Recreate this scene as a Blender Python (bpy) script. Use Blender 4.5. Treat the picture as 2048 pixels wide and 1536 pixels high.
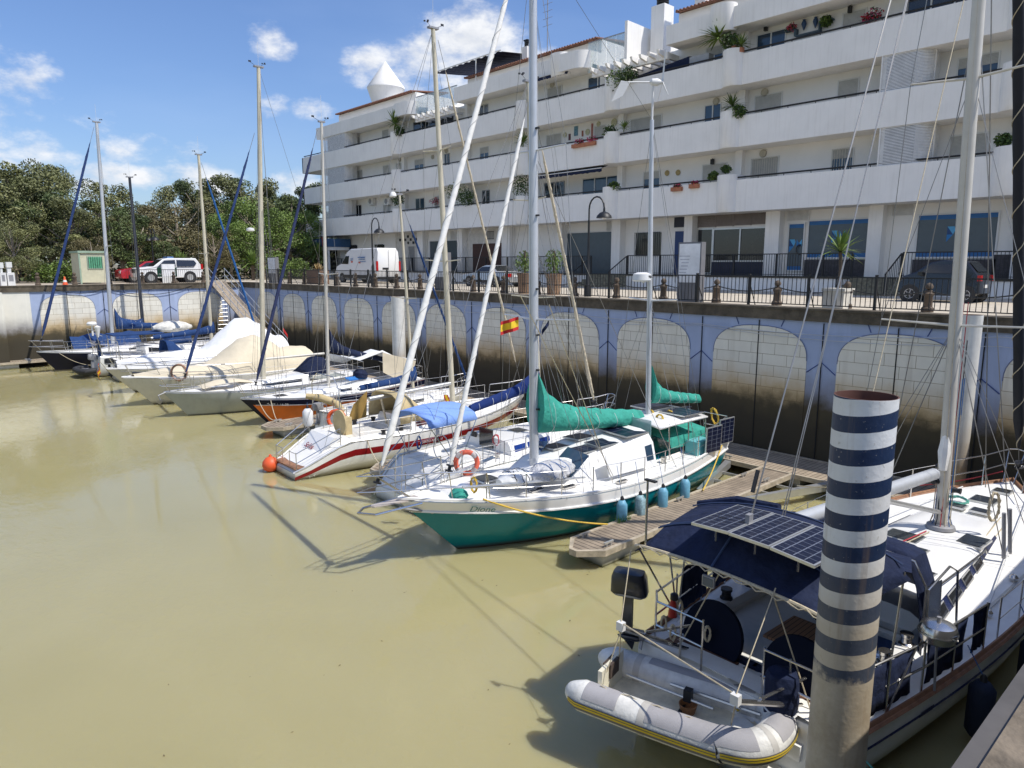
import bpy, bmesh, math, random
from mathutils import Vector, Matrix
random.seed(7)
V=Vector; rad=math.radians; pi=math.pi
sc=bpy.context.scene
for o in list(bpy.data.objects): bpy.data.objects.remove(o)
# ---------------- camera (x runs along the quay wall, y towards the houses, water at z=0)
F=1420.;TH=math.atan(240/F);EYE=6.5;HD=rad(137.7)
cd=bpy.data.cameras.new('camera');cam=bpy.data.objects.new('camera',cd);sc.collection.objects.link(cam);sc.camera=cam
cd.sensor_width=36;cd.lens=F/2048*36;cd.clip_start=.05;cd.clip_end=3000
cam.location=(0,0,EYE);cam.rotation_euler=(pi/2-TH,0,HD-pi/2)
sc.render.resolution_x=1024;sc.render.resolution_y=768
# ---------------- light
SUN_EL=57;SUN_AZ=25          # azimuth measured from +x towards +y
W=bpy.data.worlds.new('World');sc.world=W;W.use_nodes=True
sc.view_settings.view_transform='Standard';sc.view_settings.look='None';sc.view_settings.exposure=0.34;sc.view_settings.gamma=1
sd=bpy.data.lights.new('sun','SUN');sd.energy=3.7;sd.angle=rad(.5);sd.color=(1,.955,.88)
so=bpy.data.objects.new('sun',sd);sc.collection.objects.link(so)
dirs=V((math.cos(rad(SUN_EL))*math.cos(rad(SUN_AZ)),math.cos(rad(SUN_EL))*math.sin(rad(SUN_AZ)),math.sin(rad(SUN_EL))))
so.rotation_euler=dirs.to_track_quat('Z','Y').to_euler()
# ---------------- pixel of the 2048 px photograph -> point on a plane of the place
fw=(math.cos(HD),math.sin(HD));rt=(math.sin(HD),-math.cos(HD))
def ray(x,y):
    u=(x-1024)/F;v=(768-y)/F
    b=math.cos(TH)+v*math.sin(TH);c=-math.sin(TH)+v*math.cos(TH)
    return V((u*rt[0]+b*fw[0],u*rt[1]+b*fw[1],c))
def pz(x,y,h): r=ray(x,y);return V((0,0,EYE))+r*((h-EYE)/r.z)
def py(x,y,Y): r=ray(x,y);return V((0,0,EYE))+r*(Y/r.y)
def px(x,y,X): r=ray(x,y);return V((0,0,EYE))+r*(X/r.x)
# ---------------- world shader: nishita + clouds
def sky():
    nt=W.node_tree;N=nt.nodes;L=nt.links;N.clear()
    out=N.new('ShaderNodeOutputWorld');bg=N.new('ShaderNodeBackground');bg.inputs[1].default_value=.145
    sk=N.new('ShaderNodeTexSky');sk.sky_type='NISHITA';sk.sun_disc=False;sk.sun_elevation=rad(SUN_EL)
    sk.sun_rotation=pi/2-rad(SUN_AZ);sk.air_density=1.25;sk.dust_density=.6;sk.ozone_density=2.2
    tc=N.new('ShaderNodeTexCoord')
    def vm(op,a,b=None):
        n=N.new('ShaderNodeVectorMath');n.operation=op
        if hasattr(a,'links'): L.new(a,n.inputs[0])
        else: n.inputs[0].default_value=a
        if b is not None:
            if hasattr(b,'links'): L.new(b,n.inputs[1])
            else: n.inputs[1].default_value=b
        return n
    def m(op,a,b=0.):
        n=N.new('ShaderNodeMath');n.operation=op
        for i,k in enumerate((a,b)):
            if hasattr(k,'links'): L.new(k,n.inputs[i])
            else: n.inputs[i].default_value=k
        return n.outputs[0]
    D=tc.outputs['Generated']
    blobs=[(-15,245,90,46,.6),(80,300,52,28,.55),(165,245,46,24,.45),(215,222,28,14,.4),(75,180,24,10,.3),(300,300,70,26,.6),(195,368,50,24,.9),(300,355,100,22,.85),
           (400,355,95,26,1.0),(590,368,70,26,1.2),(540,84,36,28,.75),(545,210,28,22,.75),(625,218,40,18,.75),(270,288,56,16,.4),(790,150,80,44,1.05),(760,130,56,34,.9),
           (850,130,110,54,1.1),(960,105,110,70,1.2),(1010,95,60,60,1.1),(-150,120,160,70,.8),(-300,330,260,50,1),(2400,-200,300,160,1.1),(1300,-250,240,80,.8),(1024,2900,10,10,.1)]
    acc=None
    blobs+=[((.1,-1,.42),0,560,360,1.2),((-.42,-1,.75),0,420,300,1.1),((.75,-.8,.5),0,520,330,1.1),((.1,-.7,1.1),0,420,260,1.0)]  # unseen bright clouds added behind the camera to fill-light the facade
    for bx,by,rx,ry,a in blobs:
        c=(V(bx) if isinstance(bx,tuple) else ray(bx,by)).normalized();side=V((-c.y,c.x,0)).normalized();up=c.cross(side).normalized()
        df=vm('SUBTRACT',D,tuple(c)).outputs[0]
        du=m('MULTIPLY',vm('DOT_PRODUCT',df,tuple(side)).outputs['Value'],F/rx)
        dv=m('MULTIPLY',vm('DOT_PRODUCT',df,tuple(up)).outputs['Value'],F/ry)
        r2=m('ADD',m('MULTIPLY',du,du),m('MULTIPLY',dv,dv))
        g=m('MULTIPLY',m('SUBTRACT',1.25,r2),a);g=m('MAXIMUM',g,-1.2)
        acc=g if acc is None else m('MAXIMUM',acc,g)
    mp=N.new('ShaderNodeMapping');mp.inputs['Scale'].default_value=(1,1,1.8);L.new(D,mp.inputs[0])
    n1=N.new('ShaderNodeTexNoise');n1.inputs['Scale'].default_value=16;n1.inputs['Detail'].default_value=9;n1.inputs['Roughness'].default_value=.6;L.new(mp.outputs[0],n1.inputs[0])
    dens=m('ADD',acc,m('MULTIPLY',m('SUBTRACT',n1.outputs[0],.5),5.2))
    mr=N.new('ShaderNodeMapRange');mr.interpolation_type='SMOOTHSTEP';mr.inputs[1].default_value=-.05;mr.inputs[2].default_value=1.8;L.new(dens,mr.inputs[0])
    off=vm('ADD',mp.outputs[0],tuple(dirs*.022)).outputs[0]
    n2=N.new('ShaderNodeTexNoise');n2.inputs['Scale'].default_value=16;n2.inputs['Detail'].default_value=5;L.new(off,n2.inputs[0])
    sh=m('SUBTRACT',n1.outputs[0],n2.outputs[0])
    mr2=N.new('ShaderNodeMapRange');mr2.inputs[1].default_value=-.13;mr2.inputs[2].default_value=.1;mr2.inputs[3].default_value=.62;mr2.inputs[4].default_value=1;L.new(sh,mr2.inputs[0])
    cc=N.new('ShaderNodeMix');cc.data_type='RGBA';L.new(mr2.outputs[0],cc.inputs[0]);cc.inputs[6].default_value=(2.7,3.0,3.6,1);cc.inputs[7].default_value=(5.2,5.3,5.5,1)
    # faint veil of thin cirrus
    n3=N.new('ShaderNodeTexNoise');n3.inputs['Scale'].default_value=2.6;n3.inputs['Detail'].default_value=7
    mp3=N.new('ShaderNodeMapping');mp3.inputs['Scale'].default_value=(1,1,4);L.new(D,mp3.inputs[0]);L.new(mp3.outputs[0],n3.inputs[0])
    veil=N.new('ShaderNodeMapRange');veil.inputs[1].default_value=.45;veil.inputs[2].default_value=.8;veil.inputs[4].default_value=.22;L.new(n3.outputs[0],veil.inputs[0])
    hs=N.new('ShaderNodeMix');hs.data_type='RGBA';hs.blend_type='MULTIPLY';hs.inputs[0].default_value=1;L.new(sk.outputs[0],hs.inputs[6]);hs.inputs[7].default_value=(.5,.585,.79,1)
    base=N.new('ShaderNodeMix');base.data_type='RGBA';L.new(veil.outputs[0],base.inputs[0]);L.new(hs.outputs[2],base.inputs[6]);base.inputs[7].default_value=(2.6,3.5,5.2,1)
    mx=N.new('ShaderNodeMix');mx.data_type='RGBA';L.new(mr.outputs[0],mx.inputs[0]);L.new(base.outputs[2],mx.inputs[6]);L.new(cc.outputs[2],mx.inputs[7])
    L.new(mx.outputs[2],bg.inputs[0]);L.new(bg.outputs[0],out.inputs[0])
sky()
# ---------------- materials
MAT={}
def mat(name,col,rough=.6,metal=0.,var=.12,scale=3.,bump=0.,bscale=40.,spec=.5,coat=0.,alpha=None,stain=None,streak=0.,dist=.004):
    if name in MAT: return MAT[name]
    m=bpy.data.materials.new(name);m.use_nodes=True;nt=m.node_tree;N=nt.nodes;L=nt.links
    b=N['Principled BSDF'];b.inputs['Roughness'].default_value=rough;b.inputs['Metallic'].default_value=metal
    b.inputs['Specular IOR Level'].default_value=spec;b.inputs['Coat Weight'].default_value=coat
    tc=N.new('ShaderNodeTexCoord');geo=N.new('ShaderNodeNewGeometry')
    n=N.new('ShaderNodeTexNoise');n.inputs['Scale'].default_value=scale;n.inputs['Detail'].default_value=6;n.inputs['Roughness'].default_value=.6
    L.new(geo.outputs['Position'],n.inputs[0])
    r=N.new('ShaderNodeMapRange');r.inputs[1].default_value=.3;r.inputs[2].default_value=.7;r.inputs[3].default_value=1-var;r.inputs[4].default_value=1+var;L.new(n.outputs[0],r.inputs[0])
    mx=N.new('ShaderNodeMix');mx.data_type='RGBA';mx.blend_type='MULTIPLY';mx.inputs[0].default_value=1;mx.inputs[6].default_value=(*col,1);L.new(r.outputs[0],mx.inputs[7])
    cur=mx.outputs[2]
    if streak>0:   # rain streaks running down
        mp=N.new('ShaderNodeMapping');mp.inputs['Scale'].default_value=(5,5,.35);L.new(geo.outputs['Position'],mp.inputs[0])
        n2=N.new('ShaderNodeTexNoise');n2.inputs['Scale'].default_value=1.6;n2.inputs['Detail'].default_value=5;L.new(mp.outputs[0],n2.inputs[0])
        r2=N.new('ShaderNodeMapRange');r2.inputs[1].default_value=.5;r2.inputs[2].default_value=.75;r2.inputs[4].default_value=streak;L.new(n2.outputs[0],r2.inputs[0])
        m2=N.new('ShaderNodeMix');m2.data_type='RGBA';L.new(r2.outputs[0],m2.inputs[0]);L.new(cur,m2.inputs[6]);m2.inputs[7].default_value=(col[0]*.45,col[1]*.42,col[2]*.36,1);cur=m2.outputs[2]
    if stain:      # (z0, z1, colour): waterline scum fading out upwards
        sp=N.new('ShaderNodeSeparateXYZ');L.new(geo.outputs['Position'],sp.inputs[0])
        ad=N.new('ShaderNodeMath');ad.operation='MULTIPLY_ADD';L.new(n.outputs[0],ad.inputs[0]);ad.inputs[1].default_value=-(stain[1]-stain[0])*.8;L.new(sp.outputs[2],ad.inputs[2])
        r3=N.new('ShaderNodeMapRange');r3.inputs[1].default_value=stain[0]-(stain[1]-stain[0])*.4;r3.inputs[2].default_value=stain[1]-(stain[1]-stain[0])*.4;r3.inputs[3].default_value=1;r3.inputs[4].default_value=0;L.new(ad.outputs[0],r3.inputs[0])
        m3=N.new('ShaderNodeMix');m3.data_type='RGBA';L.new(r3.outputs[0],m3.inputs[0]);L.new(cur,m3.inputs[6]);m3.inputs[7].default_value=(*stain[2],1);cur=m3.outputs[2]
    L.new(cur,b.inputs['Base Color'])
    if bump>0:
        nb=N.new('ShaderNodeTexNoise');nb.inputs['Scale'].default_value=bscale;nb.inputs['Detail'].default_value=4;L.new(geo.outputs['Position'],nb.inputs[0])
        bp=N.new('ShaderNodeBump');bp.inputs['Strength'].default_value=bump;bp.inputs['Distance'].default_value=dist*5;L.new(nb.outputs[0],bp.inputs['Height']);L.new(bp.outputs[0],b.inputs['Normal'])
    if alpha is not None:
        b.inputs['Alpha'].default_value=alpha
    MAT[name]=m;return m
SC=(.1,.085,.04)
white=mat('gelcoat_white',(.83,.82,.79),.22,var=.05,scale=1.5,coat=.3)
deckw=mat('deck_white',(.82,.8,.75),.5,var=.07,scale=4,bump=.15,bscale=120)
hullw=mat('hull_white',(.8,.79,.74),.2,var=.06,scale=1.2,coat=.3,stain=(.03,.28,SC),streak=.12)
hullteal=mat('hull_teal',(.003,.19,.225),.18,var=.12,scale=1,coat=.12,spec=.35,stain=(.02,.14,(.09,.06,.035)))
hullgrey=mat('hull_grey',(.33,.35,.31),.35,var=.06,stain=(.0,.1,SC),streak=.1)
hullnavy=mat('hull_navy',(.004,.006,.022),.3,var=.1,spec=.3,stain=(.02,.12,(.25,.22,.14)))
hullorange=mat('hull_orange',(.75,.17,.02),.3,var=.1,stain=(.02,.1,(.02,.02,.02)))
hullcream=mat('hull_cream',(.55,.53,.44),.2,var=.05,coat=.3,stain=(.02,.2,SC),streak=.15)
stripered=mat('stripe_red',(.25,.008,.012),.25,var=.1)
stripeblue=mat('stripe_navy',(.012,.02,.07),.25)
teak=mat('teak',(.27,.13,.065),.6,var=.25,scale=9,bump=.2)
teakd=mat('teak_dark',(.13,.06,.035),.55,var=.25,scale=9)
wood=mat('grey_planks',(.3,.245,.18),.85,var=.3,scale=5,bump=.4,bscale=60)
alu=mat('alloy',(.62,.62,.6),.38,.75,var=.08)
aluw=mat('mast_white',(.6,.57,.5),.4,.1,var=.06,streak=.15)
alug=mat('mast_grey',(.58,.6,.62),.38,.35,var=.06,streak=.12)
alub=mat('mast_beige',(.6,.55,.42),.5,.05,var=.1,streak=.2)
mastblk=mat('mast_dark',(.035,.04,.055),.45,.2,var=.2)
steel=mat('stainless',(.62,.6,.57),.22,.95,var=.05)
wire=mat('rigging_wire',(.3,.29,.27),.4,.6,var=.1)
rope=mat('rope_beige',(.5,.43,.3),.9,var=.2,scale=30)
ropey=mat('rope_yellow',(.62,.42,.06),.8,var=.25,scale=30)
ropeg=mat('rope_green',(.1,.35,.28),.8,var=.25)
roper=mat('rope_red',(.45,.05,.06),.8,var=.25)
ropeb=mat('rope_blue',(.04,.12,.3),.8,var=.25)
black=mat('black_plastic',(.018,.018,.02),.45)
rubber=mat('rubber',(.025,.025,.027),.7)
navy=mat('navy_canvas',(.012,.019,.05),.85,var=.28,scale=4,bump=.9,bscale=4.5,spec=.25,dist=.012)
navyl=mat('navy_canvas_trim',(.05,.075,.15),.85,spec=.25)
bluec=mat('blue_canvas',(.018,.05,.15),.85,var=.2,bump=.6,bscale=6,spec=.25,dist=.012)
skyc=mat('light_blue_canvas',(.21,.34,.68),.85,var=.06,scale=2,bump=.4,bscale=5,spec=.2,dist=.01)
brightc=mat('bright_blue_canvas',(.02,.15,.45),.8,var=.1)
tealc=mat('teal_canvas',(.045,.31,.24),.8,var=.15,scale=4,bump=.7,bscale=5,spec=.25,dist=.02)
tand=mat('tan_canvas',(.5,.4,.22),.85,var=.12,bump=.5,bscale=6,spec=.2,dist=.012)
cream=mat('cream_cover',(.66,.58,.43),.8,var=.05,bump=.5,bscale=1.6,spec=.25,dist=.02)
whitec=mat('white_tarp',(.76,.76,.75),.75,var=.05,bump=.5,bscale=1.8,spec=.25,dist=.02)
greyc=mat('grey_tarp',(.5,.5,.51),.75,var=.1,bump=1,bscale=6,spec=.25,dist=.03)
sailw=mat('sailcloth',(.86,.84,.79),.75,var=.06,scale=4,bump=.35,bscale=6,spec=.2,dist=.008)
seamm=mat('sail_seam',(.5,.49,.46),.85)
sailt=mat('sailcloth_tan',(.6,.52,.38),.8,var=.12,scale=4,bump=.6,bscale=9,spec=.2,dist=.015)
glassd=mat('dark_glass',(.02,.022,.025),.06,var=.1,spec=.8)
glassb=mat('blue_glass',(.03,.06,.1),.08,var=.1,spec=.8)
orangep=mat('orange_plastic',(.75,.11,.03),.5,var=.08)
lbuoy=mat('fender_blue',(.14,.36,.5),.5,var=.15,scale=10)
navyf=mat('fender_navy',(.01,.018,.04),.8,bump=.4)
red=mat('red_paint',(.4,.015,.02),.35)
yellow=mat('yellow_paint',(.7,.5,.03),.5)
foam=mat('white_plastic',(.7,.7,.68),.45,var=.05)
tubeg=mat('tube_grey',(.36,.35,.36),.75,var=.1,bump=.3,bscale=150)
tubew=mat('tube_white',(.68,.67,.63),.55,var=.16,scale=5,streak=.3,bump=.3,bscale=25)
concrete=mat('concrete',(.24,.2,.15),.9,var=.25,scale=2.5,bump=.6,bscale=25,streak=.2)
coping=mat('coping_concrete',(.095,.078,.055),.95,var=.45,scale=3,bump=.8,bscale=20)
ironb=mat('black_iron',(.012,.013,.014),.5)
rust=mat('rusty_iron',(.16,.07,.035),.9,var=.3,bump=.5)
terraw=mat('terracotta',(.42,.17,.09),.85,var=.25)
plaster=mat('white_plaster',(.86,.84,.8),.85,var=.05,scale=.7,bump=.25,bscale=30,streak=.14,spec=.25)
plasterw=mat('white_plaster_wall',(.85,.83,.79),.85,var=.04,scale=.7,bump=.25,bscale=30,spec=.25)
shutter=mat('shutter_grey',(.55,.54,.5),.7)
greyd=mat('grey_metal',(.3,.3,.31),.5,.3)
bark=mat('bark',(.12,.09,.065),.95,var=.3,scale=6,bump=.7,bscale=20)
def slats(name,col,gap,freq,axis=2,rough=.6,frac=.2):
    m=mat(name,col,rough,var=.3 if 'plank' in name else .12);nt=m.node_tree;N=nt.nodes;L=nt.links;b=N['Principled BSDF']
    src=b.inputs['Base Color'].links[0].from_socket
    geo=N.new('ShaderNodeNewGeometry');sp=N.new('ShaderNodeSeparateXYZ');L.new(geo.outputs['Position'],sp.inputs[0])
    f=N.new('ShaderNodeMath');f.operation='MULTIPLY';f.inputs[1].default_value=freq;L.new(sp.outputs[axis],f.inputs[0])
    g=N.new('ShaderNodeMath');g.operation='FRACT';L.new(f.outputs[0],g.inputs[0])
    h=N.new('ShaderNodeMath');h.operation='LESS_THAN';h.inputs[1].default_value=frac;L.new(g.outputs[0],h.inputs[0])
    mx=N.new('ShaderNodeMix');mx.data_type='RGBA';L.new(h.outputs[0],mx.inputs[0]);L.new(src,mx.inputs[6]);mx.inputs[7].default_value=(*gap,1)
    L.new(mx.outputs[2],b.inputs['Base Color']);return m
shut=slats('roller_shutter',(.5,.49,.45),(.28,.27,.25),18)
planky=slats('deck_planks_y',(.27,.215,.155),(.03,.022,.016),7,axis=1,rough=.85,frac=.14)
plankx=slats('deck_planks_x',(.33,.265,.19),(.06,.045,.03),7,axis=0,rough=.85,frac=.12)
teakx=slats('teak_slats',(.36,.2,.11),(.1,.055,.03),14,axis=0,rough=.6,frac=.18)
# ---------------- mesh builder (world coordinates)
ROOTLOC={}
class B:
    def __init__(s): s.v=[];s.f=[];s.m=[];s.mats=[];s.smooth=[]
    def mi(s,m):
        if m is None: return 0
        if m not in s.mats: s.mats.append(m)
        return s.mats.index(m)
    def face(s,idx,m=None,sm=False): s.f.append(tuple(idx));s.m.append(s.mi(m));s.smooth.append(sm)
    def poly(s,pts,m=None):
        k=len(s.v);s.v+= [V(p) for p in pts];s.face(range(k,k+len(pts)),m);return s
    def box(s,a,b,m=None):
        (x0,y0,z0),(x1,y1,z1)=a,b;k=len(s.v)
        s.v+=[V(p) for p in [(x0,y0,z0),(x1,y0,z0),(x1,y1,z0),(x0,y1,z0),(x0,y0,z1),(x1,y0,z1),(x1,y1,z1),(x0,y1,z1)]]
        for q in [(0,3,2,1),(4,5,6,7),(0,1,5,4),(1,2,6,5),(2,3,7,6),(3,0,4,7)]: s.face([k+i for i in q],m)
        return s
    def obox(s,c,ax,ay,az,m=None):   # centre and three half-axis vectors
        c,ax,ay,az=map(V,(c,ax,ay,az));k=len(s.v)
        s.v+=[c+ax*i+ay*j+az*l for l in(-1,1) for i,j in((-1,-1),(1,-1),(1,1),(-1,1))]
        for q in [(0,3,2,1),(4,5,6,7),(0,1,5,4),(1,2,6,5),(2,3,7,6),(3,0,4,7)]: s.face([k+i for i in q],m)
        return s
    def loft(s,rings,closed=True,m=None,cap=True,sm=True,rowm=None):
        k=len(s.v);n=len(rings[0])
        for r in rings: s.v+=[V(p) for p in r]
        for i in range(len(rings)-1):
            for j in range(n if closed else n-1):
                a=k+i*n+j;b=k+i*n+(j+1)%n
                s.face((a,b,b+n,a+n),(rowm(i,j) if rowm else m),sm)
        if cap and closed:
            s.face([k+j for j in range(n)][::-1],m if not rowm else rowm(0,0));s.face([k+(len(rings)-1)*n+j for j in range(n)],m if not rowm else rowm(len(rings)-2,0))
        return s
    def tube(s,pts,r,n=6,m=None,cap=True,flat=1.):
        pts=[V(p) for p in pts];R=r if isinstance(r,(list,tuple)) else [r]*len(pts);rings=[]
        ref=None
        for i,p in enumerate(pts):
            t=(pts[min(i+1,len(pts)-1)]-pts[max(i-1,0)]).normalized()
            if ref is None: ref=V((0,0,1)) if abs(t.z)<.9 else V((1,0,0))
            a=t.cross(ref).normalized();b=a.cross(t).normalized();ref=b
            rings.append([p+a*math.cos(q*2*pi/n)*R[i]+b*math.sin(q*2*pi/n)*R[i]*flat for q in range(n)])
        return s.loft(rings,True,m,cap)
    def lathe(s,o,prof,n=16,m=None,axis=(0,0,1),cap=True):
        o=V(o);ax=V(axis).normalized();a=ax.cross(V((0,1,0)) if abs(ax.y)<.9 else V((1,0,0))).normalized();b=ax.cross(a)
        return s.loft([[o+ax*h+(a*math.cos(q*2*pi/n)+b*math.sin(q*2*pi/n))*max(r,1e-4) for q in range(n)] for r,h in prof],True,m,cap)
    def prism(s,pts,ext,m=None):
        pts=[V(p) for p in pts];e=V(ext);k=len(s.v);n=len(pts);s.v+=pts+[p+e for p in pts]
        s.face([k+i for i in range(n)][::-1],m);s.face([k+n+i for i in range(n)],m)
        for i in range(n): s.face((k+i,k+(i+1)%n,k+n+(i+1)%n,k+n+i),m)
        return s
def obj(name,b,m=None,parent=None,label=None,cat=None,group=None,kind=None,origin=None,smooth=None):
    me=bpy.data.meshes.new(name)
    o0=V((0,0,0))
    p=parent
    while p is not None and p.parent is not None: p=p.parent
    if p is not None: o0=V(ROOTLOC.get(p.name,(0,0,0)))
    elif origin is not None: o0=V(origin)
    me.from_pydata([tuple(v-o0) for v in b.v],[],b.f)
    ms=b.mats if b.mats else ([m] if m else [])
    if m is not None and b.mats and None in b.mats: pass
    for q in ms: me.materials.append(q if q is not None else m)
    if b.mats: me.polygons.foreach_set('material_index',b.m)
    me.polygons.foreach_set('use_smooth',b.smooth if smooth is None else [smooth]*len(b.f))
    bm=bmesh.new();bm.from_mesh(me);bmesh.ops.recalc_face_normals(bm,faces=bm.faces);bm.to_mesh(me);bm.free()
    me.update()
    ob=bpy.data.objects.new(name,me);sc.collection.objects.link(ob)
    if smooth is None or smooth:
        try: me.set_sharp_from_angle(angle=rad(38))
        except Exception: pass
    if parent is not None: ob.parent=parent
    elif origin is not None: ob.location=o0;ROOTLOC[ob.name]=tuple(o0)
    if label: ob['label']=label
    if cat: ob['category']=cat
    if group: ob['group']=group
    if kind: ob['kind']=kind
    return ob
def thing(name,label,cat,loc,group=None):
    o=bpy.data.objects.new(name,None);sc.collection.objects.link(o);o.location=loc;o.empty_display_size=.2
    ROOTLOC[o.name]=tuple(loc);o['label']=label;o['category']=cat
    if group:o['group']=group
    return o
def struct(name,b,m=None,**k): return obj(name,b,m,kind='structure',**k)
def dup(o,loc,rz=0,scale=None,label=None,parent=None,group=None):
    c=o.copy();sc.collection.objects.link(c)
    if parent is None:
        c.location=loc;c.rotation_euler=(0,0,rz)
        if scale: c.scale=scale if isinstance(scale,(tuple,list)) else (scale,)*3
        if label:c['label']=label
        if group:c['group']=group
    else: c.parent=parent
    for ch in list(o.children): dup(ch,None,parent=c)
    return c
def catenary(a,b,sag,n=10):
    a,b=V(a),V(b);return [a.lerp(b,i/n)-V((0,0,sag*4*(i/n)*(1-i/n))) for i in range(n+1)]
def textmesh(txt,size,origin,xdir,ydir,ext=.004,m=None,font_shear=0.):
    cu=bpy.data.curves.new('txt','FONT');cu.body=txt;cu.size=size;cu.extrude=ext;cu.shear=font_shear
    t=bpy.data.objects.new('txt',cu);sc.collection.objects.link(t);bpy.context.view_layer.update()
    me=bpy.data.meshes.new_from_object(t);bpy.data.objects.remove(t)
    x=V(xdir).normalized();y=V(ydir);y=(y-x*y.dot(x)).normalized();z=x.cross(y);o=V(origin)
    b=B();b.v=[o+x*v.co.x+y*v.co.y+z*v.co.z for v in me.vertices]
    for p in me.polygons: b.face(list(p.vertices),m)
    bpy.data.meshes.remove(me);return b
# ================= WATER, GROUND, QUAY WALLS
QZ=5.1;WY=21.7;WX=-54.5
def water():
    m=bpy.data.materials.new('muddy_water');m.use_nodes=True;nt=m.node_tree;N=nt.nodes;L=nt.links;b=N['Principled BSDF']
    b.inputs['Roughness'].default_value=.045;b.inputs['IOR'].default_value=1.333;b.inputs['Specular IOR Level'].default_value=.8;b.inputs['Subsurface Weight'].default_value=.85;b.inputs['Subsurface Radius'].default_value=(.6,.5,.3);b.inputs['Subsurface Scale'].default_value=1.3
    g=N.new('ShaderNodeNewGeometry')
    n=N.new('ShaderNodeTexNoise');n.inputs['Scale'].default_value=.16;n.inputs['Detail'].default_value=4;n.inputs['Distortion'].default_value=1.2;L.new(g.outputs['Position'],n.inputs[0])
    mx=N.new('ShaderNodeMix');mx.data_type='RGBA';L.new(n.outputs[0],mx.inputs[0]);mx.inputs[6].default_value=(.325,.288,.134,1);mx.inputs[7].default_value=(.4,.357,.188,1);L.new(mx.outputs[2],b.inputs['Base Color'])
    hs=[]
    for sc_,st,dist in ((1.1,.38,.6),(4.2,.2,1.),(13,.03,.4)):
        mp=N.new('ShaderNodeMapping');mp.inputs['Rotation'].default_value=(0,0,rad(35));mp.inputs['Scale'].default_value=(1,1.7,1);L.new(g.outputs['Position'],mp.inputs[0])
        t=N.new('ShaderNodeTexNoise');t.inputs['Scale'].default_value=sc_;t.inputs['Detail'].default_value=3;t.inputs['Distortion'].default_value=dist;L.new(mp.outputs[0],t.inputs[0])
        q=N.new('ShaderNodeMath');q.operation='MULTIPLY';q.inputs[1].default_value=st;L.new(t.outputs[0],q.inputs[0]);hs.append(q.outputs[0])
    big=N.new('ShaderNodeTexNoise');big.inputs['Scale'].default_value=.13;big.inputs['Detail'].default_value=3;L.new(g.outputs['Position'],big.inputs[0])
    br=N.new('ShaderNodeMapRange');br.inputs[1].default_value=.4;br.inputs[2].default_value=.65;br.inputs[3].default_value=.18;br.inputs[4].default_value=1.3;L.new(big.outputs[0],br.inputs[0])
    s=N.new('ShaderNodeMath');s.operation='ADD';L.new(hs[0],s.inputs[0]);L.new(hs[1],s.inputs[1])
    s2=N.new('ShaderNodeMath');s2.operation='ADD';L.new(s.outputs[0],s2.inputs[0]);L.new(hs[2],s2.inputs[1])
    s3=N.new('ShaderNodeMath');s3.operation='MULTIPLY';L.new(s2.outputs[0],s3.inputs[0]);L.new(br.outputs[0],s3.inputs[1])
    bp=N.new('ShaderNodeBump');bp.inputs['Strength'].default_value=.3;bp.inputs['Distance'].default_value=.1;L.new(s3.outputs[0],bp.inputs['Height']);L.new(bp.outputs[0],b.inputs['Normal'])
    b_=B();b_.poly([(-54.6,-160,0),(-.3,-160,0),(-.3,21.9,0),(-54.6,21.9,0)]);b_.poly([(-300,-160,0),(-54.6,-160,0),(-54.6,-25,0),(-300,-25,0)])
    return struct('water',b_,m)
water()
# ground sheet beyond the basin, reaching to the horizon
earth=mat('earth',(.2,.17,.11),.95,var=.35,scale=.4,bump=.5,bscale=3)
g=B()
g.poly([(-1500,22.3,QZ-.03),(1500,22.3,QZ-.03),(1500,1500,QZ-.03),(-1500,1500,QZ-.03)])
g.poly([(-1500,-24.9,QZ-.03),(-55.1,-24.9,QZ-.03),(-55.1,22.3,QZ-.03),(-1500,22.3,QZ-.03)])
g.poly([(-.1,-1500,QZ-.03),(1500,-1500,QZ-.03),(1500,22.3,QZ-.03),(-.1,22.3,QZ-.03)])
struct('ground',g,earth)
asph=mat('road_paving',(.5,.44,.35),.9,var=.14,scale=1.2,bump=.4,bscale=30)
b=B();b.box((-110,22.2,QZ-.02),(20,31.0,QZ));b.box((-110,31.0,QZ-.02),(20,34.6,QZ+.012));struct('road',b,asph)
b=B();b.box((-75,-24.9,QZ-.02),(-55.0,22.2,QZ));struct('pavement',b,mat('far_quay_paving',(.42,.36,.28),.9,var=.2,scale=1,bump=.4))
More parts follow.
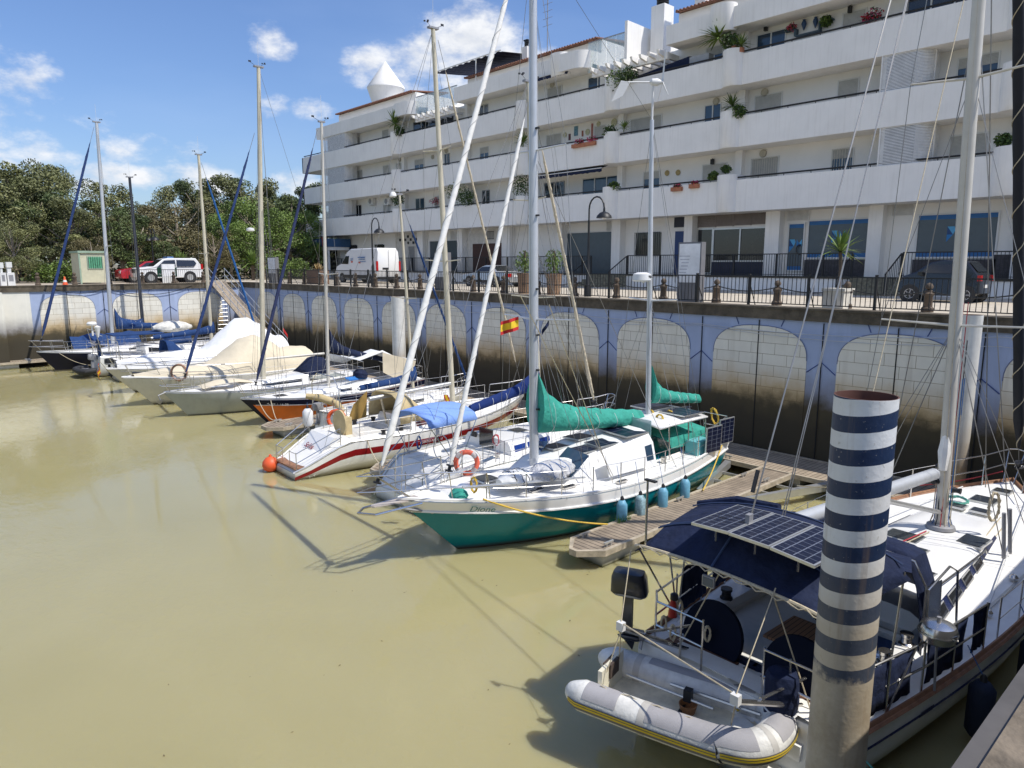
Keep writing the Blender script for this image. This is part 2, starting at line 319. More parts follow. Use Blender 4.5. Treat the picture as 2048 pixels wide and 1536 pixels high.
# painted quay wall material: paint, ochre tide stain, dark weed below
def wallmat(name,col,brick=False,lit=False):
    m=bpy.data.materials.new(name);m.use_nodes=True;nt=m.node_tree;N=nt.nodes;L=nt.links;b=N['Principled BSDF'];b.inputs['Roughness'].default_value=.85;b.inputs['Specular IOR Level'].default_value=.2
    g=N.new('ShaderNodeNewGeometry');sp=N.new('ShaderNodeSeparateXYZ');L.new(g.outputs['Position'],sp.inputs[0])
    n=N.new('ShaderNodeTexNoise');n.inputs['Scale'].default_value=1.3;n.inputs['Detail'].default_value=7;n.inputs['Roughness'].default_value=.65;L.new(g.outputs['Position'],n.inputs[0])
    def mixc(f,a,c):
        x=N.new('ShaderNodeMix');x.data_type='RGBA'
        if hasattr(f,'links'): L.new(f,x.inputs[0])
        else: x.inputs[0].default_value=f
        for k,i in ((a,6),(c,7)):
            if hasattr(k,'links'): L.new(k,x.inputs[i])
            else: x.inputs[i].default_value=(*k,1)
        return x.outputs[2]
    def rng(v,a,b2,c,d):
        r=N.new('ShaderNodeMapRange');L.new(v,r.inputs[0]);r.interpolation_type='SMOOTHSTEP'
        for i,k in zip((1,2,3,4),(a,b2,c,d)): r.inputs[i].default_value=k
        return r.outputs[0]
    zz=N.new('ShaderNodeMath');zz.operation='MULTIPLY_ADD';L.new(n.outputs[0],zz.inputs[0]);zz.inputs[1].default_value=1.1;L.new(sp.outputs[2],zz.inputs[2])  # z + 1.1*noise (mean .55)
    z=zz.outputs[0]
    cur=mixc(rng(n.outputs[0],.35,.7,0,.35),col,tuple(c*.78 for c in col))
    mp=N.new('ShaderNodeMapping');mp.inputs['Scale'].default_value=(3,3,.22);L.new(g.outputs['Position'],mp.inputs[0])
    n2=N.new('ShaderNodeTexNoise');n2.inputs['Scale'].default_value=1.5;n2.inputs['Detail'].default_value=5;L.new(mp.outputs[0],n2.inputs[0])
    cur=mixc(rng(n2.outputs[0],.5,.75,0,.4 if not brick else .22),cur,tuple(min(1,c*1.25) for c in col) if not brick else (.33,.28,.2))
    if brick:
        cb=N.new('ShaderNodeCombineXYZ');ad=N.new('ShaderNodeMath');ad.operation='ADD';L.new(sp.outputs[0],ad.inputs[0]);L.new(sp.outputs[1],ad.inputs[1]);L.new(ad.outputs[0],cb.inputs[0]);L.new(sp.outputs[2],cb.inputs[1])
        br=N.new('ShaderNodeTexBrick');br.inputs['Scale'].default_value=1;br.inputs['Brick Width'].default_value=.84;br.inputs['Row Height'].default_value=.36;br.inputs['Mortar Size'].default_value=.007;br.inputs['Mortar Smooth'].default_value=.1
        br.inputs['Color1'].default_value=(1,1,1,1);br.inputs['Color2'].default_value=(.94,.94,.94,1);br.inputs['Mortar'].default_value=(.55,.5,.42,1);L.new(cb.outputs[0],br.inputs[0])
        x=N.new('ShaderNodeMix');x.data_type='RGBA';x.blend_type='MULTIPLY';x.inputs[0].default_value=1;L.new(cur,x.inputs[6]);L.new(br.outputs[0],x.inputs[7]);cur=x.outputs[2]
    och=(.5,.36,.18) if brick else (.2,.19,.2)
    cur=mixc(rng(z,2.75,3.95,.95 if brick else .8,0),cur,och)
    if brick:
        x=N.new('ShaderNodeMix');x.data_type='RGBA';x.blend_type='MULTIPLY';x.inputs[0].default_value=.8;L.new(cur,x.inputs[6]);L.new(br.outputs[0],x.inputs[7]);cur=x.outputs[2]
    cur=mixc(rng(z,2.45,3.1,1,0),cur,(.085,.07,.042))
    cur=mixc(rng(z,1.9,2.6,1,0),cur,(.085,.075,.05) if lit else (.06,.052,.036))
    L.new(cur,b.inputs['Base Color'])
    bp=N.new('ShaderNodeBump');bp.inputs['Strength'].default_value=.5;bp.inputs['Distance'].default_value=.02;L.new(n.outputs[0],bp.inputs['Height']);L.new(bp.outputs[0],b.inputs['Normal'])
    return m
wblue=wallmat('wall_paint_blue',(.36,.43,.6));wwhite=wallmat('wall_paint_white',(.8,.77,.67),True);wplain=wallmat('wall_paint_plain',(.74,.72,.64))
joint=mat('joint_black',(.015,.015,.015),.9);linec=mat('painted_line',(.07,.1,.26),.9)
def archpts(c,hw,ztop,zs,n=9):  # outline in (u,z): flat-shouldered arch
    pts=[(c-hw,.02)]
    for i in range(25):
        a=pi-i/24*pi;ca,sa=math.cos(a),math.sin(a)
        pts.append((c+hw*math.copysign(abs(ca)**.8,ca),zs+(ztop-zs)*abs(sa)**.8))
    return pts+[(c+hw,.02)]
def wallthing(name,label,cat,base,P,u0,u1,centers,hw,extra=None):
    # P(u,z,d): u along the wall, d out towards the water
    t=thing(name,label,cat,base)
    b=B();b.poly([P(u0,-.6,0),P(u1,-.6,0),P(u1,QZ-.35,0),P(u0,QZ-.35,0)]);b.poly([P(u0,-.6,-.5),P(u1,-.6,-.5),P(u1,QZ-.35,-.5),P(u0,QZ-.35,-.5)])
    obj('wall_face',b,wblue,t)
    b=B();q=[P(u0,QZ-.35,.1),P(u0,QZ-.02,.1),P(u0,QZ-.02,-.62),P(u0,QZ-.35,-.62)]
    d=P(u1,0,0)-P(u0,0,0);b.prism(q,d,coping)
    b.prism([P(u0,QZ-.02,.13),P(u0,QZ+.05,.13),P(u0,QZ+.05,-.45),P(u0,QZ-.02,-.45)],d,coping);obj('coping',b,coping,t)
    for c in centers:
        pts=archpts(c,hw,4.52,3.5)
        b=B();b.prism([P(u,z,.002) for u,z in pts],P(0,0,.02)-P(0,0,0),wwhite);obj('painted_arch',b,wwhite,t)
        ol=pts[1:-1]
        b=B();b.tube([P(u,z,.022) for u,z in ol],.013,4,mat('arch_line',(.16,.19,.3),.9));obj('arch_outline',b,linec,t)
    b=B()
    for i,c in enumerate(centers):
        for uu in (c,c+2.13):
            if u0<uu<u1: b.obox(P(uu,2.2,.03),P(.014,0,0)-P(0,0,0),P(0,0,.01)-P(0,0,0),V((0,0,2.5)),joint)
        uu=c+2.13
        if uu<u1:
            b.tube([P(uu-.45,3.15,.012),P(uu,3.5,.012),P(uu+.45,3.15,.012)],.018,4,linec)
        for s in (-1,1): b.tube([P(c+s*.75,4.52,.012),P(c+s*.95,4.98,.012)],.016,4,linec)
    obj('joint_lines',b,joint,t);return t
cen=[-7.5-4.27*k for k in range(11)]
tw=wallthing('quay_wall','long quay wall painted blue with white stone arches below the apartment building','quay wall',(-25,WY,0),lambda u,z,d:V((u,WY-d,z)),WX,1.0,[-3.23]+cen,1.66)
tf=wallthing('quay_wall','sunlit far quay wall with painted white arches beyond the moored boats','quay wall',(WX,10,0),lambda u,z,d:V((WX+d,u,z)),-25,WY,[18.45,14.2,9.98],1.58)
b=B();b.poly([(WX+.03,6.5,-.3),(WX+.03,7.93,-.3),(WX+.03,7.93,QZ-.36),(WX+.03,6.5,QZ-.36)]);obj('painted_panel',b,wplain,tf)
b=B();b.box((WX-.2,-25,-.6),(WX+.75,6.42,QZ-.35));obj('wall_step',b,wplain,tf)
b=B();b.tube(catenary((WX+.12,17.9,4.95),(WX+.12,12.3,4.9),.55),.02,5,black);b.tube(catenary((WX+.12,12.3,4.9),(WX+.12,9.2,4.95),.35),.02,5,black);obj('hanging_hose',b,black,tf)
b=B()
for x0 in range(-50,-4,9): 
    b.tube(catenary((x0,WY-.12,4.55+.1*math.sin(x0)),(x0+9,WY-.12,4.55+.1*math.sin(x0+9)),.12+.08*math.sin(x0*3)),.012,4,alug)
    b.tube(catenary((x0,WY-.1,4.4),(x0+9,WY-.1,4.4),.2),.01,4,alug)
obj('service_cables',b,alug,tw)
# ladder on the far wall beside the gangway
b=B()
for yy in (19.55,20.35): b.tube([(WX+.18,yy,.3),(WX+.18,yy,QZ+.2)],.025,5)
for k in range(16): b.tube([(WX+.18,19.55,.5+k*.3),(WX+.18,20.35,.5+k*.3)],.02,5)
obj('wall_ladder',b,alu,label='metal ladder fixed to the far quay wall beside the gangway',cat='ladder',origin=(WX+.18,20,.3))
# near quay (the photographer's side)
nq=thing('quay_wall','near concrete quay edge under the viewpoint, bottom right corner','quay wall',(0,5,0))
b=B();b.box((-.42,-30,-.6),(-.05,WY-.05,QZ-.4),concrete);obj('wall_face',b,concrete,nq)
nc=mat('near_coping',(.15,.12,.085),.95,var=.5,scale=5,bump=.9,bscale=18)
b=B();b.box((-.44,-30,QZ-.4),(.1,WY-.02,QZ+.0),nc);obj('coping',b,nc,nq)
b=B();b.box((-.5,-30,QZ-.12),(-.44,WY-.02,QZ-.02));obj('edge_rail',b,mat('edge_steel',(.12,.11,.1),.6,.4,var=.3),nq)
struct('quay_paving',B().box((.1,-30,QZ-.4),(8,22,QZ-.002)),mat('near_quay_paving',(.22,.18,.13),.95,var=.4,scale=6,bump=.7))
beamw=mat('beam_wood',(.4,.34,.25),.85,var=.25,scale=6,bump=.4,bscale=50)
# ---------------- pontoons
def pontoon(label,x0,x1,y0,y1,tip=False,floats=None):
    t=thing('pontoon',label,'pontoon',((x0+x1)/2,(y0+y1)/2,0),'floating pontoons')
    lng=(y1-y0)>(x1-x0)
    b=B()
    if tip: b.prism([(x0,y0+.45,.37),(x0+.35,y0,.37),(x1-.35,y0,.37),(x1,y0+.45,.37),(x1,y1,.37),(x0,y1,.37)],(0,0,.06),planky if lng else plankx)
    else: b.box((x0,y0,.37),(x1,y1,.43),planky if lng else plankx)
    obj('deck',b,planky if lng else plankx,t)
    b=B();w=.09
    for (a0,a1,c0,c1) in ([(x0-w,x0,y0+.4,y1),(x1,x1+w,y0+.4,y1)] if lng else [(x0,x1,y0-w,y0),(x0,x1,y1,y1+w)]): b.box((a0,c0,.32),(a1,c1,.455),beamw)
    if tip: b.prism([(x0-w,y0+.4,.32),(x0+.32,y0-.08,.32),(x1-.32,y0-.08,.32),(x1+w,y0+.4,.32),(x1,y0+.45,.32),(x1-.35,y0,.32),(x0+.35,y0,.32),(x0,y0+.45,.32)],(0,0,.135),beamw)
    obj('edge_beam',b,beamw,t)
    n=floats or 3;fm=mat('float_concrete',(.5,.49,.45),.9,var=.15,stain=(.02,.16,(.09,.085,.03)),streak=.2)
    for i in range(n):
        f0=(i+.03)/n;f1=(i+.5)/n
        b=B()
        if lng: b.box((x0+.06,y0+.4+(y1-y0-.4)*f0,-.3),(x1-.06,y0+.4+(y1-y0-.4)*f1,.3))
        else: b.box((x0+(x1-x0)*f0,y0+.08,-.3),(x0+(x1-x0)*f1,y1-.08,.3))
        obj('float',b,fm,t)
    def cleat(x,y):
        cl=B()
        for s in(-.07,.07): cl.box((x-.02+(0 if lng else s),y-.02+(s if lng else 0),.43),(x+.02+(0 if lng else s),y+.02+(s if lng else 0),.5))
        cl.box((x-(.02 if lng else .15),y-(.15 if lng else .02),.5),(x+(.02 if lng else .15),y+(.15 if lng else .02),.54))
        obj('cleat',cl,alu,t)
    if lng:
        for yy in (y0+.7,(y0+y1)/2,y1-1.2):
            for xx in (x0+.08,x1-.08): cleat(xx,yy)
    else:
        k=x0+2
        while k<x1: cleat(k,y0+.1);k+=4
    if lng and tip: # triangular braces to the walkway
        br=B()
        for sx,xx in((-1,x0-w),(1,x1+w)):
            br.prism([(xx,y1-3.2,.24),(xx+sx*.1,y1-3.2,.24),(xx+sx*1.15,y1-.02,.24),(xx+sx*.95,y1-.02,.24)],(0,0,.2),alu)
            for q in (.45,.72): br.box((min(xx,xx+sx*1.05*q),y1-3.2+3.2*q-.03,.26),(max(xx,xx+sx*1.05*q),y1-3.2+3.2*q+.03,.34),alu)
        obj('brace',br,alu,t)
    return t
pontoon('long plank walkway pontoon floating along the foot of the blue wall',-53.5,-.9,19.6,21.45,floats=16)
FX=-9.6
for i,(x,lb) in enumerate([(-9.72,'weathered finger pontoon right of the teal hulled ketch, nearest'),(-17.75,'finger pontoon between the two stern-to white boats, half hidden by the bowsprit'),(-25.6,'finger pontoon with pointed end beside the orange and navy hull'),(-33.6,'finger pontoon between the grey green hull and the cream motor yacht'),(-41.6,'finger pontoon just beyond the two covered motor yachts')]):
    pontoon(lb,x-(.62 if i else .5),x+(.35 if i==0 else .5),10.75 if i<3 else 11.6,19.5,tip=True)
pontoon('pontoon at the foot of the far wall, at the left edge',-54.3,-53.5,-6,8.6,floats=4)
rr=random.Random(12);b=B()
for k in range(90):
    x=rr.uniform(-14,-2.2) if k%2 else rr.uniform(-30,-3);y=rr.uniform(2,12) if k%2 else rr.uniform(5,19);s=rr.uniform(.01,.035);a=rr.uniform(0,3.1);c_,d_=math.cos(a)*s,math.sin(a)*s
    b.poly([(x-c_,y-d_,.006),(x+d_*.5,y-c_*.5,.006),(x+c_,y+d_,.01),(x-d_*.5,y+c_*.5,.006)])
obj('floating_debris',b,mat('debris',(.16,.12,.06),.9,var=.5),kind='stuff')
# grass tuft growing on the nearest pontoon edge
b=B()
for k in range(60):
    x=-10.2+random.uniform(-.06,.06);y=12.9+random.uniform(-.25,.25);a=random.uniform(0,6.28);h=random.uniform(.08,.25)
    b.poly([(x,y,.42),(x+.015,y,.42),(x+math.cos(a)*.1,y+math.sin(a)*.1,.42+h)])
obj('grass',b,mat('weed_green',(.1,.24,.03),.8),kind='stuff')
# gangway down from the far corner
gw=thing('gangway','metal gangway with handrails sloping down at the wall corner','gangway',(WX,20.4,QZ))
A0=V((-54.2,19.1,QZ+.05));A1=V((-44.6,19.35,.6));d=(A1-A0)
b=B();b.prism([A0,A0+V((0,1.15,0)),A0+V((0,1.15,.1)),A0+V((0,0,.1))],d,wood);obj('walking_deck',b,slats('gangway_slats',(.33,.22,.12),(.08,.05,.03),6,axis=0),gw)
for off in (0,1.15):
    b=B()
    for hh in (.45,.95): b.tube([A0+V((0,off,hh+.1)),A1+V((0,off,hh+.1))],.025,6)
    for k in range(9): q=A0+d*(k/8)+V((0,off,.05));b.tube([q,q+V((0,0,1))],.022,6)
    obj('handrail',b,alu,gw)
# ---------------- piles
def pile(name,label,c,r,z0,z1,m,n=40,thick=.02,lean=(0,0)):
    rings=[];L_=V((lean[0],lean[1],0))
    for z,rr in ((z0,r),(z1,r),(z1,r-thick),(z1-.9,r-thick)): rings.append([V((c[0],c[1],0))+L_*(z-z0)+V((rr*math.cos(q*2*pi/n),rr*math.sin(q*2*pi/n),z)) for q in range(n)])
    b=B();b.loft(rings[:2],True,m,cap=False);b.loft(rings[1:3],True,rustin,cap=False,sm=False);b.loft(rings[2:],True,rustin,cap=False)
    b.poly(rings[3],black)
    o=obj(name,b,m,label=label,cat='mooring pile',origin=(c[0],c[1],z0));return o
rustin=mat('rust_dark',(.12,.05,.035),.9,var=.3)
def stripemat():
    m=bpy.data.materials.new('striped_paint');m.use_nodes=True;nt=m.node_tree;N=nt.nodes;L=nt.links;b=N['Principled BSDF'];b.inputs['Roughness'].default_value=.5
    g=N.new('ShaderNodeNewGeometry');sp=N.new('ShaderNodeSeparateXYZ');L.new(g.outputs['Position'],sp.inputs[0])
    def M(op,a,c=0.,d=None):
        n=N.new('ShaderNodeMath');n.operation=op
        for i,k in enumerate((a,c,d)):
            if k is None: continue
            if hasattr(k,'links'): L.new(k,n.inputs[i])
            else: n.inputs[i].default_value=k
        return n.outputs[0]
    n=N.new('ShaderNodeTexNoise');n.inputs['Scale'].default_value=3;n.inputs['Detail'].default_value=8;n.inputs['Roughness'].default_value=.7;L.new(g.outputs['Position'],n.inputs[0])
    nf=N.new('ShaderNodeTexNoise');nf.inputs['Scale'].default_value=22;nf.inputs['Detail'].default_value=4;L.new(g.outputs['Position'],nf.inputs[0])
    # stripes tilt gently around the pipe
    u=M('MULTIPLY',sp.outputs[0],-.1);v=M('MULTIPLY',sp.outputs[1],-.11)
    z=M('ADD',sp.outputs[2],M('ADD',u,v));z=M('MULTIPLY_ADD',n.outputs[0],.012,z)
    fr=M('FRACT',M('MULTIPLY',M('ADD',z,STR_OFF),1/STR_PER))
    isb=M('LESS_THAN',fr,.5)
    def mix(f,a,c,bt='MIX'):
        x=N.new('ShaderNodeMix');x.data_type='RGBA';x.blend_type=bt
        if hasattr(f,'links'): L.new(f,x.inputs[0])
        else: x.inputs[0].default_value=f
        for k,i in ((a,6),(c,7)):
            if hasattr(k,'links'): L.new(k,x.inputs[i])
            else: x.inputs[i].default_value=(*k,1)
        return x.outputs[2]
    def rng(v_,a,b2,c,d):
        r=N.new('ShaderNodeMapRange');L.new(v_,r.inputs[0])
        for i,k in zip((1,2,3,4),(a,b2,c,d)): r.inputs[i].default_value=k
        return r.outputs[0]
    bl=mix(rng(n.outputs[0],.45,.7,0,.5),(.009,.024,.068),(.025,.045,.09));wh=mix(rng(n.outputs[0],.4,.75,0,.6),(.72,.72,.7),(.56,.55,.5))
    cur=mix(isb,wh,bl)
    cur=mix(rng(nf.outputs[0],.66,.72,0,.6),cur,(.4,.38,.33))
    zs=M('MULTIPLY_ADD',n.outputs[0],.9,sp.outputs[2])
    cur=mix(rng(zs,3.5,4.35,.75,0),cur,mix(isb,(.42,.33,.2),(.08,.09,.11)))
    cur=mix(rng(zs,2.98,3.12,1,0),cur,mix(rng(n.outputs[0],.35,.65,0,1),(.5,.43,.32),(.36,.29,.2)))
    mp=N.new('ShaderNodeMapping');mp.inputs['Scale'].default_value=(9,9,.5);L.new(g.outputs['Position'],mp.inputs[0])
    ns=N.new('ShaderNodeTexNoise');ns.inputs['Scale'].default_value=1.4;ns.inputs['Detail'].default_value=6;L.new(mp.outputs[0],ns.inputs[0])
    cur=mix(rng(ns.outputs[0],.6,.8,0,.45),cur,(.25,.17,.1))
    L.new(cur,b.inputs['Base Color'])
    bp=N.new('ShaderNodeBump');bp.inputs['Strength'].default_value=.35;bp.inputs['Distance'].default_value=.01;L.new(nf.outputs[0],bp.inputs['Height']);L.new(bp.outputs[0],b.inputs['Normal']);return m
PD=7.15
pc=ray(1728,790);pc=pc*(PD/V((pc.x,pc.y,0)).length)
pt=EYE+pc.z
STR_PER=.305;STR_OFF=0.
# top stripe boundary: white 0.2 m at the top then blue
STR_OFF=-(pt-.125-.5*STR_PER)+.1*pc.x*1+.11*pc.y
sp_=pile('striped_pile','large steel pile with navy and white stripes in the foreground','',.3,0,1,None) if False else None
pile('striped_pile','large steel pile with navy and white stripes in the foreground',(pc.x+.02,pc.y,0),.27,-.8,pt,stripemat(),n=64,thick=.012)
pw=mat('pile_white_paint',(.66,.65,.6),.6,var=.1,scale=4,streak=.35,stain=(1.2,2.6,(.3,.22,.13)))
c=py(797,590,19.3);pile('mooring_pile','white steel pile with flaking paint behind the orange hulled sloop',(c.x,19.25),.32,-.8,4.95,pw)
c=py(1921,628,20.8);pile('mooring_pile','tall white pile with brown streaks behind the mast of the foreground yacht',(c.x+.3,20.7),.24,-.8,c.z,pw)
# ================= APARTMENT BUILDING
YP=35.0;YW=36.5;YG=36.7
bl=thing('apartment_building','long white apartment building with curved balconies and shops on the ground floor','building',(-32,YW,QZ))
bands=[(9.25,10.9),(12.58,14.13),(15.68,17.2)]
Xl=-70.5;Xr=6
b=B();b.box((-65.5,YW,9.28),(Xr,48,18.7));obj('wall',b,plasterw,bl)
# ground floor wall skin and terrace ceiling
towersX=[py(x,y,YP).x for x,y in ((2016,300),(1458,230),(1222,260),(1043,290),(792,330))]
def band(z0,z1,xa,xb,idx,tow=True,leftcurve=True):
    b=B()
    b.box((xa,YP,z0),(xb,YP+.16,z1));b.box((xa+.01,YP+.16,z0),(xb,YW,z0+.3))
    if leftcurve: b.box((xa,YP,z0),(xa+.16,YW+6,z1));b.box((xa+.16,YW,z0),(-65.5,YW+6,z0+.3))
    obj('balcony_parapet',b,plaster,bl)
    b=B();b.tube([(xa+.3,YP+.1,z1+.13),(xb-.1,YP+.1,z1+.13)],.045,6)
    k=xa+.5
    while k<xb: b.tube([(k,YP+.1,z1-.02),(k,YP+.1,z1+.13)],.02,4);k+=1.4
    obj('balcony_rail',b,ironb,bl)
    if tow:
        for x in towersX:
            if xa<x<xb: 
                n=14;prof=lambda z,g:[(x-.5+1.15*q/n,YP-.03-.42*g*math.sin(pi*q/n)**.7,z) for q in range(n+1)]+[(x+.65,YP+.9,z),(x-.5,YP+.9,z)]
                b=B();b.loft([prof(z0-.012,.7),prof(z0+.2,1),prof(z1+.28,1)],True,plaster)
                obj('planter_tower',b,plaster,bl)
for i,(z0,z1) in enumerate(bands): band(z0,z1,Xl,Xr,i)
# roof parapets (two lengths; gap with pergola between)
xD0=py(1332,80,YP).x;xD1=py(1173,120,YP).x;xD2=py(908,200,YP).x;xD3=py(826,215,YP).x;xD4=py(668,280,YP).x
b=B();b.box((xD0,YP,18.62),(Xr,YP+.16,19.62));b.box((xD0+.01,YP+.16,18.64),(Xr,YW,18.9));b.box((xD0-.004,YP+.163,18.63),(xD0+.2,41,19.61));obj('roof_parapet',b,plaster,bl)
for xa,xb in((xD2,xD1),(xD4-3.5,xD3)):
    b=B();n=8;pts=[(xa+.01,YP+.01,18.62),(xb-.9,YP,18.62)]
    arc=[(xb-.9+.9*math.sin(q/n*pi/2),YP-.35+.9*(1-math.cos(q/n*pi/2)),18.62) for q in range(n+1)]
    pts=[(xa,YP,18.62),(xb-2.8,YP,18.62),(xb-2.2,YP-.35,18.62)]+arc+[(xb,YW,18.62),(xa,YW,18.62)]
    b.prism([(p[0],p[1]+.012,18.64) for p in pts],(0,0,.26));
    pts2=pts[:-2]+[(xb,YW,18.62),(xb-.15,YW,18.62)]+[(p[0]-.12,p[1]+.15,18.62) for p in arc[::-1]]+[(xb-2.2,YP-.2,18.62),(xb-2.8,YP+.15,18.62),(xa,YP+.15,18.62)]
    b.prism(pts2,(0,0,1.05));obj('roof_parapet',b,plaster,bl)
for x0_,x1_ in((1118,1160),(1440,1470)):
    x=py(x0_,130,YP).x
    b=B();b.loft([[(x+1.4*math.cos(a)*.5,YP+.1-.55*math.sin(a)*g,z) for a in [k*pi/10 for k in range(11)]]+[(x-.7,YP+.3,z),(x+.7,YP+.3,z)] for z,g in((18.5,.7),(18.75,1),(19.85,1))],True,plaster);obj('planter_tower',b,plaster,bl)
# penthouse walls and tiled eaves
tile=mat('roof_tiles',(.2,.09,.055),.85,var=.35,scale=6,bump=.6,bscale=12)
def pent(xa,xb,zt,yf=36.4):
    b=B();b.box((xa,yf,18.7),(xb,yf+7,zt));obj('penthouse_wall',b,plasterw,bl)
    b=B();n=int((xb-xa)/.24)
    b.prism([(xa,yf-.35,zt-.0),(xa,yf-.35,zt+.05),(xa,yf+3.5,zt+.5),(xa,yf+3.5,zt+.4)],(xb-xa,0,0))
    for k in range(n):
        x=xa+.12+k*.24;b.tube([(x,yf-.42,zt+.05),(x,yf+3.4,zt+.48)],.075,6)
    obj('tiled_roof',b,tile,bl)
ze=py(1400,12,36).z
pent(py(1350,20,36).x,Xr,py(1350,25,36).z)
pent(py(927,150,36).x,py(1195,80,36).x,py(1100,105,36).z)
pent(py(670,228,36).x,py(823,185,36).x,py(750,205,36).z)
# white stepped party wall, glass terraces, pergola beams
xs=py(1256,60,35.6).x
b=B();b.prism([(xs,35.3,17.4),(xs,35.3,py(1256,40,35.3).z),(xs,38.6,py(1256,40,35.3).z-.1),(xs,41,19.9),(xs,41,17.4)],(.2,0,0));obj('party_wall',b,plaster,bl)
glc=mat('terrace_glass',(.55,.66,.66),.08,var=.04,alpha=.38,spec=.8)
def panes(xa,xb,z0,z1,y,n):
    b=B();fr=B()
    for k in range(n):
        a=xa+(xb-xa)*k/n;c=xa+(xb-xa)*(k+1)/n
        b.box((a+.02,y,z0),(c-.02,y+.03,z1))
    fr.box((xa,y-.01,z1),(xb,y+.05,z1+.05));obj('glass_screen',b,glc,bl);obj('screen_rail',fr,greyd,bl)
panes(py(1176,100,35.4).x,xs,18.35,20.1,35.4,4);panes(xD3,xD2,18.55,19.9,35.3,5)
def pergola(xa,xb,z,n):
    b=B();b.box((xa,YP+.2,z),(xb,YP+.42,z+.38))
    for k in range(n):
        x=xa+(xb-xa)*(k+.5)/n;b.prism([(x,YP-.45,z+.42),(x,YP-.35,z+.22),(x,YP+.2,z+.1),(x,YW+1.5,z+.1),(x,YW+1.5,z+.42)],(.16,0,0))
    obj('pergola',b,plaster,bl)
pergola(xD1+.3,xD0,17.95,9);pergola(xD3,xD2,17.95,8)
b=B();b.box((xD1,YW-.2,17.2),(xs,YW+.1,18.62));obj('penthouse_wall',b,plasterw,bl)
# windows
def window(x0,x1,z0,z1,kind,y=YW,bars=False):
    f=B();w=.06
    f.box((x0-w,y-.05,z1),(x1+w,y-.004,z1+w));f.box((x0-w,y-.05,z0),(x0,y-.004,z1));f.box((x1,y-.05,z0),(x1+w,y-.004,z1));f.box((x0-w,y-.09,z0-.06),(x1+w,y-.004,z0))
    fo=obj('window',f,foam if kind!='dark' else greyd,bl)
    if kind=='shut': obj('shutter',B().box((x0,y-.025,z0),(x1,y-.004,z1)),shut,fo)
    elif kind=='half':
        zm=z1-(z1-z0)*.35;obj('shutter',B().box((x0,y-.045,zm),(x1,y-.004,z1)),shut,fo);obj('pane',B().box((x0,y-.02,z0),(x1,y-.004,zm)),glassb,fo)
        obj('mullion',B().box(((x0+x1)/2-.03,y-.04,z0),((x0+x1)/2+.03,y-.0205,zm)),foam,fo)
    else:
        obj('pane',B().box((x0,y-.02,z0),(x1,y-.004,z1)),glassb if kind=='glass' else glassd,fo)
        n=max(1,int((x1-x0)/1.1));mb=B()
        for k in range(1,n+1): xx=x0+(x1-x0)*k/(n+1);mb.box((xx-.035,y-.05,z0),(xx+.035,y-.0205,z1))
        obj('mullion',mb,foam,fo)
    if bars:
        bb=B();k=x0
        while k<=x1: bb.tube([(k,y-.14,z0-.05),(k,y-.14,z1+.05)],.014,4);k+=.13
        for zz in (z0,z1): bb.box((x0,y-.16,zz),(x1,y-.12,zz+.03))
        obj('window_bars',bb,aluw,fo)
W1=[(1890,1963,'shut'),(1660,1699,'half',1),(1501,1552,'shut',1),(1404,1450,'shut'),(1287,1318,'half'),(1166,1238,'glass'),(1090,1128,'dark'),(966,979,'dark'),(832,849,'glass'),(767,780,'shut'),(712,722,'dark'),(870,878,'shut')]
W2=[(1904,1981,'half'),(1671,1709,'shut'),(1508,1559,'shut'),(1409,1439,'glass'),(1262,1322,'shut'),(1190,1211,'shut'),(1094,1123,'shut'),(961,977,'half'),(890,898,'dark'),(829,847,'half'),(792,811,'shut'),(765,778,'shut'),(712,723,'shut')]
W3=[(1806,1944,'dark'),(1679,1722,'shut'),(1512,1566,'glass'),(1412,1443,'half'),(1178,1216,'glass'),(1096,1124,'shut'),(960,976,'glass',1),(826,906,'dark'),(762,774,'shut'),(705,716,'shut'),(688,694,'dark')]
for lst,(z0,z1),yy in ((W1,bands[0],400),(W2,bands[1],270),(W3,bands[2],150)):
    zf=z1-1.0
    for w in lst:
        x0=py(w[0],yy,YW).x;x1=py(w[1],yy,YW).x
        tall=w[2] in('glass','dark') and x1-x0>1.4
        window(x0,x1,zf+(.1 if tall else .95),zf+2.15,w[2],bars=len(w)>3)
# recessed wall shift columns
for x,y in ((1490,230),(1250,250),(2040,300),(1060,280),(940,300),(812,300)):
    X_=py(x,y,YW).x
    for z0,z1 in bands: obj('wall_pier',B().box((X_-.25,YW-.35,z1-1),(X_+.15,YW-.003,z1+1.75)),plasterw,bl)
# louvred laundry screens
lou=mat('louvre_white',(.74,.73,.7),.6)
for x0,x1,fl,yy in ((1757,1856,0,300),(1762,1858,1,150),(650,690,0,405),(649,692,1,345),(648,692,2,275)):
    X0=py(x0,yy,YP).x;X1=py(x1,yy,YP).x;z0=bands[fl][1];z1=(bands+[(18.62,0)])[fl+1][0];n=26
    pts=[(X0,YP+.05)]+[(X1-.6+.6*math.sin(a),YP+.05+.6*(1-math.cos(a))) for a in [q*pi/2/6 for q in range(7)]]+[(X1,YP+1.2)]
    b=B()
    for k in range(n):
        z=z0+(z1-z0)*(k+.5)/n
        for p,q in zip(pts,pts[1:]): b.poly([(p[0],p[1],z-.023),(q[0],q[1],z-.023),(q[0],q[1]+.01,z+.02),(p[0],p[1]+.01,z+.02)])
    b.box((X0-.03,YP+.02,z0),(X0+.03,YP+.1,z1));b.box((X1-.03,YP+.6,z0),(X1+.03,YP+.7,z1))
    obj('louvre_screen',b,lou,bl);obj('gap_shade_sheet',B().box((X0+.1,YP+.3,z0),(X1-.7,YP+.33,z1)),mat('slat_gap_shade',(.1,.1,.1),.9),bl)  # dark sheet behind the slats, its colour stands in for shade in the gaps
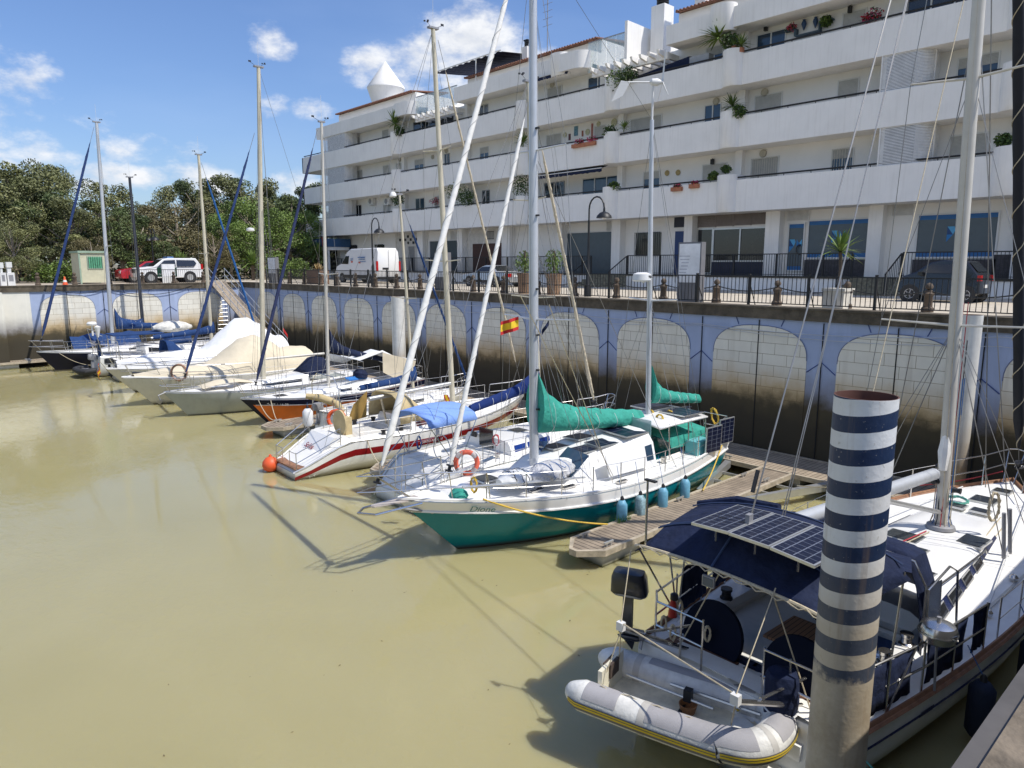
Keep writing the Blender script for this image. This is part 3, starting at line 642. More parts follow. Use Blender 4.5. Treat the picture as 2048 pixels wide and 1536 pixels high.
# round wall lamps
for x,y,r in ((1530,185,.2),(1433,203,.2),(1527,307,.2),(1105,170,.19),(866,196+118,.18),(800,319,.18),(893,302,.18)):
    p=py(x,y,YW);obj('wall_lamp',B().lathe((p.x,YW-.12,p.z),[(r*.8,0),(r,.04),(r,.11)],16,axis=(0,1,0)),mat('lamp_glass',(.45,.42,.34),.5),bl)
for x,y in ((1703,18),(1535,55),(1428,322),(705,507),(757,503)):
    p=py(x,y,YW if y<400 else YG);obj('wall_lantern',B().box((p.x-.08,p.y-.25,p.z-.2),(p.x+.08,p.y-.09,p.z+.08)).box((p.x-.02,p.y-.2,p.z+.08),(p.x+.02,p.y,p.z+.12)),ironb,bl)
# navy awnings
for x0,x1,y0 in ((1078,1144,150),(1080,1212,345)):
    X0=py(x0,y0,YP+.3).x;X1=py(x1,y0,YP+.3).x;zt=py(x1,y0-10 if y0<200 else 335,YP+.3).z
    b=B();n=30
    b.loft([[(X0+(X1-X0)*k/n,YP+1.2,zt+.35) for k in range(n+1)],[(X0+(X1-X0)*k/n,YP-.1,zt-.05) for k in range(n+1)],[(X0+(X1-X0)*k/n,YP-.1,zt-.3+.05*abs(math.sin(k*1.3))) for k in range(n+1)]],closed=False,cap=False,sm=False)
    a=obj('awning',b,navy,bl);obj('awning_bar',B().tube([(X0,YP-.12,zt-.05),(X1,YP-.12,zt-.05)],.03,6),foam,a)
# chimneys, cone tower, roof shade
for x,y,w,h in ((1322,12,.95,.0),(1055,95,.55,.0)):
    p=py(x,y,37.5)
    b=B();b.box((p.x-w/2,37.2,18.8),(p.x+w/2,37.2+w,p.z));ch=obj('chimney',b,plaster,bl)
    b=B()
    for k in range(3): b.lathe((p.x,37.2+w/2,p.z+.02+k*.14),[(w*.38,0),(w*.4,.08)],12)
    b.box((p.x-w*.36,37.2+w*.14,p.z+.42),(p.x+w*.36,37.2+w*.86,p.z+.5));obj('chimney_cowl',b,black,ch)
p=py(1400,0,38);obj('chimney',B().box((p.x-.35,38,18.8),(p.x+.35,38.7,23.5)),plaster,bl)
p0=py(735,186,44);p1=py(812,186,44);pa=py(770,122,44);r=2.0;cx=(p0.x+p1.x)/2
b=B();b.lathe((cx,44,18.8),[(r*.72,0),(r*.75,p0.z-18.8-1.7),(r*.98,p0.z-18.8-.3),(r,p0.z-18.8-.25),(r,p0.z-18.8-.1),(0,pa.z-18.8)],40);obj('conical_tower',b,plaster,bl)
X0=py(866,160,36).x;X1=py(1000,140,36).x;zt=py(935,118,36).z;b=B();n=44
zt=py(866,146,36).z
b.loft([[(X0+(X1-X0)*k/n,yv,zt-(0 if yv<37 else -.55)+.07*(k%4 in(1,2))) for k in range(n+1)] for yv in (36.2,41)],closed=False,cap=False,sm=False);aw=obj('roof_shade',b,navy,bl)
b=B();b.tube([(X0,36.1,19.4),(X0,36.1,zt+.05),(X1,36.1,zt+.08)],.05,6);b.tube([((X0*.35+X1*.65),36.1,19.6),((X0*.35+X1*.65),36.1,zt+.08)],.05,6);obj('shade_frame',b,foam,aw)
obj('air_outlet',B().lathe((X0*.4+X1*.6,38,19.5),[(.18,0),(.18,1.1),(.28,1.12),(.28,1.3)],12),greyd,bl)
# ------- ground floor
def gx(x,y=500): return py(x,y,YG).x
def gz(x,y): return py(x,y,YG).z
TZ=5.86
b=B();b.box((-65.4,YG,QZ),(Xr-.1,47,9.26));obj('shop_wall',b,plasterw,bl)
for x0,x1 in ((1233,1250),(1377,1393),(1538,1566),(1741,1769),(2031,2050),(1125,1134),(845,856),(925,935),(1014,1030),(684,690)):
    obj('pillar',B().box((gx(x0),YG-.55,TZ),(gx(x1),YG,9.25)),plaster,bl)
shopg=mat('shop_glass',(.07,.11,.11),.07,var=.1,spec=.9);shopg2=mat('shop_glass_film',(.075,.1,.12),.25,var=.08,spec=.6)
shopblue=mat('shop_blue',(.02,.13,.34),.5);tilesd=mat('slate_tiles',(.045,.042,.05),.5,var=.4,scale=8)
def shop(x0,x1,yt,yb,frame=foam,glass=shopg,n=1,name='shop_window'):
    a,c=gx(x0),gx(x1);z1=gz(x0,yt);z0=gz(x0,yb)
    f=B();w=.07
    f.box((a-w,YG-.08,z0-w),(c+w,YG-.004,z0));f.box((a-w,YG-.08,z1),(c+w,YG-.004,z1+w));f.box((a-w,YG-.08,z0),(a,YG-.004,z1));f.box((c,YG-.08,z0),(c+w,YG-.004,z1))
    for k in range(1,n): xx=a+(c-a)*k/n;f.box((xx-.04,YG-.08,z0),(xx+.04,YG-.004,z1))
    fo=obj(name,f,frame,bl);obj('pane',B().box((a,YG-.03,z0),(c,YG-.004,z1)),glass,fo);return fo,a,c,z0,z1
def louvre(x0,x1,yt,yb,col=None):
    a,c=gx(x0),gx(x1);z1=gz(x0,yt);z0=gz(x0,yb);b=B();n=9
    for k in range(n): z=z0+(z1-z0)*(k+.5)/n;b.poly([(a,YG-.08,z-.05),(c,YG-.08,z-.05),(c,YG-.02,z+.04),(a,YG-.02,z+.04)])
    b.box((a-.04,YG-.09,z0-.03),(a,YG-.004,z1));b.box((c,YG-.09,z0-.03),(c+.04,YG-.004,z1));obj('vent_louvre',b,col or lou,bl)
# storefront with louvred top
ltaupe=mat('louvre_taupe',(.3,.26,.24),.6)
for k in range(4): louvre(1396+k*35,1396+k*35+33,427-k*1.6,455-k*2,ltaupe)
shop(1428,1535,460,521,alu,glassd,2);shop(1396,1424,460,545,alu,glassd,1,'shop_door')
obj('plinth',B().box((gx(1426),YG-.12,TZ),(gx(1535),YG-.004,gz(1430,524))),mat('plinth_navy',(.02,.025,.05),.5),bl)
def logo(a,c,z0,z1):
    cx=(a+c)/2;cz=(z0+z1)/2+.05;s=.36;y=YG-.035
    l1=mat('logo_light',(.1,.4,.68),.5);l2=mat('logo_mid',(.02,.2,.5),.5);l3=mat('logo_dark',(.01,.06,.2),.5);b=B()
    T=lambda *p,m:b.poly([(cx+q[0]*s,y,cz+q[1]*s) for q in p],m)
    T((-1,1),(-.2,1),(-.05,.6),(-.3,0),m=l1);T((-1,1),(-.3,0),(-1,0),m=l3);T((-1,0),(-.3,0),(-1,-.9),m=l2)
    T((.1,1),(.1,0),(.5,.4),m=l2);T((.1,0),(.5,.45),(.9,0),m=l3);T((.9,1),(.9,0),(.5,.45),m=l1)
    return b
for x0,x1,yt,yb,door in ((1577,1606,449,540,1),(1616,1739,443,515,0),(1833,1990,432,514,0)):
    fo,a,c,z0,z1=shop(x0,x1,yt,yb,foam,shopg2,1,'shop_door' if door else 'shop_window')
    b=B();b.box((a,YG-.034,z1-.2),(c,YG-.0302,z1));b.box((a,YG-.034,z0),(c,YG-.0302,z0+.2));obj('blue_band',b,shopblue,fo)
    obj('emblem',logo(a,c,z0,z1),None,fo)
    if not door: obj('plinth',B().box((a-.1,YG-.12,TZ),(c+.1,YG-.004,z0-.12)),tilesd,bl)
    else: obj('door_handle',B().tube([(c-.1,YG-.06,z0+1.3)]+[(c-.1-.22*math.sin(q),YG-.12,z0+1.05+.25*math.cos(q)) for q in (0,.5,1,1.5,2,2.6,3.14)],.025,6),black,fo)
obj('plinth',B().box((gx(1990),YG-.12,TZ),(Xr,YG-.004,6.9)),tilesd,bl)
louvre(1573,1614,420,441);louvre(1779,1821,407,431);louvre(1214,1232,442,462);louvre(903,922,462,480)
shop(1135,1229,467,548,foam,shopg2,1);shop(861,916,483,552,foam,shopg2,2);shop(2040,2120,430,520,foam,shopg2,1)
# door, barred windows, brick clad bits
a,c=gx(1350),gx(1373);obj('blue_door',B().box((a,YG-.05,TZ),(c,YG-.004,gz(1350,463))),mat('door_blue',(.02,.05,.16),.5),bl);obj('door_vent',B().box((a-.1,YG-.05,gz(1350,455)),(c,YG-.004,gz(1350,431))),slats('vent_dark',(.02,.025,.04),(.05,.05,.07),14),bl)
def barw(x0,x1,yt,yb):
    a,c=gx(x0),gx(x1);z1=gz(x0,yt);z0=gz(x0,yb);o=obj('window',B().box((a,YG-.02,z0),(c,YG-.004,z1)),glassd,bl)
    bb=B();k=a
    while k<=c: bb.tube([(k,YG-.12,z0-.05),(k,YG-.12,z1+.05)],.018,4);k+=.16
    bb.box((a,YG-.13,z0),(c,YG-.11,z0+.03));bb.box((a,YG-.13,z1),(c,YG-.11,z1+.03));obj('window_bars',bb,ironb,o)
barw(1271,1322,467,511);barw(700,715,491,505);barw(751,769,490,503);barw(976,990,464,478)
brickp=mat('painted_brick',(.62,.6,.56),.9,bump=1,bscale=6,var=.12)
obj('brick_facing',B().box((gx(936),YG-.05,TZ),(gx(1013),YG-.002,9.2)),brickp,bl)
obj('wooden_door',B().box((gx(947),YG-.09,TZ),(gx(1014),YG-.052,gz(947,488))),slats('door_brown',(.07,.025,.018),(.03,.012,.01),9,rough=.45),bl)
obj('brick_facing',B().box((gx(792),YG-.05,TZ),(gx(846),YG-.002,9.2)),brickp,bl)
b=B()
for i in range(9):
    for j in range(3):
        if (i+j)%2: b.box((gx(800)+i*.42,YG-.07,8.25+j*.28),(gx(800)+i*.42+.3,YG-.052,8.25+j*.28+.22))
obj('vent_blocks',b,black,bl)
obj('grey_door',B().box((gx(818),YG-.09,TZ),(gx(830),YG-.052,gz(818,493))),greyd,bl)
obj('glazed_door',B().box((gx(657),YG-.06,TZ),(gx(676),YG-.004,gz(657,487))),glassd,bl)
# air conditioners on the first floor
for x,y in ((748,403),(780,403)):
    p=py(x,y,YW);b=B();b.box((p.x-.5,YW-.4,p.z-.32),(p.x+.4,YW-.06,p.z+.3));ac=obj('air_conditioner',b,foam,bl);obj('fan_grille',B().lathe((p.x-.05,YW-.41,p.z),[(.24,0),(.24,.01)],18,axis=(0,-1,0)),greyd,ac)
p=py(705,415,YW);obj('water_heater',B().box((p.x-.25,YW-.3,p.z-.4),(p.x+.2,YW,p.z+.4)),foam,bl)
# ------- terrace in front of the shops
te=thing('shop_terrace','raised white terrace with black railing and steps in front of the shops','terrace',(-30,YP-.4,QZ))
def tx(x): return py(x,560,YP-.4).x
segs=[(-65,tx(1180)),(tx(1252),tx(1700)),(tx(1800),6)]
for a,c in segs:
    obj('terrace_wall',B().box((a,YP-.4,QZ),(c,YG-.003,TZ-.06)),plaster,te);obj('terrace_floor',B().box((a-.03,YP-.45,TZ-.06),(c+.03,YG-.004,TZ)),coping,te)
    rb=B();zt=TZ+1.12
    rb.box((a,YP-.36,zt),(c,YP-.28,zt+.05));rb.box((a,YP-.34,TZ+.1),(c,YP-.3,TZ+.13));k=a+.1
    while k<c: rb.box((k-.01,YP-.33,TZ),(k+.01,YP-.31,zt));k+=.14
    k=a
    while k<c+.1: rb.box((k-.04,YP-.36,TZ),(k+.04,YP-.28,zt));k+=2.4
    rb.box((c-.04,YP-.36,TZ),(c+.04,YP-.28,zt));obj('terrace_railing',rb,ironb,te)
stonem=mat('weedy_steps',(.22,.2,.14),.95,var=.5,scale=6,bump=.6)
for a,c in ((segs[0][1],segs[1][0]),(segs[1][1],segs[2][0])):
    b=B()
    for k in range(5): b.box((a,YP-1.9+k*.36,QZ),(c,YP-1.9+(k+1)*.36,QZ+.15*(k+1)))
    b.box((a,YP-.1,QZ),(c,YG-.003,TZ-.005));obj('steps',b,stonem,te)
    rb=B()
    for x in (a+.05,c-.05):
        rb.tube([(x,YP-2,QZ+.95),(x,YP-.35,TZ+1.1)],.035,5)
        for k in range(9): f=k/8;rb.tube([(x,YP-2+1.65*f,QZ+.1+.7*f),(x,YP-2+1.65*f,QZ+.95+.9*f)],.013 if 0<k<8 else .035,4)
    obj('stair_railing',rb,ironb,te)
# restaurant canopy at the left end
cn=thing('restaurant_canopy','blue lettered restaurant canopy on white posts at the left end of the building','canopy',(-68,YP,QZ))
X0=py(597,485,YP-1).x;X1=py(655,485,YP-1).x
obj('fascia',B().box((X0,YP-1,8.15),(X1,YP+1.5,8.95)),mat('canopy_blue',(.03,.09,.19),.6),cn);obj('soffit',B().box((X0+.1,YP-.9,7.85),(X1-.1,YP+1.4,8.15)),plaster,cn)
for x in (X0+.2,X1-.3): obj('post',B().box((x-.1,YP-.9,QZ),(x+.1,YP-.7,7.86)),foam,cn)
obj('lettering',textmesh('INSOLENTE',.42,(X0+1.2,YP-1.02,8.3),(1,0,0),(0,0,1),m=foam),None,cn)
obj('lettering',textmesh('OPT',.3,(X0+3.5,YP-1.02,8.62),(1,0,0),(0,0,1),m=foam),None,cn)
obj('sign_panel',B().box((X1-1,YP-1.08,8.2),(X1-.2,YP-1.0,9.1)),mat('sign_red',(.3,.03,.03),.6),cn)
# ------- quay edge railing, bollards with chains, lamps
rl=thing('quay_railing','long black iron railing with thin bars along the quay edge','railing',(-25,22.3,QZ))
b=B();x=WX+3;zt=QZ+.98
b.box((x,22.28,zt),(.5,22.32,zt+.04));b.box((x,22.285,QZ+.1),(.5,22.315,QZ+.13))
k=x
while k<.5: b.box((k-.009,22.291,QZ+.1),(k+.009,22.309,zt));k+=.145
obj('bars',b,ironb,rl)
k=x
while k<.5:
    b=B();b.box((k-.035,22.26,QZ),(k+.035,22.34,zt+.1));b.tube([(k,22.34,QZ+.75),(k,22.75,QZ+.02)],.018,5);obj('railing_post',b,ironb,rl);k+=2.05
rf=thing('quay_railing','black iron railing on top of the far quay wall by the parked cars','railing',(WX-.6,18,QZ))
b=B();b.box((WX-.62,13.8,zt),(WX-.58,18.9,zt+.04));k=13.8
while k<18.9: b.box((WX-.609,k-.009,QZ+.05),(WX-.591,k+.009,zt));k+=.145
obj('bars',b,ironb,rf)
bpts=[(1565,604),(1700,612),(1330,590),(1855,617),(1245,584),(1172,580)]
bm_=mat('bollard_brown',(.11,.08,.055),.8,var=.3,scale=8,bump=.3)
b=B();b.lathe((0,0,0),[(.17,0),(.17,.12),(.13,.16),(.115,.45),(.15,.5),(.15,.55),(.1,.58),(.09,.64)],14);b.lathe((0,0,.64),[(.03,0),(.1,.05),(.11,.12),(.07,.19),(0,.22)],12)
bo=obj('bollard',b,bm_,label='brown concrete bollard in the chained row along the quay edge',cat='bollard',group='bollards along the quay edge',origin=(0,0,0))
k=0;xx=-2.6
while xx>-52:
    if k==0: bo.location=(xx,23.2,QZ)
    else: dup(bo,(xx,23.2,QZ))
    ch=obj('bollard_chain',B().tube(catenary((xx,23.2,QZ+.62),(xx-2.35,23.2,QZ+.62),.16,8),.02,5),ironb,label='iron chain slung between two bollards of the quay edge row',cat='chain',group='chains between the bollards',origin=(xx,23.2,QZ))
    k+=1;xx-=2.35
k=0
for yy in range(6):
    y=8.6+yy*2.1;dup(bo,(WX-.9,y,QZ),label='brown bollard on the far quay in front of the hut and cars',group='bollards on the far quay')
def lamp(x,y,z,h,label,arms=1):
    t=thing('street_lamp',label,'street lamp',(x,y,z))
    b=B();b.lathe((x,y,z),[(.16,0),(.16,.4),(.11,.5),(.08,1.3),(.055,1.4),(.045,h-1)],12);obj('pole',b,ironb,t)
    for s in ((1,) if arms==1 else (1,-1)):
        pts=[(x,y,z+h-1)]+[(x+s*(.42-.42*math.cos(a)),y,z+h-.55+.5*math.sin(a)) for a in [q*pi/8 for q in range(9)]]
        obj('arm',B().tube(pts,.035,8),ironb,t)
        obj('lamp_shade',B().lathe((x+s*.84,y,z+h-.95),[(.33,0),(.3,.1),(.18,.22),(.05,.27),(.04,.42)],20),ironb,t)
        obj('bulb',B().lathe((x+s*.84,y,z+h-.99),[(.06,0),(.1,.04),(.06,.1)],10),foam,t)
q=pz(1216,591,QZ);lamp(q.x+.1,23.4,QZ,py(1225,388,23.4).z-QZ,'black street lamp with curved arm on the quay, right hand one')
lamp(py(747,571,23.6).x,23.6,QZ,py(755,434,23.6).z-QZ,'black street lamp with curved arm in front of the white van')
q=px(310,560,-62);lamp(-62,q.y,QZ,4.2,'double armed black street lamp among the trees behind the white off-roader',2)
# ------- info boards, planters, yucca pots
def board(X,Yy,label,h=2.2,w=1.0,mark=0,rot=0):
    if rot:
        t=thing('notice_board',label,'notice board',(X,Yy,QZ));obj('case',B().box((X-.1,Yy-w/2,QZ),(X+.08,Yy+w/2,QZ+h)),foam,t);obj('poster',B().box((X+.082,Yy-w/2+.04,QZ+.5),(X+.09,Yy+w/2-.04,QZ+h-.05)),mat('poster_white',(.82,.82,.82),.6),t);return
    t=thing('notice_board',label,'notice board',(X,Yy,QZ))
    obj('case',B().box((X-w/2,Yy,QZ),(X+w/2,Yy+.28,QZ+h)),mat('board_grey',(.17,.17,.18),.5),t)
    obj('poster',B().box((X-w/2+.05,Yy-.012,QZ+.72),(X+w/2-.05,Yy-.002,QZ+h-.06)),mat('poster_white',(.82,.82,.82),.6),t)
    b=B()
    for k in range(7): z=QZ+.95+k*.12;b.box((X-w/2+.12+.05*math.sin(k*5),Yy-.016,z),(X-w/2+.35+.22*abs(math.sin(k*3.3)),Yy-.0125,z+.035))
    obj('print',b,mat('print_grey',(.5,.5,.54),.7),t)
board(py(1376,590,22.9).x,22.9,'white and grey notice board beside the quay railing, nearest')
board(py(882,575,22.9).x,22.9,'notice board with black drawing, left of the silver coupe',2.0,1.1)
board(px(545,560,0).x if 0 else py(545,566,22.9).x,22.9,'small white notice board at the corner of the basin',1.9,1.3)
board(WX-.9 if 0 else -56.0,px(338,560,-56).y,'plain white panel board standing in front of the off-roader door',1.4,.9,rot=1)
def leafball(name_mat,c,r,n,size,flat=1.,droop=0.,seed=1):
    rr=random.Random(seed);b=B()
    for k in range(n):
        d=V((rr.gauss(0,1),rr.gauss(0,1),rr.gauss(0,1)));d.normalize();q=d*r*(rr.random()**.45);q.z*=flat
        p=V(c)+q;a=V((rr.uniform(-1,1),rr.uniform(-1,1),rr.uniform(-.6,.6)-droop)).normalized()*size*rr.uniform(.6,1.3);s=a.cross(V((rr.uniform(-1,1),rr.uniform(-1,1),rr.uniform(-1,1)))).normalized()*size*.28
        b.poly([p,p+a*.5+s,p+a,p+a*.5-s],name_mat if not isinstance(name_mat,list) else rr.choice(name_mat))
    return b
gl=[mat('leaf_light',(.13,.2,.035),.7,var=.3),mat('leaf_mid',(.07,.12,.02),.7,var=.3),mat('leaf_dark',(.03,.06,.014),.7,var=.3)]
def yucca(b,c,n,L_,m,seed=0,droop=.5):
    rr=random.Random(seed)
    for k in range(n):
        a=rr.uniform(0,2*pi);e=rr.uniform(-.35,1.4);d=V((math.cos(a)*math.cos(e),math.sin(a)*math.cos(e),math.sin(e)));l=L_*rr.uniform(.7,1.1);s=V((-math.sin(a),math.cos(a),0))*.028*L_/.6
        p=V(c);q=p+d*l*.55;r=p+d*l-V((0,0,droop*l*.3*(1-abs(e)/2)))
        b.poly([p-s*.5,q-s,r,q+s,p+s*.5],m)
def pot(x,y,label,kind):
    t=thing('potted_tree' if kind!='yucca' else 'potted_yucca',label,'potted plant',(x,y,QZ))
    if kind=='yucca':
        b=B();b.box((x-.33,y-.33,QZ),(x+.33,y+.33,QZ+.62));b.box((x-.37,y-.37,QZ+.55),(x+.37,y+.37,QZ+.64));obj('planter',b,mat('planter_white',(.6,.57,.5),.8,var=.15,streak=.4),t)
        obj('trunk',B().tube([(x,y,QZ+.6),(x+.03,y,QZ+1.2),(x-.02,y,QZ+1.8)],[.06,.05,.05],7),bark,t)
        b=B();yucca(b,(x-.02,y,QZ+1.78),70,.85,gl[0],3);obj('leaves',b,gl[0],t)
    elif kind=='willow':
        b=B();b.lathe((x,y,QZ),[(.3,0),(.36,.85),(.4,.95),(.36,.97)],20);obj('planter',b,slats('brick_pot',(.32,.2,.12),(.12,.08,.06),14),t)
        obj('trunk',B().tube([(x,y,QZ+.9),(x,y,QZ+2)],.05,6),bark,t)
        obj('leaves',leafball(gl[:2],(x,y,QZ+1.55),.48,380,.13,1.2,1.4,int(-x*10)),None,t)
    else:
        b=B();b.box((x-.9,y-.4,QZ),(x+.9,y+.4,QZ+1.0));obj('planter',b,slats('brick_box',(.26,.15,.09),(.12,.08,.06),12),t)
        b=B();yucca(b,(x,y,QZ+.95),60,.6,mat('dry_grass',(.4,.28,.12),.9),8,.2);yucca(b,(x+.3,y+.1,QZ+.95),60,.6,mat('dry_grass',(.4,.28,.12),.9),9,.2);obj('dry_plants',b,None,t)
pot(py(1672,600,22.9).x,23.0,'spiky green yucca in a square white pot on the quay','yucca')
pot(py(1052,595,23.3).x-.3,23.5,'green weeping shrub in a tall brick planter, left of two','willow')
pot(py(1092,595,23.3).x+.2,23.6,'green weeping shrub in a tall brick planter, right of two','willow')
pot(py(636,570,24).x,24,'brick planter box with dry brown grasses near the white van','box')
t=thing('palm','spiky green palm in front of the glazed door at the left of the facade','palm',(-60,33.5,QZ))
xx=py(636,520,33.5).x;obj('trunk',B().tube([(xx,33.5,QZ),(xx,33.5,7.4)],.09,7),bark,t);b=B();yucca(b,(xx,33.5,7.4),90,1.5,gl[0],5,.9);obj('leaves',b,None,t)
# ------- balcony plants: each clump a thing
def bplant(x,y,r,label,kind='leaf',Y=YP-.1,seed=0):
    p=py(x,y,Y)
    if kind=='flower':
        b=leafball([mat('flower_red',(.5,.02,.04),.7),mat('flower_pink',(.5,.1,.2),.7),gl[2]],p,r,160,.13,.7,.2,seed)
    elif kind=='spiky':
        b=B();yucca(b,p,60,r*1.7,gl[seed%2],seed,.5)
    else: b=leafball(gl[seed%2:],p,r,520,.15,.95,.5,seed)
    obj('balcony_plant',b,None,label=label,cat='plant',origin=p)
for i,a in enumerate([(790,248,.8,'dark spiky palm spilling from a second floor balcony tower at the left','spiky'),(800,262,.45,'pale leafy plant hanging under the spiky palm on the left balcony tower','leaf'),(1236,160,.75,'bushy plant with red tips hanging from the upper balcony tower in mid facade','leaf'),(1258,150,.6,'upright green shrub on the upper balcony just right of the bushy hanging plant','leaf'),
    (1437,76,.7,'big rosette agave leaning out over the upper right balcony','spiky'),(1462,82,.5,'green shrub on the upper balcony beside the leaning agave','leaf'),(1482,90,.4,'dark spiky plant in terracotta pot beside the agave','spiky'),(1465,212,.5,'wilting spiky plant on the middle balcony tower','spiky'),
    (1477,222,.4,'trailing green plant on the middle balcony tower','leaf'),(1220,263,.45,'trailing plant at the left of the second floor tower in mid facade','leaf'),(1248,256,.35,'small agave on the second floor parapet in mid facade','spiky'),(1160,284,.35,'row of red flowers in terracotta pots on the second floor rail','flower'),(1185,280,.35,'green and red potted plants on the second floor rail, right of the flower row','flower'),
    (1042,370,.85,'large climbing shrub on the first floor beside the tall mast','leaf'),(915,385,.95,'large dark shrub spreading over the first floor balcony, left of mid facade','leaf'),(935,395,.7,'trailing branches right of the large dark first floor shrub','leaf'),(870,402,.45,'pink flower basket on the first floor wall','flower'),(795,398,.6,'leafy plant on the first floor tower at the left','leaf'),
    (1228,372,.35,'round green shrub on the first floor tower near the street lamp','leaf'),(1452,337,.22,'small bush on the first floor tower in the right half','leaf'),(1427,350,.25,'small white potted plant on the first floor rail','leaf'),(1355,372,.22,'red flowers in a trough on the first floor rail','flower'),(1390,366,.22,'orange pot with flowers on the first floor rail','flower'),
    (1735,37,.3,'hanging pot of dark red flowers on the top floor wall, left of two','flower'),(1750,28,.4,'tall hanging column of dark red flowers on the top floor wall','flower'),(1583,54,.25,'red flowers standing on the zigzag wall shelf','flower'),(1652,40,.25,'green plant at the right end of the zigzag wall shelf','leaf'),(2008,278,.3,'low green plant on the first floor tower near the right edge','leaf'),(1047,285,.55,'spiky plants on the second floor tower beside the tall mast','spiky')]):
    bplant(*a,Y=YW-.3 if i in(23,24,25,26,16) else YP-.05,seed=i+2)
# terracotta troughs
for x,y,w in ((1160,291,.6),(1183,287,.4),(1355,378,.35),(1390,372,.3),(1483,100,.12),(1470,97,.1)):
    p=py(x,y,YP-.02);obj('flower_trough',B().box((p.x-w,YP-.2,p.z-.12),(p.x+w,YP+.06,p.z+.1)),terraw,label={1160:'long terracotta trough under the second floor red flowers',1183:'shorter terracotta trough right of the long one on the second floor',1355:'terracotta trough on the first floor rail, left one',1390:'terracotta trough on the first floor rail, right one',1483:'terracotta pot beside the upper right balcony tower',1470:'smaller terracotta pot next to the upper balcony tower'}[x],cat='flower pot',origin=p)
# wall decorations
zs=thing('wall_shelf','grey blue zigzag shelf on the top floor wall','shelf',py(1615,60,YW))
pts=[py(1571,64,YW-.15),py(1591,64,YW-.15),py(1594,73,YW-.15),py(1640,66,YW-.15),py(1641,48,YW-.15),py(1667,43,YW-.15)]
zl,zm=pts[0].z,pts[2].z
q=[(pts[0].x,zl),(pts[1].x,zl),(pts[2].x,zm),(pts[3].x,zm),(pts[4].x,zl+.05),(pts[5].x,zl+.05)]
b=B()
for (xa,za),(xb,zb) in zip(q,q[1:]): b.obox(((xa+xb)/2,YW-.16,(za+zb)/2),V((max(abs(xb-xa)/2,.03),0,0)),(0,.15,0),V((0,0,max(abs(zb-za)/2,.03))))
obj('board',b,mat('shelf_blue',(.06,.1,.13),.6),zs)
for x,y,c_,l in ((1608,50,(.02,.06,.15),'slim dark blue vase standing above the zigzag shelf, left of two'),(1631,45,(.02,.06,.15),'slim dark blue vase above the zigzag shelf, right of two')):
    p=py(x,y,YW-.12);obj('wall_vase',B().lathe(p-V((0,0,.25)),[(.02,0),(.13,.3),(.1,.42),(.06,.46),(.09,.5)],12),mat('vase_blue',c_,.4),label=l,cat='vase',origin=p)
for x,y,r,c_,l in ((1334,346,.17,(.4,.3,.12),'round straw plate on the first floor wall, left of two'),(1356,345,.17,(.4,.3,.12),'round straw plate on the first floor wall, right of two'),(1130,270,.17,(.5,.48,.3),'pale round plate on the second floor wall'),(1175,264,.2,(.2,.2,.14),'green patterned plate on the second floor wall'),(1228,245,.25,(.4,.42,.32),'largest oval plate on the second floor wall'),(1197,248,.17,(.2,.05,.04),'dark red round plate high on the second floor wall')):
    p=py(x,y,YW-.03);obj('wall_plate',B().lathe(p,[(r,0),(r*.9,-.03),(r*.55,-.03),(r*.5,-.015),(0,-.015)],18,axis=(0,1,0)),mat('plate'+l[-12:],c_,.5,var=.4,scale=15),label=l,cat='plate',origin=p)
for x,y,w,h,c_,l in ((1152,262,.16,.3,(.12,.25,.32),'blue framed tile picture on the second floor wall'),(1139,274,.08,.2,(.12,.04,.05),'small dark red picture on the second floor wall'),(1165,267,.06,.18,(.3,.1,.06),'narrow red ornament on the second floor wall'),(1184,263,.07,.5,(.4,.15,.12),'tall red and white checked strip on the second floor wall')):
    p=py(x,y,YW-.03);f=obj('wall_picture',B().box((p.x-w,YW-.05,p.z-h),(p.x+w,YW-.006,p.z+h)),mat('pic'+l[:14],c_,.6,var=.4,scale=12),label=l,cat='picture',origin=p)
b=B();q=py(1095,60,40);b.tube([(q.x,40,19),(q.x,40,27.5)],.035,5);[b.tube([(q.x-.5,40,24+k*.5),(q.x+.5,40,24+k*.5)],.015,4) for k in range(6)];obj('roof_antenna',b,greyd,bl)
for xx_ in (1480,1240,1050,800):
    q=py(xx_,400,YW);obj('drain_pipe',B().tube([(q.x,YW-.08,9.3),(q.x,YW-.08,18.6)],.05,6),plasterw,bl)
# balcony furniture, top floor
p=py(1397,122,YP+.4);obj('outdoor_cabinet',B().box((p.x-.9,YP+.3,16.2),(p.x+.7,YP+.75,17.75)),mat('cabinet_grey',(.35,.36,.37),.6),label='grey cabinets with dark side on the top balcony near the pergola',cat='cabinet',origin=(p.x,YP+.4,16.2))
p=py(1320,150,YP+.5);b=B();n=8
b.loft([[(p.x-2.1+4.2*k/n,YP+.25,17.35+.45*k/n) for k in range(n+1)],[(p.x-2.1+4.2*k/n,YW-.1,17.5+.45*k/n) for k in range(n+1)]],closed=False,cap=False);b.poly([(p.x-2.1,YP+.25,17.35),(p.x+2.1,YP+.25,17.8),(p.x+2.1,YP+.3,17.2),(p.x-.5,YP+.3,17.0)])
obj('shade_cloth',b,navy,label='dark cloth shade stretched under the pergola on the top balcony',cat='shade',origin=p)
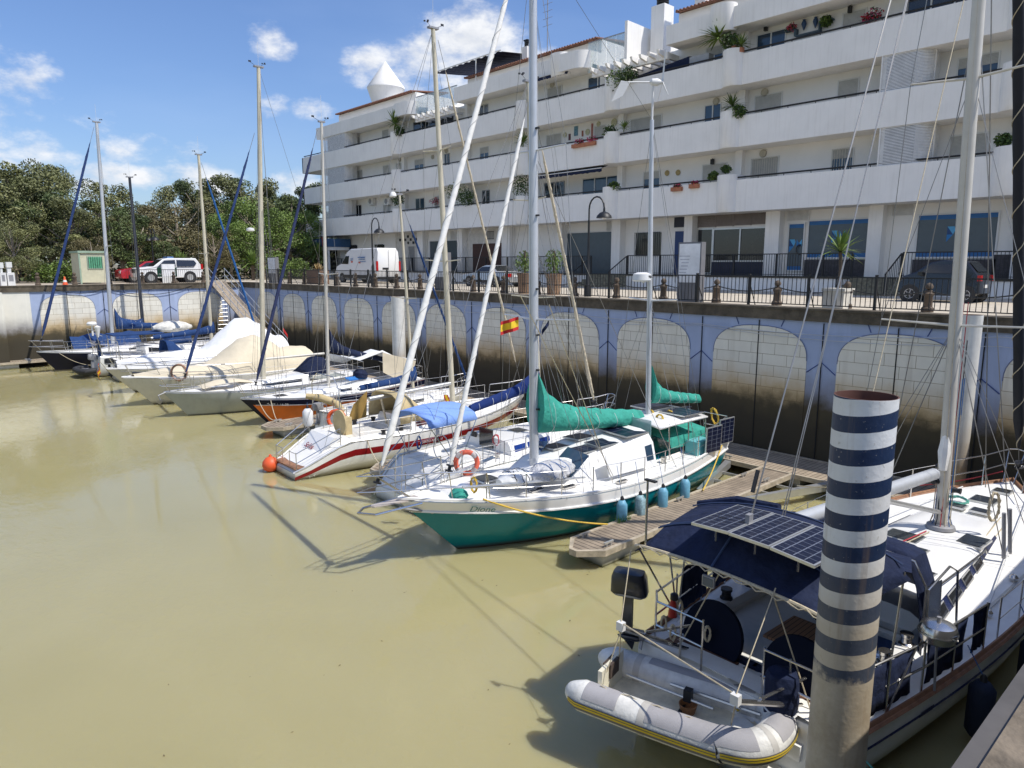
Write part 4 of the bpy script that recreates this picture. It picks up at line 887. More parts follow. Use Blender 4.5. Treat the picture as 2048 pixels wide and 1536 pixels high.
# ================= VEHICLES
def wheel(t,x,y,z,r,w=.2,side=-1):
    o=obj('wheel',B().lathe((x,y+.0,z),[(r*.62,0),(r*.95,0),(r,.03),(r,w-.03),(r*.95,w),(r*.3,w)],24,rubber,axis=(0,1 if side<0 else -1,0)),rubber,t)
    b=B();b.lathe((x,y-.004*(1 if side<0 else -1),z),[(0,.03),(r*.2,.015),(r*.3,.03),(r*.6,.0),(r*.64,.01)],24,alu,axis=(0,1 if side<0 else -1,0))
    rim=obj('rim',b,alu,o)
    b=B()
    for k in range(5):
        a=k*2*pi/5;b.obox((x+math.cos(a)*r*.35,y-(.006 if side<0 else -.006),z+math.sin(a)*r*.35),V((math.cos(a),0,math.sin(a)))*r*.27,(0,.012,0),V((-math.sin(a),0,math.cos(a)))*r*.07,greyd)
    obj('spoke',b,greyd,o)
def car(name,label,cat,x0,y0,z0,L,W,prof,wins,wheels,r,paint,tumble=.12,belt=.95,extra=None,axis='x',group=None):
    # profile (u,z) with u from the front (left, -x) to the back; y0 = near side
    t=thing(name,label,cat,(x0+L/2,y0+W/2,z0),group)
    P=(lambda u,v,z:(x0+u,y0+v,z0+z)) if axis=='x' else (lambda u,v,z:(x0-v,y0+u,z0+z))
    zmax=max(z for u,z in prof)
    def inset(z): return .0 if z<belt else tumble*(z-belt)/(zmax-belt)
    rows=[]
    for v,s in ((0,1),(.06,0),):
        pass
    def ring(v,shr): return [P(u+(shr if u<L/2 else -shr),v if v<W/2 else v,z) for u,z in prof]
    b=B();k=0
    ringA=[P(u,inset(z)+.05,z) for u,z in prof];ringA0=[P(u+(.03 if u<L/2 else -.03),inset(z),z-(.04 if z>.5 else -.03)) for u,z in prof]
    ringB=[P(u,W-inset(z)-.05,z) for u,z in prof];ringB0=[P(u+(.03 if u<L/2 else -.03),W-inset(z),z-(.04 if z>.5 else -.03)) for u,z in prof]
    b.loft([ringA0,ringA,ringB,ringB0],True,paint,cap=True)
    bd=obj('body',b,paint,t)
    for nm,poly,m_,side in wins:
        if side=='s':
            for s in (0,1):
                pts=[P(u,(inset(z)-.006) if s==0 else W-inset(z)+.006,z) for u,z in poly];obj(nm,B().poly(pts,m_),m_,t)
        elif side=='e':   # across the width: (u,z) pair lines, offset outwards
            (u1,z1),(u2,z2),off=poly;m1=inset(z1)+.1;m2=inset(z2)+.12
            nrm=V((-(z2-z1),0,(u2-u1))).normalized()*off
            pts=[P(u1+nrm.x,m1,z1+nrm.z),P(u1+nrm.x,W-m1,z1+nrm.z),P(u2+nrm.x,W-m2,z2+nrm.z),P(u2+nrm.x,m2,z2+nrm.z)];obj(nm,B().poly(pts,m_),m_,t)
        elif side=='b':   # small boxes (u0,v0,z0,u1,v1,z1)
            a=P(*poly[:3]);c=P(*poly[3:]);obj(nm,B().box([min(p,q) for p,q in zip(a,c)],[max(p,q) for p,q in zip(a,c)]),m_,t)
    for u in wheels:
        for s in (-1,1):
            if axis=='x': wheel(t,x0+u,y0+(-.01 if s<0 else W+.01),z0+r,r,.22,s)
            else:
                o=obj('wheel',B().lathe(P(u,-.01 if s<0 else W+.01,r),[(r*.62,0),(r*.95,0),(r,.03),(r,.19),(r*.3,.22)],22,axis=(-1 if s<0 else 1,0,0)),rubber,t);obj('rim',B().lathe(P(u,-.02 if s<0 else W+.02,r),[(0,.01),(r*.25,0),(r*.6,.0),(r*.62,.02)],22,axis=(-1 if s<0 else 1,0,0)),alu,o)
    b=B()
    for u in wheels: 
        for s in (0,1): b.lathe(P(u,-.004 if s==0 else W+.004,r),[(0,0),(r*1.17,0),(r*1.17,.02)],22,black,axis=((0,1 if s==0 else -1,0) if axis=='x' else (-1 if s==0 else 1,0,0)))
    obj('wheel_arch',b,black,t)
    return t,P
vanp=mat('van_white',(.74,.74,.73),.25,var=.03,coat=.3);silver=mat('silver_paint',(.5,.51,.52),.25,.5,coat=.4);blackp=mat('black_paint',(.012,.012,.014),.18,coat=.6);redp=mat('car_red',(.38,.02,.03),.25,coat=.4)
tail=mat('tail_light',(.4,.01,.01),.3);head=mat('head_light',(.6,.6,.6),.1)
def carx(pxl,Y): return py(pxl,560,Y).x
VY=27.6
t,P=car('parked_van','white high roof delivery van parked in front of the facade','van',carx(672,VY),VY,QZ,6.0,2.05,[(0,.4),(0,.95),(.25,1.25),(.9,1.45),(1.55,2.3),(2.1,2.52),(5.8,2.55),(5.98,2.3),(6,.45),(5.9,.3),(.2,.3)],
 [('side_window',[(.95,1.4),(1.45,2.0),(1.95,2.0),(1.95,1.4)],glassd,'s'),('windscreen',((.95,1.5),(1.5,2.22),.02),glassd,'e'),('tail_light',(5.93,-.0,.9,6.02,.14,1.6),tail,'b'),('tail_light',(5.93,1.91,.9,6.02,2.05,1.6),tail,'b'),('number_plate',(5.98,.5,1.0,6.015,1.0,1.14),black,'b'),('door_gap',(5.99,1.01,.5,6.006,1.04,2.4),greyd,'b'),('sill_trim',(.9,-.015,.35,5.0,.0,.6),black,'b'),('head_light',(-.02,.1,.85,.1,.4,1.2),head,'b'),('bumper',(5.9,.05,.3,6.05,2.0,.48),black,'b')],(1.0,4.9),.34,vanp,tumble=.2,belt=1.3)
for u,z,tx_ in ((1.2,1.35,''),):pass
dec=B()
for u0,z0,w_,h_ in ((2.2,1.75,.4,.05),(2.2,1.65,.3,.03),(3.3,1.85,1.0,.07),(3.4,1.72,.9,.05),(3.6,1.55,.8,.04)): dec.box(P(u0,.06,z0),P(u0+w_,.075,z0+h_),mat('decal_blue',(.05,.15,.35),.5))
for u0,z0 in ((2.3,1.5),(3.4,1.45)): dec.box(P(u0,.06,z0),P(u0+.25,.075,z0+.12),mat('decal_red',(.5,.08,.05),.5))
obj('decal',dec,None,t)
VY=28.8
X_=carx(921,VY)
t,P=car('parked_car','silver two door coupe parked beside the terrace wall','car',X_,VY,QZ,4.4,1.8,[(0,.35),(.02,.6),(.3,.75),(1.3,.86),(1.95,1.25),(2.3,1.33),(2.8,1.31),(3.45,.95),(4.3,.9),(4.4,.6),(4.35,.3),(.1,.25)],
 [('side_window',[(1.5,.93),(2.0,1.22),(2.75,1.24),(3.1,.95)],glassd,'s'),('windscreen',((1.35,.9),(1.93,1.24),.015),glassd,'e'),('rear_window',((2.85,1.29),(3.42,.98),.015),glassd,'e'),('tail_light',(4.32,.0,.62,4.42,.5,.82),tail,'b'),('tail_light',(4.32,1.3,.62,4.42,1.8,.82),tail,'b'),('number_plate',(4.38,.65,.62,4.42,1.15,.74),foam,'b'),('head_light',(-.03,.1,.5,.05,.5,.65),head,'b'),('side_trim',(.3,-.012,.28,4.2,.0,.42),black,'b')],(.85,3.5),.31,silver,tumble=.22,belt=.85)
VY=29.3;X_=carx(1797,VY)
t,P=car('parked_car','tiny black two seat city car parked at the right','car',X_,VY,QZ,2.7,1.56,[(0,.35),(.0,.7),(.15,.95),(.55,1.1),(1.0,1.45),(1.4,1.54),(2.2,1.5),(2.55,1.1),(2.7,.9),(2.68,.35),(2.5,.25),(.2,.25)],
 [('side_window',[(.72,1.08),(1.05,1.38),(1.95,1.4),(2.05,1.05)],glassd,'s'),('windscreen',((.6,1.13),(.98,1.44),.012),glassd,'e'),('rear_window',((2.25,1.46),(2.55,1.12),.012),glassd,'e'),('tail_light',(2.6,-.01,.8,2.72,.18,1.0),tail,'b'),('tail_light',(2.6,1.38,.8,2.72,1.57,1.0),tail,'b'),('number_plate',(2.69,.5,.55,2.72,1.0,.66),foam,'b'),('side_mirror',(.7,-.16,.98,.85,.0,1.12),blackp,'b')],(.42,2.25),.3,blackp,tumble=.16,belt=.95)
# cars on the far quay, side on (y runs to the right in the picture)
FXc=-57.6
ya=px(275,560,FXc).y
t,P=car('parked_car','white off-roader with dark green door and roof lights on the far quay','car',FXc,ya,QZ,4.75,1.88,[(0,.45),(0,.95),(.25,1.12),(1.15,1.2),(1.9,1.75),(2.3,1.84),(4.3,1.84),(4.6,1.35),(4.72,1.0),(4.75,.5),(4.6,.38),(.1,.35)],
 [('side_window',[(1.45,1.2),(1.98,1.66),(2.75,1.7),(2.75,1.2)],glassd,'s'),('side_window',[(2.85,1.2),(2.85,1.7),(4.15,1.68),(4.3,1.45),(4.1,1.22)],glassd,'s'),('windscreen',((1.2,1.23),(1.88,1.73),.015),glassd,'e'),('door_panel',[(1.4,.45),(1.4,1.15),(2.8,1.15),(2.8,.45)],mat('door_green',(.01,.05,.03),.3),'s'),('roof_lights',(2.3,.4,1.84,2.75,1.4,1.95),mat('beacon_blue',(.1,.2,.4),.3),'b'),('tail_light',(4.6,.0,1.0,4.76,.15,1.4),tail,'b'),('head_light',(-.03,.05,.82,.12,.45,1.05),head,'b'),('grille',(-.03,.55,.75,.0,1.3,1.05),black,'b')],(.95,3.75),.4,vanp,tumble=.16,belt=1.2,axis='y')
fxp=lambda u,z: V((FXc+.012,ya+u,QZ+z))
obj('lettering',textmesh('GUARDIA CIVIL',.1,fxp(1.5,.62),(0,1,0),(0,0,1),m=foam),None,t)
ya=px(240,560,FXc-3).y
t,P=car('parked_car','red car half hidden behind the white off-roader','car',FXc-2.6,ya,QZ,4.4,1.8,[(0,.4),(0,.85),(.25,1.0),(1.0,1.08),(1.8,1.55),(2.2,1.62),(3.7,1.6),(4.3,1.15),(4.4,.6),(4.3,.35),(.1,.3)],
 [('side_window',[(1.3,1.08),(1.9,1.5),(3.4,1.5),(3.8,1.1)],glassd,'s'),('windscreen',((1.05,1.1),(1.78,1.53),.015),glassd,'e'),('head_light',(-.03,.05,.7,.12,.45,.9),head,'b')],(.9,3.5),.34,redp,tumble=.16,belt=1.05,axis='y')
# ------- hut, fuel pumps, cone
hy0=px(163,565,-58.2).y;hy1=px(218,565,-58.2).y;hz=px(165,503,-58.2).z
hp=mat('hut_cream',(.55,.53,.38),.7,var=.08);hg=mat('hut_green',(.3,.4,.3),.6)
t=thing('site_hut','pale green portable cabin with curtained window on the far quay','hut',(-59.5,(hy0+hy1)/2,QZ))
obj('wall',B().box((-60.8,hy0,QZ+.1),(-58.2,hy1,hz-.1)),hp,t)
obj('roof',B().box((-60.9,hy0-.08,hz-.1),(-58.1,hy1+.08,hz+.05)),hg,t)
b=B()
for y in (hy0,hy1): b.box((-58.24,y-.05,QZ),(-58.14,y+.05,hz-.1))
b.box((-60.85,hy1-.02,QZ),(-60.75,hy1+.06,hz-.1));obj('corner_post',b,hg,t)
wy=(hy0+hy1)/2+.1;w=obj('window',B().box((-58.2,wy-.5,QZ+1.05),(-58.16,wy+.5,QZ+1.95)),hg,t);obj('pane',B().box((-58.16,wy-.42,QZ+1.12),(-58.15,wy+.42,QZ+1.88)),mat('curtain_green',(.1,.35,.2),.8,var=.3,scale=6),w)
b=B()
for k in range(7): b.tube([(-58.1,wy-.42+k*.14,QZ+1.08),(-58.1,wy-.42+k*.14,QZ+1.92)],.012,4)
obj('window_bars',b,ironb,w)
for x0,x1,yt,l in ((2,14,525,'white fuel pump at the far left edge of the quay'),(16,31,524,'second white fuel pump, right of the one at the left edge')):
    a,c=px(x0,565,-56.2).y,px(x1,565,-56.2).y;t=thing('fuel_pump',l,'fuel pump',(-56.5,(a+c)/2,QZ))
    zt=px(x0,yt,-56.2).z;obj('body',B().box((-56.8,a,QZ),(-56.2,c,QZ+.85)).box((-56.75,a+.05,QZ+.85),(-56.25,c-.15,zt-.35)).box((-56.8,a+.02,zt-.35),(-56.2,c-.08,zt)),foam,t);obj('display',B().box((-56.2,a+.08,QZ+.3),(-56.19,c-.08,QZ+.7)),greyd,t)
p=px(130,565,-56.2);t=thing('traffic_cone','small orange and white traffic cone on the far quay','cone',(p.x,p.y,QZ));obj('cone',B().lathe((p.x,p.y,QZ+.03),[(.16,0),(.03,.55)],12),orangep,t);obj('base',B().box((p.x-.2,p.y-.2,QZ),(p.x+.2,p.y+.2,QZ+.03)),orangep,t);obj('band',B().lathe((p.x,p.y,QZ+.2),[(.128,0),(.09,.14)],12),foam,t)
# ================= TREES
def treemesh(seed,h,r,lm,dens=1.,size=.34,droop=.3,flat=.75):
    rr=random.Random(seed);b=B()
    cl=[]
    for k in range(34):
        a=rr.uniform(0,2*pi);q=rr.random()**.5;zz=rr.uniform(.3,1.0);rad_=r*q*math.sin(pi*min(.95,max(.12,zz*.82)))**.6
        cl.append((V((math.cos(a)*rad_,math.sin(a)*rad_,h*zz*.93)),r*rr.uniform(.17,.34)))
    for c,cr in cl:
        ms=rr.choice([[lm[0],lm[0],lm[1]],[lm[1]],[lm[1],lm[2]],[lm[0],lm[1]]])
        n=int(430*dens)
        for i in range(n):
            d=V((rr.gauss(0,1),rr.gauss(0,1),rr.gauss(0,1)));d.normalize();q=d*cr*(rr.random()**.33);q.z*=flat
            p=c+q;a=V((rr.uniform(-1,1),rr.uniform(-1,1),rr.uniform(-.7,.5)-droop)).normalized()*size*rr.uniform(.5,1.2);s=a.cross(V((rr.uniform(-1,1),rr.uniform(-1,1),rr.uniform(-1,1)))).normalized()*size*.26
            b.poly([p,p+a*.5+s,p+a,p+a*.5-s],rr.choice(ms))
    t=B();t.tube([(0,0,-.1),(.05,.1,h*.3),(-.1,0,h*.6),(0,.1,h*.85)],[h*.024,h*.019,h*.012,h*.004],7)
    for c,cr in cl[:22]: z=max(.2*h,c.z*.62);t.tube([(0,0,z),(c.x*.5,c.y*.5,z+(c.z-z)*.4),tuple(c)],[h*.010,h*.006,h*.003],5)
    return b,t
def L3(n,a,b_,c): 
    out=[]
    for k,q in zip('abc',(a,b_,c)):
        m=mat(n+k,q,.6,var=.3,scale=.8);bs=m.node_tree.nodes['Principled BSDF'];bs.inputs['Subsurface Weight'].default_value=0;out.append(m)
    return out
euc=L3('eucalypt_',(.2,.205,.075),(.13,.14,.05),(.07,.08,.03));dk=L3('evergreen_',(.14,.18,.055),(.08,.11,.035),(.035,.055,.018));br_=L3('brownish_',(.22,.19,.085),(.15,.13,.055),(.08,.07,.032));gr=L3('broadleaf_',(.17,.25,.05),(.11,.17,.03),(.05,.08,.018))
protos={}
for key,(seed,lm,dr,fl) in dict(e1=(1,euc,.5,.8),e2=(5,euc,.6,.9),d1=(9,dk,.3,.75),b1=(13,br_,.4,.7),g1=(17,gr,.9,.9)).items():
    cb,tb=treemesh(seed,10,3.9,lm,1.0,.235,dr,fl)
    root=thing('tree','tree','tree',(0,0,0),'trees beyond the far quay');obj('crown',cb,None,root,smooth=False);obj('trunk',tb,mat('pale_bark',(.3,.25,.19),.9,var=.3,scale=2),root);protos[key]=[root,False]
def tree(key,pxx,ytop,X,label,wscale=1.):
    p=px(pxx,ytop,X);h=(p.z-QZ)/9.9;r=protos[key];rz=random.uniform(0,6)
    if not r[1]:
        o=r[0];o.location=(X,p.y,QZ);o.rotation_euler=(0,0,rz);o.scale=(h*wscale,h*wscale,h);o['label']=label;r[1]=True
    else: dup(r[0],(X,p.y,QZ),rz,(h*wscale,h*wscale,h),label=label)
TR=[('e1',12,322,-76,'tall olive green eucalyptus at the far left edge',1.2),('e2',88,324,-80,'tall eucalyptus crown second from the left edge',.9),('d1',52,375,-70,'dark evergreen below the two tall eucalyptus crowns at the left',1.2),('e1',140,395,-68,'mid green tree behind the raked blue sail at the left',1.2),('e2',190,362,-78,'olive crown behind the leftmost silver mast',1.15),('d1',235,400,-66,'dark tree just above the pale green hut',1.2),
('b1',270,420,-68,'brown tinged tree above the red car',1.25),('e2',292,405,-78,'olive tree right of the dark mast, behind the double lamp',1.1),('b1',350,395,-72,'brownish flowering crown between the dark and beige masts',1.25),('e1',378,362,-82,'high loose crown behind the beige mast',.9),('d1',410,362,-78,'narrow dark crown just right of the beige mast',.9),('b1',425,455,-64,'low brown olive tree at the quay corner',1.2),
('e1',480,345,-76,'tall crown just left of the tallest beige mast at the corner',1.05),('g1',455,430,-66,'fresh green drooping tree right of the beige mast',1.15),('d1',530,355,-80,'dark crown behind the thick beige mast',1.1),('g1',520,400,-66,'large green drooping tree behind the thick beige mast',1.4),('d1',580,362,-76,'dark crown between the corner masts and the building',1.1),('g1',575,420,-68,'green drooping tree at the left end of the building',1.25),('e1',-30,350,-72,'olive tree cut by the left picture edge',1.3),('g1',612,400,-84,'green tree behind the left end of the building',1.0),('d1',325,470,-64,'low dark tree right behind the white off-roader',1.2),('b1',180,470,-64,'low brownish tree behind the hut',1.1),('e2',20,440,-64,'olive tree above the fuel pumps',1.2)]
for a in TR: tree(a[0],a[1],a[2],a[3],a[4],a[5])
# dark undergrowth as one mass
rr=random.Random(3);b=B()
for k in range(9000):
    y=rr.uniform(-12,48);x=-66-rr.random()*8;z=QZ+rr.random()**1.3*3.8
    a=V((rr.uniform(-1,1),rr.uniform(-1,1),rr.uniform(-.6,.6))).normalized()*.42;s=V((rr.uniform(-1,1),rr.uniform(-1,1),rr.uniform(-1,1))).normalized()*.15
    p=V((x,y,z));b.poly([p,p+a*.5+s,p+a,p+a*.5-s],rr.choice(dk[1:]+br_[1:]))
obj('undergrowth',b,None,kind='stuff')
b=B();rr=random.Random(4)
for k in range(12000):
    y=rr.uniform(-50,75);x=-92-rr.random()*6;z=QZ+rr.random()*(6.3+2*math.sin(y*.31)+1.2*math.sin(y*.9))
    a=V((rr.uniform(-1,1),rr.uniform(-1,1),rr.uniform(-.6,.6))).normalized()*.7;s=V((rr.uniform(-1,1),rr.uniform(-1,1),rr.uniform(-1,1))).normalized()*.3
    p=V((x,y,z));b.poly([p,p+a*.5+s,p+a,p+a*.5-s],rr.choice(dk+euc[1:]))
obj('distant_wood',b,None,kind='stuff')
for x,y,r,l in ((85,556,1.0,'low clipped green bush left of the cone on the far quay'),(128,550,1.15,'round green bush behind the traffic cone'),(280,530,1.2,'bright green bush behind the red car'),(560,555,1.3,'green bush behind the corner notice board'),(596,550,1.3,'green bush below the restaurant canopy')):
    p=px(x,y,-63);obj('bush',leafball(gr,(-63,p.y,QZ+.75*r),r,1500,.18,.8,.2,int(x)),None,label=l,cat='bush',origin=(-63,p.y,QZ),smooth=False)
for x,y,l in ((362,535,'spiky palm behind the white off-roader'),(505,530,'fan palm beside the thick beige mast on the far quay')):
    p=px(x,y,-61.5);t=thing('palm',l,'palm',(-61.5,p.y,QZ));obj('trunk',B().tube([(-61.5,p.y,QZ),(-61.5,p.y,p.z)],.15,7),bark,t);b=B();yucca(b,(-61.5,p.y,p.z),120,1.5,gl[0],7,.8);obj('leaves',b,gl[0],t)
# ================= BOATS
class Boat:
    def __init__(s,name,label,S,Bw,beam,fb,cat='sailing boat',sw=.6,rb=1.2,rs=.25,mx=.45,vee=1.,hm=None,strakes=None,deckmat=None,cockpit=None,N=22,flare=.0,rail=None,railz=.05,scoop=None,group='boats moored at the finger pontoons',camber=.06):
        s.S=V((S[0],S[1],0));s.F=(V((Bw[0],Bw[1],0))-s.S);s.L=s.F.length;s.F.normalize();s.T=V((-s.F.y,s.F.x,0));s.hbm=beam/2;s.fb=fb;s.scoop=scoop;s.sw=sw;s.mx=mx
        s.root=thing(name,label,cat,tuple(s.S+s.F*s.L*.5),group);s.rb=rb;s.rs=rs
        hm=hm or hullw;strakes=strakes or []
        levels=[0,.06,.15,.2,.3,.42,.55,.68,.8,.9,1.0];rings=[]
        for i in range(N+1):
            f=i/N
            f=1-(1-f)**1.15 if f>.5 else f
            for sg in (1,):
                pass
            ring=[]
            for v in levels+[1.02]:
                ring.append((f,v))
            pts=[s.hp(f,v,1) for f,v in ring]+[s.hp(f,v,-1) for f,v in ring[::-1]]
            rings.append(pts)
        nl=len(levels)+1
        def rm(i,j):
            jj=j if j<nl else 2*nl-2-j
            f=(i+.5)/N
            for (v0,v1,f0,f1,m) in strakes:
                c=(levels+[1.02]);vm=(c[min(jj,nl-1)]+c[min(jj+1,nl-1)])/2
                if v0<=vm<=v1 and f0<=f<=f1: return m
            return hm
        b=B();b.loft(rings,True,hm,cap=False,rowm=rm)
        b.poly(rings[0],hm);s.hull=obj('hull',b,hm,s.root)
        # deck
        dm=deckmat or deckw;b=B();c0,c1,hw,dep=cockpit or (2,2,0,0);M_=10
        st=[i/40 for i in range(41)]
        if cockpit: st=sorted(set(st+[c0,c1]))
        def row(f,lo,hi,sg):
            return [s.W(f*s.L,sg*(lo+(hi-lo)*k/5),s.zd(f)+camber*(1-((lo+(hi-lo)*k/5)/max(s.hb(f),.05))**2)*min(1,s.hb(f))) for k in range(6)]
        for f0,f1 in zip(st,st[1:]):
            for sg in (1,-1):
                inn=cockpit and f0>=c0-1e-6 and f1<=c1+1e-6
                r0=row(f0,hw if inn else 0,s.hb(f0)-.01,sg);r1=row(f1,hw if inn else 0,s.hb(f1)-.01,sg)
                k=len(b.v);b.v+=r0+r1
                for q in range(5): b.face((k+q,k+q+1,k+7+q,k+6+q),dm,True)
        obj('deck',b,dm,s.root)
        if cockpit:
            zc=s.zd((c0+c1)/2);z0=zc-dep;b=B();x0,x1=c0*s.L,c1*s.L;cz=.06
            for sg in (1,-1): b.poly([s.W(x0,sg*hw,s.zd(c0)+cz),s.W(x1,sg*hw,s.zd(c1)+cz),s.W(x1,sg*hw,z0),s.W(x0,sg*hw,z0)],dm)
            for x,cc in((x0,c0),(x1,c1)): b.poly([s.W(x,-hw,s.zd(cc)+cz),s.W(x,hw,s.zd(cc)+cz),s.W(x,hw,z0),s.W(x,-hw,z0)],dm)
            obj('cockpit_well',b,dm,s.root);b=B();b.poly([s.W(x0,-hw,z0+.004),s.W(x1,-hw,z0+.004),s.W(x1,hw,z0+.004),s.W(x0,hw,z0+.004)]);obj('cockpit_sole',b,teakd,s.root)
            for sg in (1,-1):
                b=B();wb=hw*.42;b.obox(s.W((x0+x1)/2,sg*(hw-wb/2),z0+dep*.28),s.F*((x1-x0)/2-.01),s.T*(wb/2),V((0,0,dep*.28)));obj('bench',b,dm,s.root)
                b=B();b.obox(s.W((x0+x1)/2,sg*(hw-wb/2),z0+dep*.56+.012),s.F*((x1-x0)/2-.08),s.T*(wb/2-.04),V((0,0,.01)));obj('bench_slats',b,teak,s.root)
        # toe rail
        for sg in (1,-1): obj('toe_rail',B().tube([s.W(f*s.L,sg*(s.hb(f)-.015),s.zd(f)+railz) for f in [i/30 for i in range(31)]],.028,5,flat=1.3),rail or alu,s.root)
    def hb(s,f):
        f=min(max(f,0),1)
        if f<s.mx: return s.hbm*(s.sw+(1-s.sw)*math.sin(pi/2*f/s.mx))
        return max(s.hbm*(1-((f-s.mx)/(1-s.mx))**2.1),.012)
    def zd(s,f):
        z=s.zd0(f)
        if s.scoop and f<s.scoop[0]:
            q=max(0,f)/s.scoop[0];q=q*q*(3-2*q)*.35+q*.65;z=s.scoop[1]+(z-s.scoop[1])*q
        return z
    def zd0(s,f): a,m,b=s.fb;return a*(1-f)*(1-2*f)+4*m*f*(1-f)+b*f*(2*f-1) if 0<=f<=1 else (a if f<0 else b)
    def W(s,x,t,z): return s.S+s.F*x+s.T*t+V((0,0,z))
    def hp(s,f,v,sg):
        z=s.zd(f)+(-.45-s.zd(f))*v;q=2.6-1.7*max(0,(f-.4)/.6)
        y=s.hb(f)*max(0,1-min(v,1)**q)**(.62) if v<=1 else 0
        x=f*s.L-s.rb*v*f**4+s.rs*v*(1-f)**3
        return s.W(x,sg*y,z)
    def cp(s,pxx,pyy,t=0.):   # photo pixel -> point in the plane parallel to the centreline, t to port
        r=ray(pxx,pyy);o=V((0,0,EYE));n=s.T;c=s.S+s.T*t;return o+r*((c-o).dot(n)/r.dot(n))
    def add(s,name,b,m=None,parent=None): return obj(name,b,m,parent or s.root)
    def cabin(s,f0,f1,w0,w1,h0,h1,m=None,wins=(),wm=None,slope=.18,name='cabin'):
        m=m or white;n=10;rings=[]
        def sec(f,w,h):
            z=s.zd(f)-.02;x=f*s.L;return [s.W(x,t,z+q) for t,q in ((w,0),(w*(1-slope*.5),h*.75),(w*(1-slope),h),(w*.5,h*1.06),(0,h*1.08),(-w*.5,h*1.06),(-w*(1-slope),h),(-w*(1-slope*.5),h*.75),(-w,0))]
        for i in range(n+1):
            q=i/n;f=f0+(f1-f0)*q;e=min(1,(1-q)*n/1.6)if q>.8 else 1
            rings.append(sec(f,w0+(w1-w0)*q,(h0+(h1-h0)*q)*(max(.04,e) if q>.8 else 1)))
        b=B();b.loft(rings,True,m);c=s.add(name,b,m)
        s.cab=(f0,f1,w0,w1,h0,h1,slope)
        for (a,bb,lo,hi) in wins:
            for sg in (1,-1):
                k=B();nn=6
                def pt(q,hh):
                    f=f0+(f1-f0)*q;w=w0+(w1-w0)*q;h=h0+(h1-h0)*q;return s.W(f*s.L,sg*(w*(1-slope*.5*hh/.75)+.012),s.zd(f)-.02+h*hh)
                for i in range(nn):
                    q0=a+(bb-a)*i/nn;q1=a+(bb-a)*(i+1)/nn;k.poly([pt(q0,lo),pt(q1,lo),pt(q1,hi),pt(q0,hi)])
                obj('cabin_window',k,wm or glassd,c)
        return c
    def top(s,f,t=0):
        f0,f1,w0,w1,h0,h1,sl=s.cab;q=(f-f0)/(f1-f0)
        if 0<=q<=1: return s.zd(f)-.02+(h0+(h1-h0)*q)*(1.05-.02*abs(t))
        return s.zd(f)+.05
    def hatch(s,f,t,l,w,m=None,z=None,frame=None,name='hatch'):
        z=(s.top(f,t) if z is None else z)+.012
        o=s.add(name,B().obox(s.W(f*s.L,t,z),s.F*l/2,s.T*w/2,(0,0,.02)),frame or alu)
        obj('hatch_glass',B().obox(s.W(f*s.L,t,z+.024),s.F*(l/2-.03),s.T*(w/2-.03),(0,0,.008)),m or glassd,o);return o
    def wirep(s,name,a,b,r=.007,m=None,sag=0): return s.add(name,B().tube([a,b] if not sag else catenary(a,b,sag),r,4),m or wire)
    def lifelines(s,f0,f1,n=6,h=.6,sides=(1,-1),m=None):
        for sg in sides:
            tops=[];mids=[]
            for i in range(n+1):
                f=f0+(f1-f0)*i/n;p=s.W(f*s.L,sg*(s.hb(f)-.06),s.zd(f));tops.append(p+V((0,0,h)));mids.append(p+V((0,0,h*.5)));s.add('stanchion',B().tube([p,p+V((0,0,h+.01))],.013,5),m or steel)
            for q in (tops,mids): s.add('lifeline',B().tube(q,.006,4),m or steel)
    def pulpit(s,f=.86,h=.62,ext=.15,m=None):
        m=m or steel;z=s.zd(1);b=B();ti=s.W(s.L+ext,0,z+h+.05)
        for hh in (h,h*.5):
            b.tube([s.W(f*s.L,s.hb(f)-.05,s.zd(f)+hh),s.W((f+.07)*s.L,s.hb(f+.07)-.02,s.zd(f+.07)+hh),s.W(s.L+ext*.6,.16,z+hh+.02),s.W(s.L+ext,0,z+hh+.04),s.W(s.L+ext*.6,-.16,z+hh+.02),s.W((f+.07)*s.L,-s.hb(f+.07)+.02,s.zd(f+.07)+hh),s.W(f*s.L,-s.hb(f)+.05,s.zd(f)+hh)],.014,6)
        for sg in(1,-1):
            for ff in (f,f+.07): b.tube([s.W((ff-.01)*s.L,sg*(s.hb(ff)-.06),s.zd(ff)),s.W(ff*s.L,sg*(s.hb(ff)-.04),s.zd(ff)+h)],.014,5)
            b.tube([s.W(.97*s.L,sg*.1,z),s.W(s.L+ext*.6,sg*.16,z+h)],.014,5)
        s.add('pulpit',b,m)
    def pushpit(s,f=.12,h=.62,m=None):
        m=m or steel;b=B()
        for hh in(h,h*.5):
            for sg in (1,-1): b.tube([s.W(f*s.L,sg*(s.hb(f)-.06),s.zd(f)+hh),s.W(.01*s.L,sg*(s.hb(0)-.08),s.zd(0)+hh),s.W(.01*s.L,sg*.25,s.zd(0)+hh)],.014,6)
        for sg in(1,-1):
            for (ff,t) in ((f,s.hb(f)-.06),(.01,s.hb(0)-.08),(.01,.25)): b.tube([s.W(ff*s.L,sg*t,s.zd(ff)),s.W(ff*s.L,sg*t,s.zd(ff)+h)],.014,5)
        s.add('pushpit',b,m)
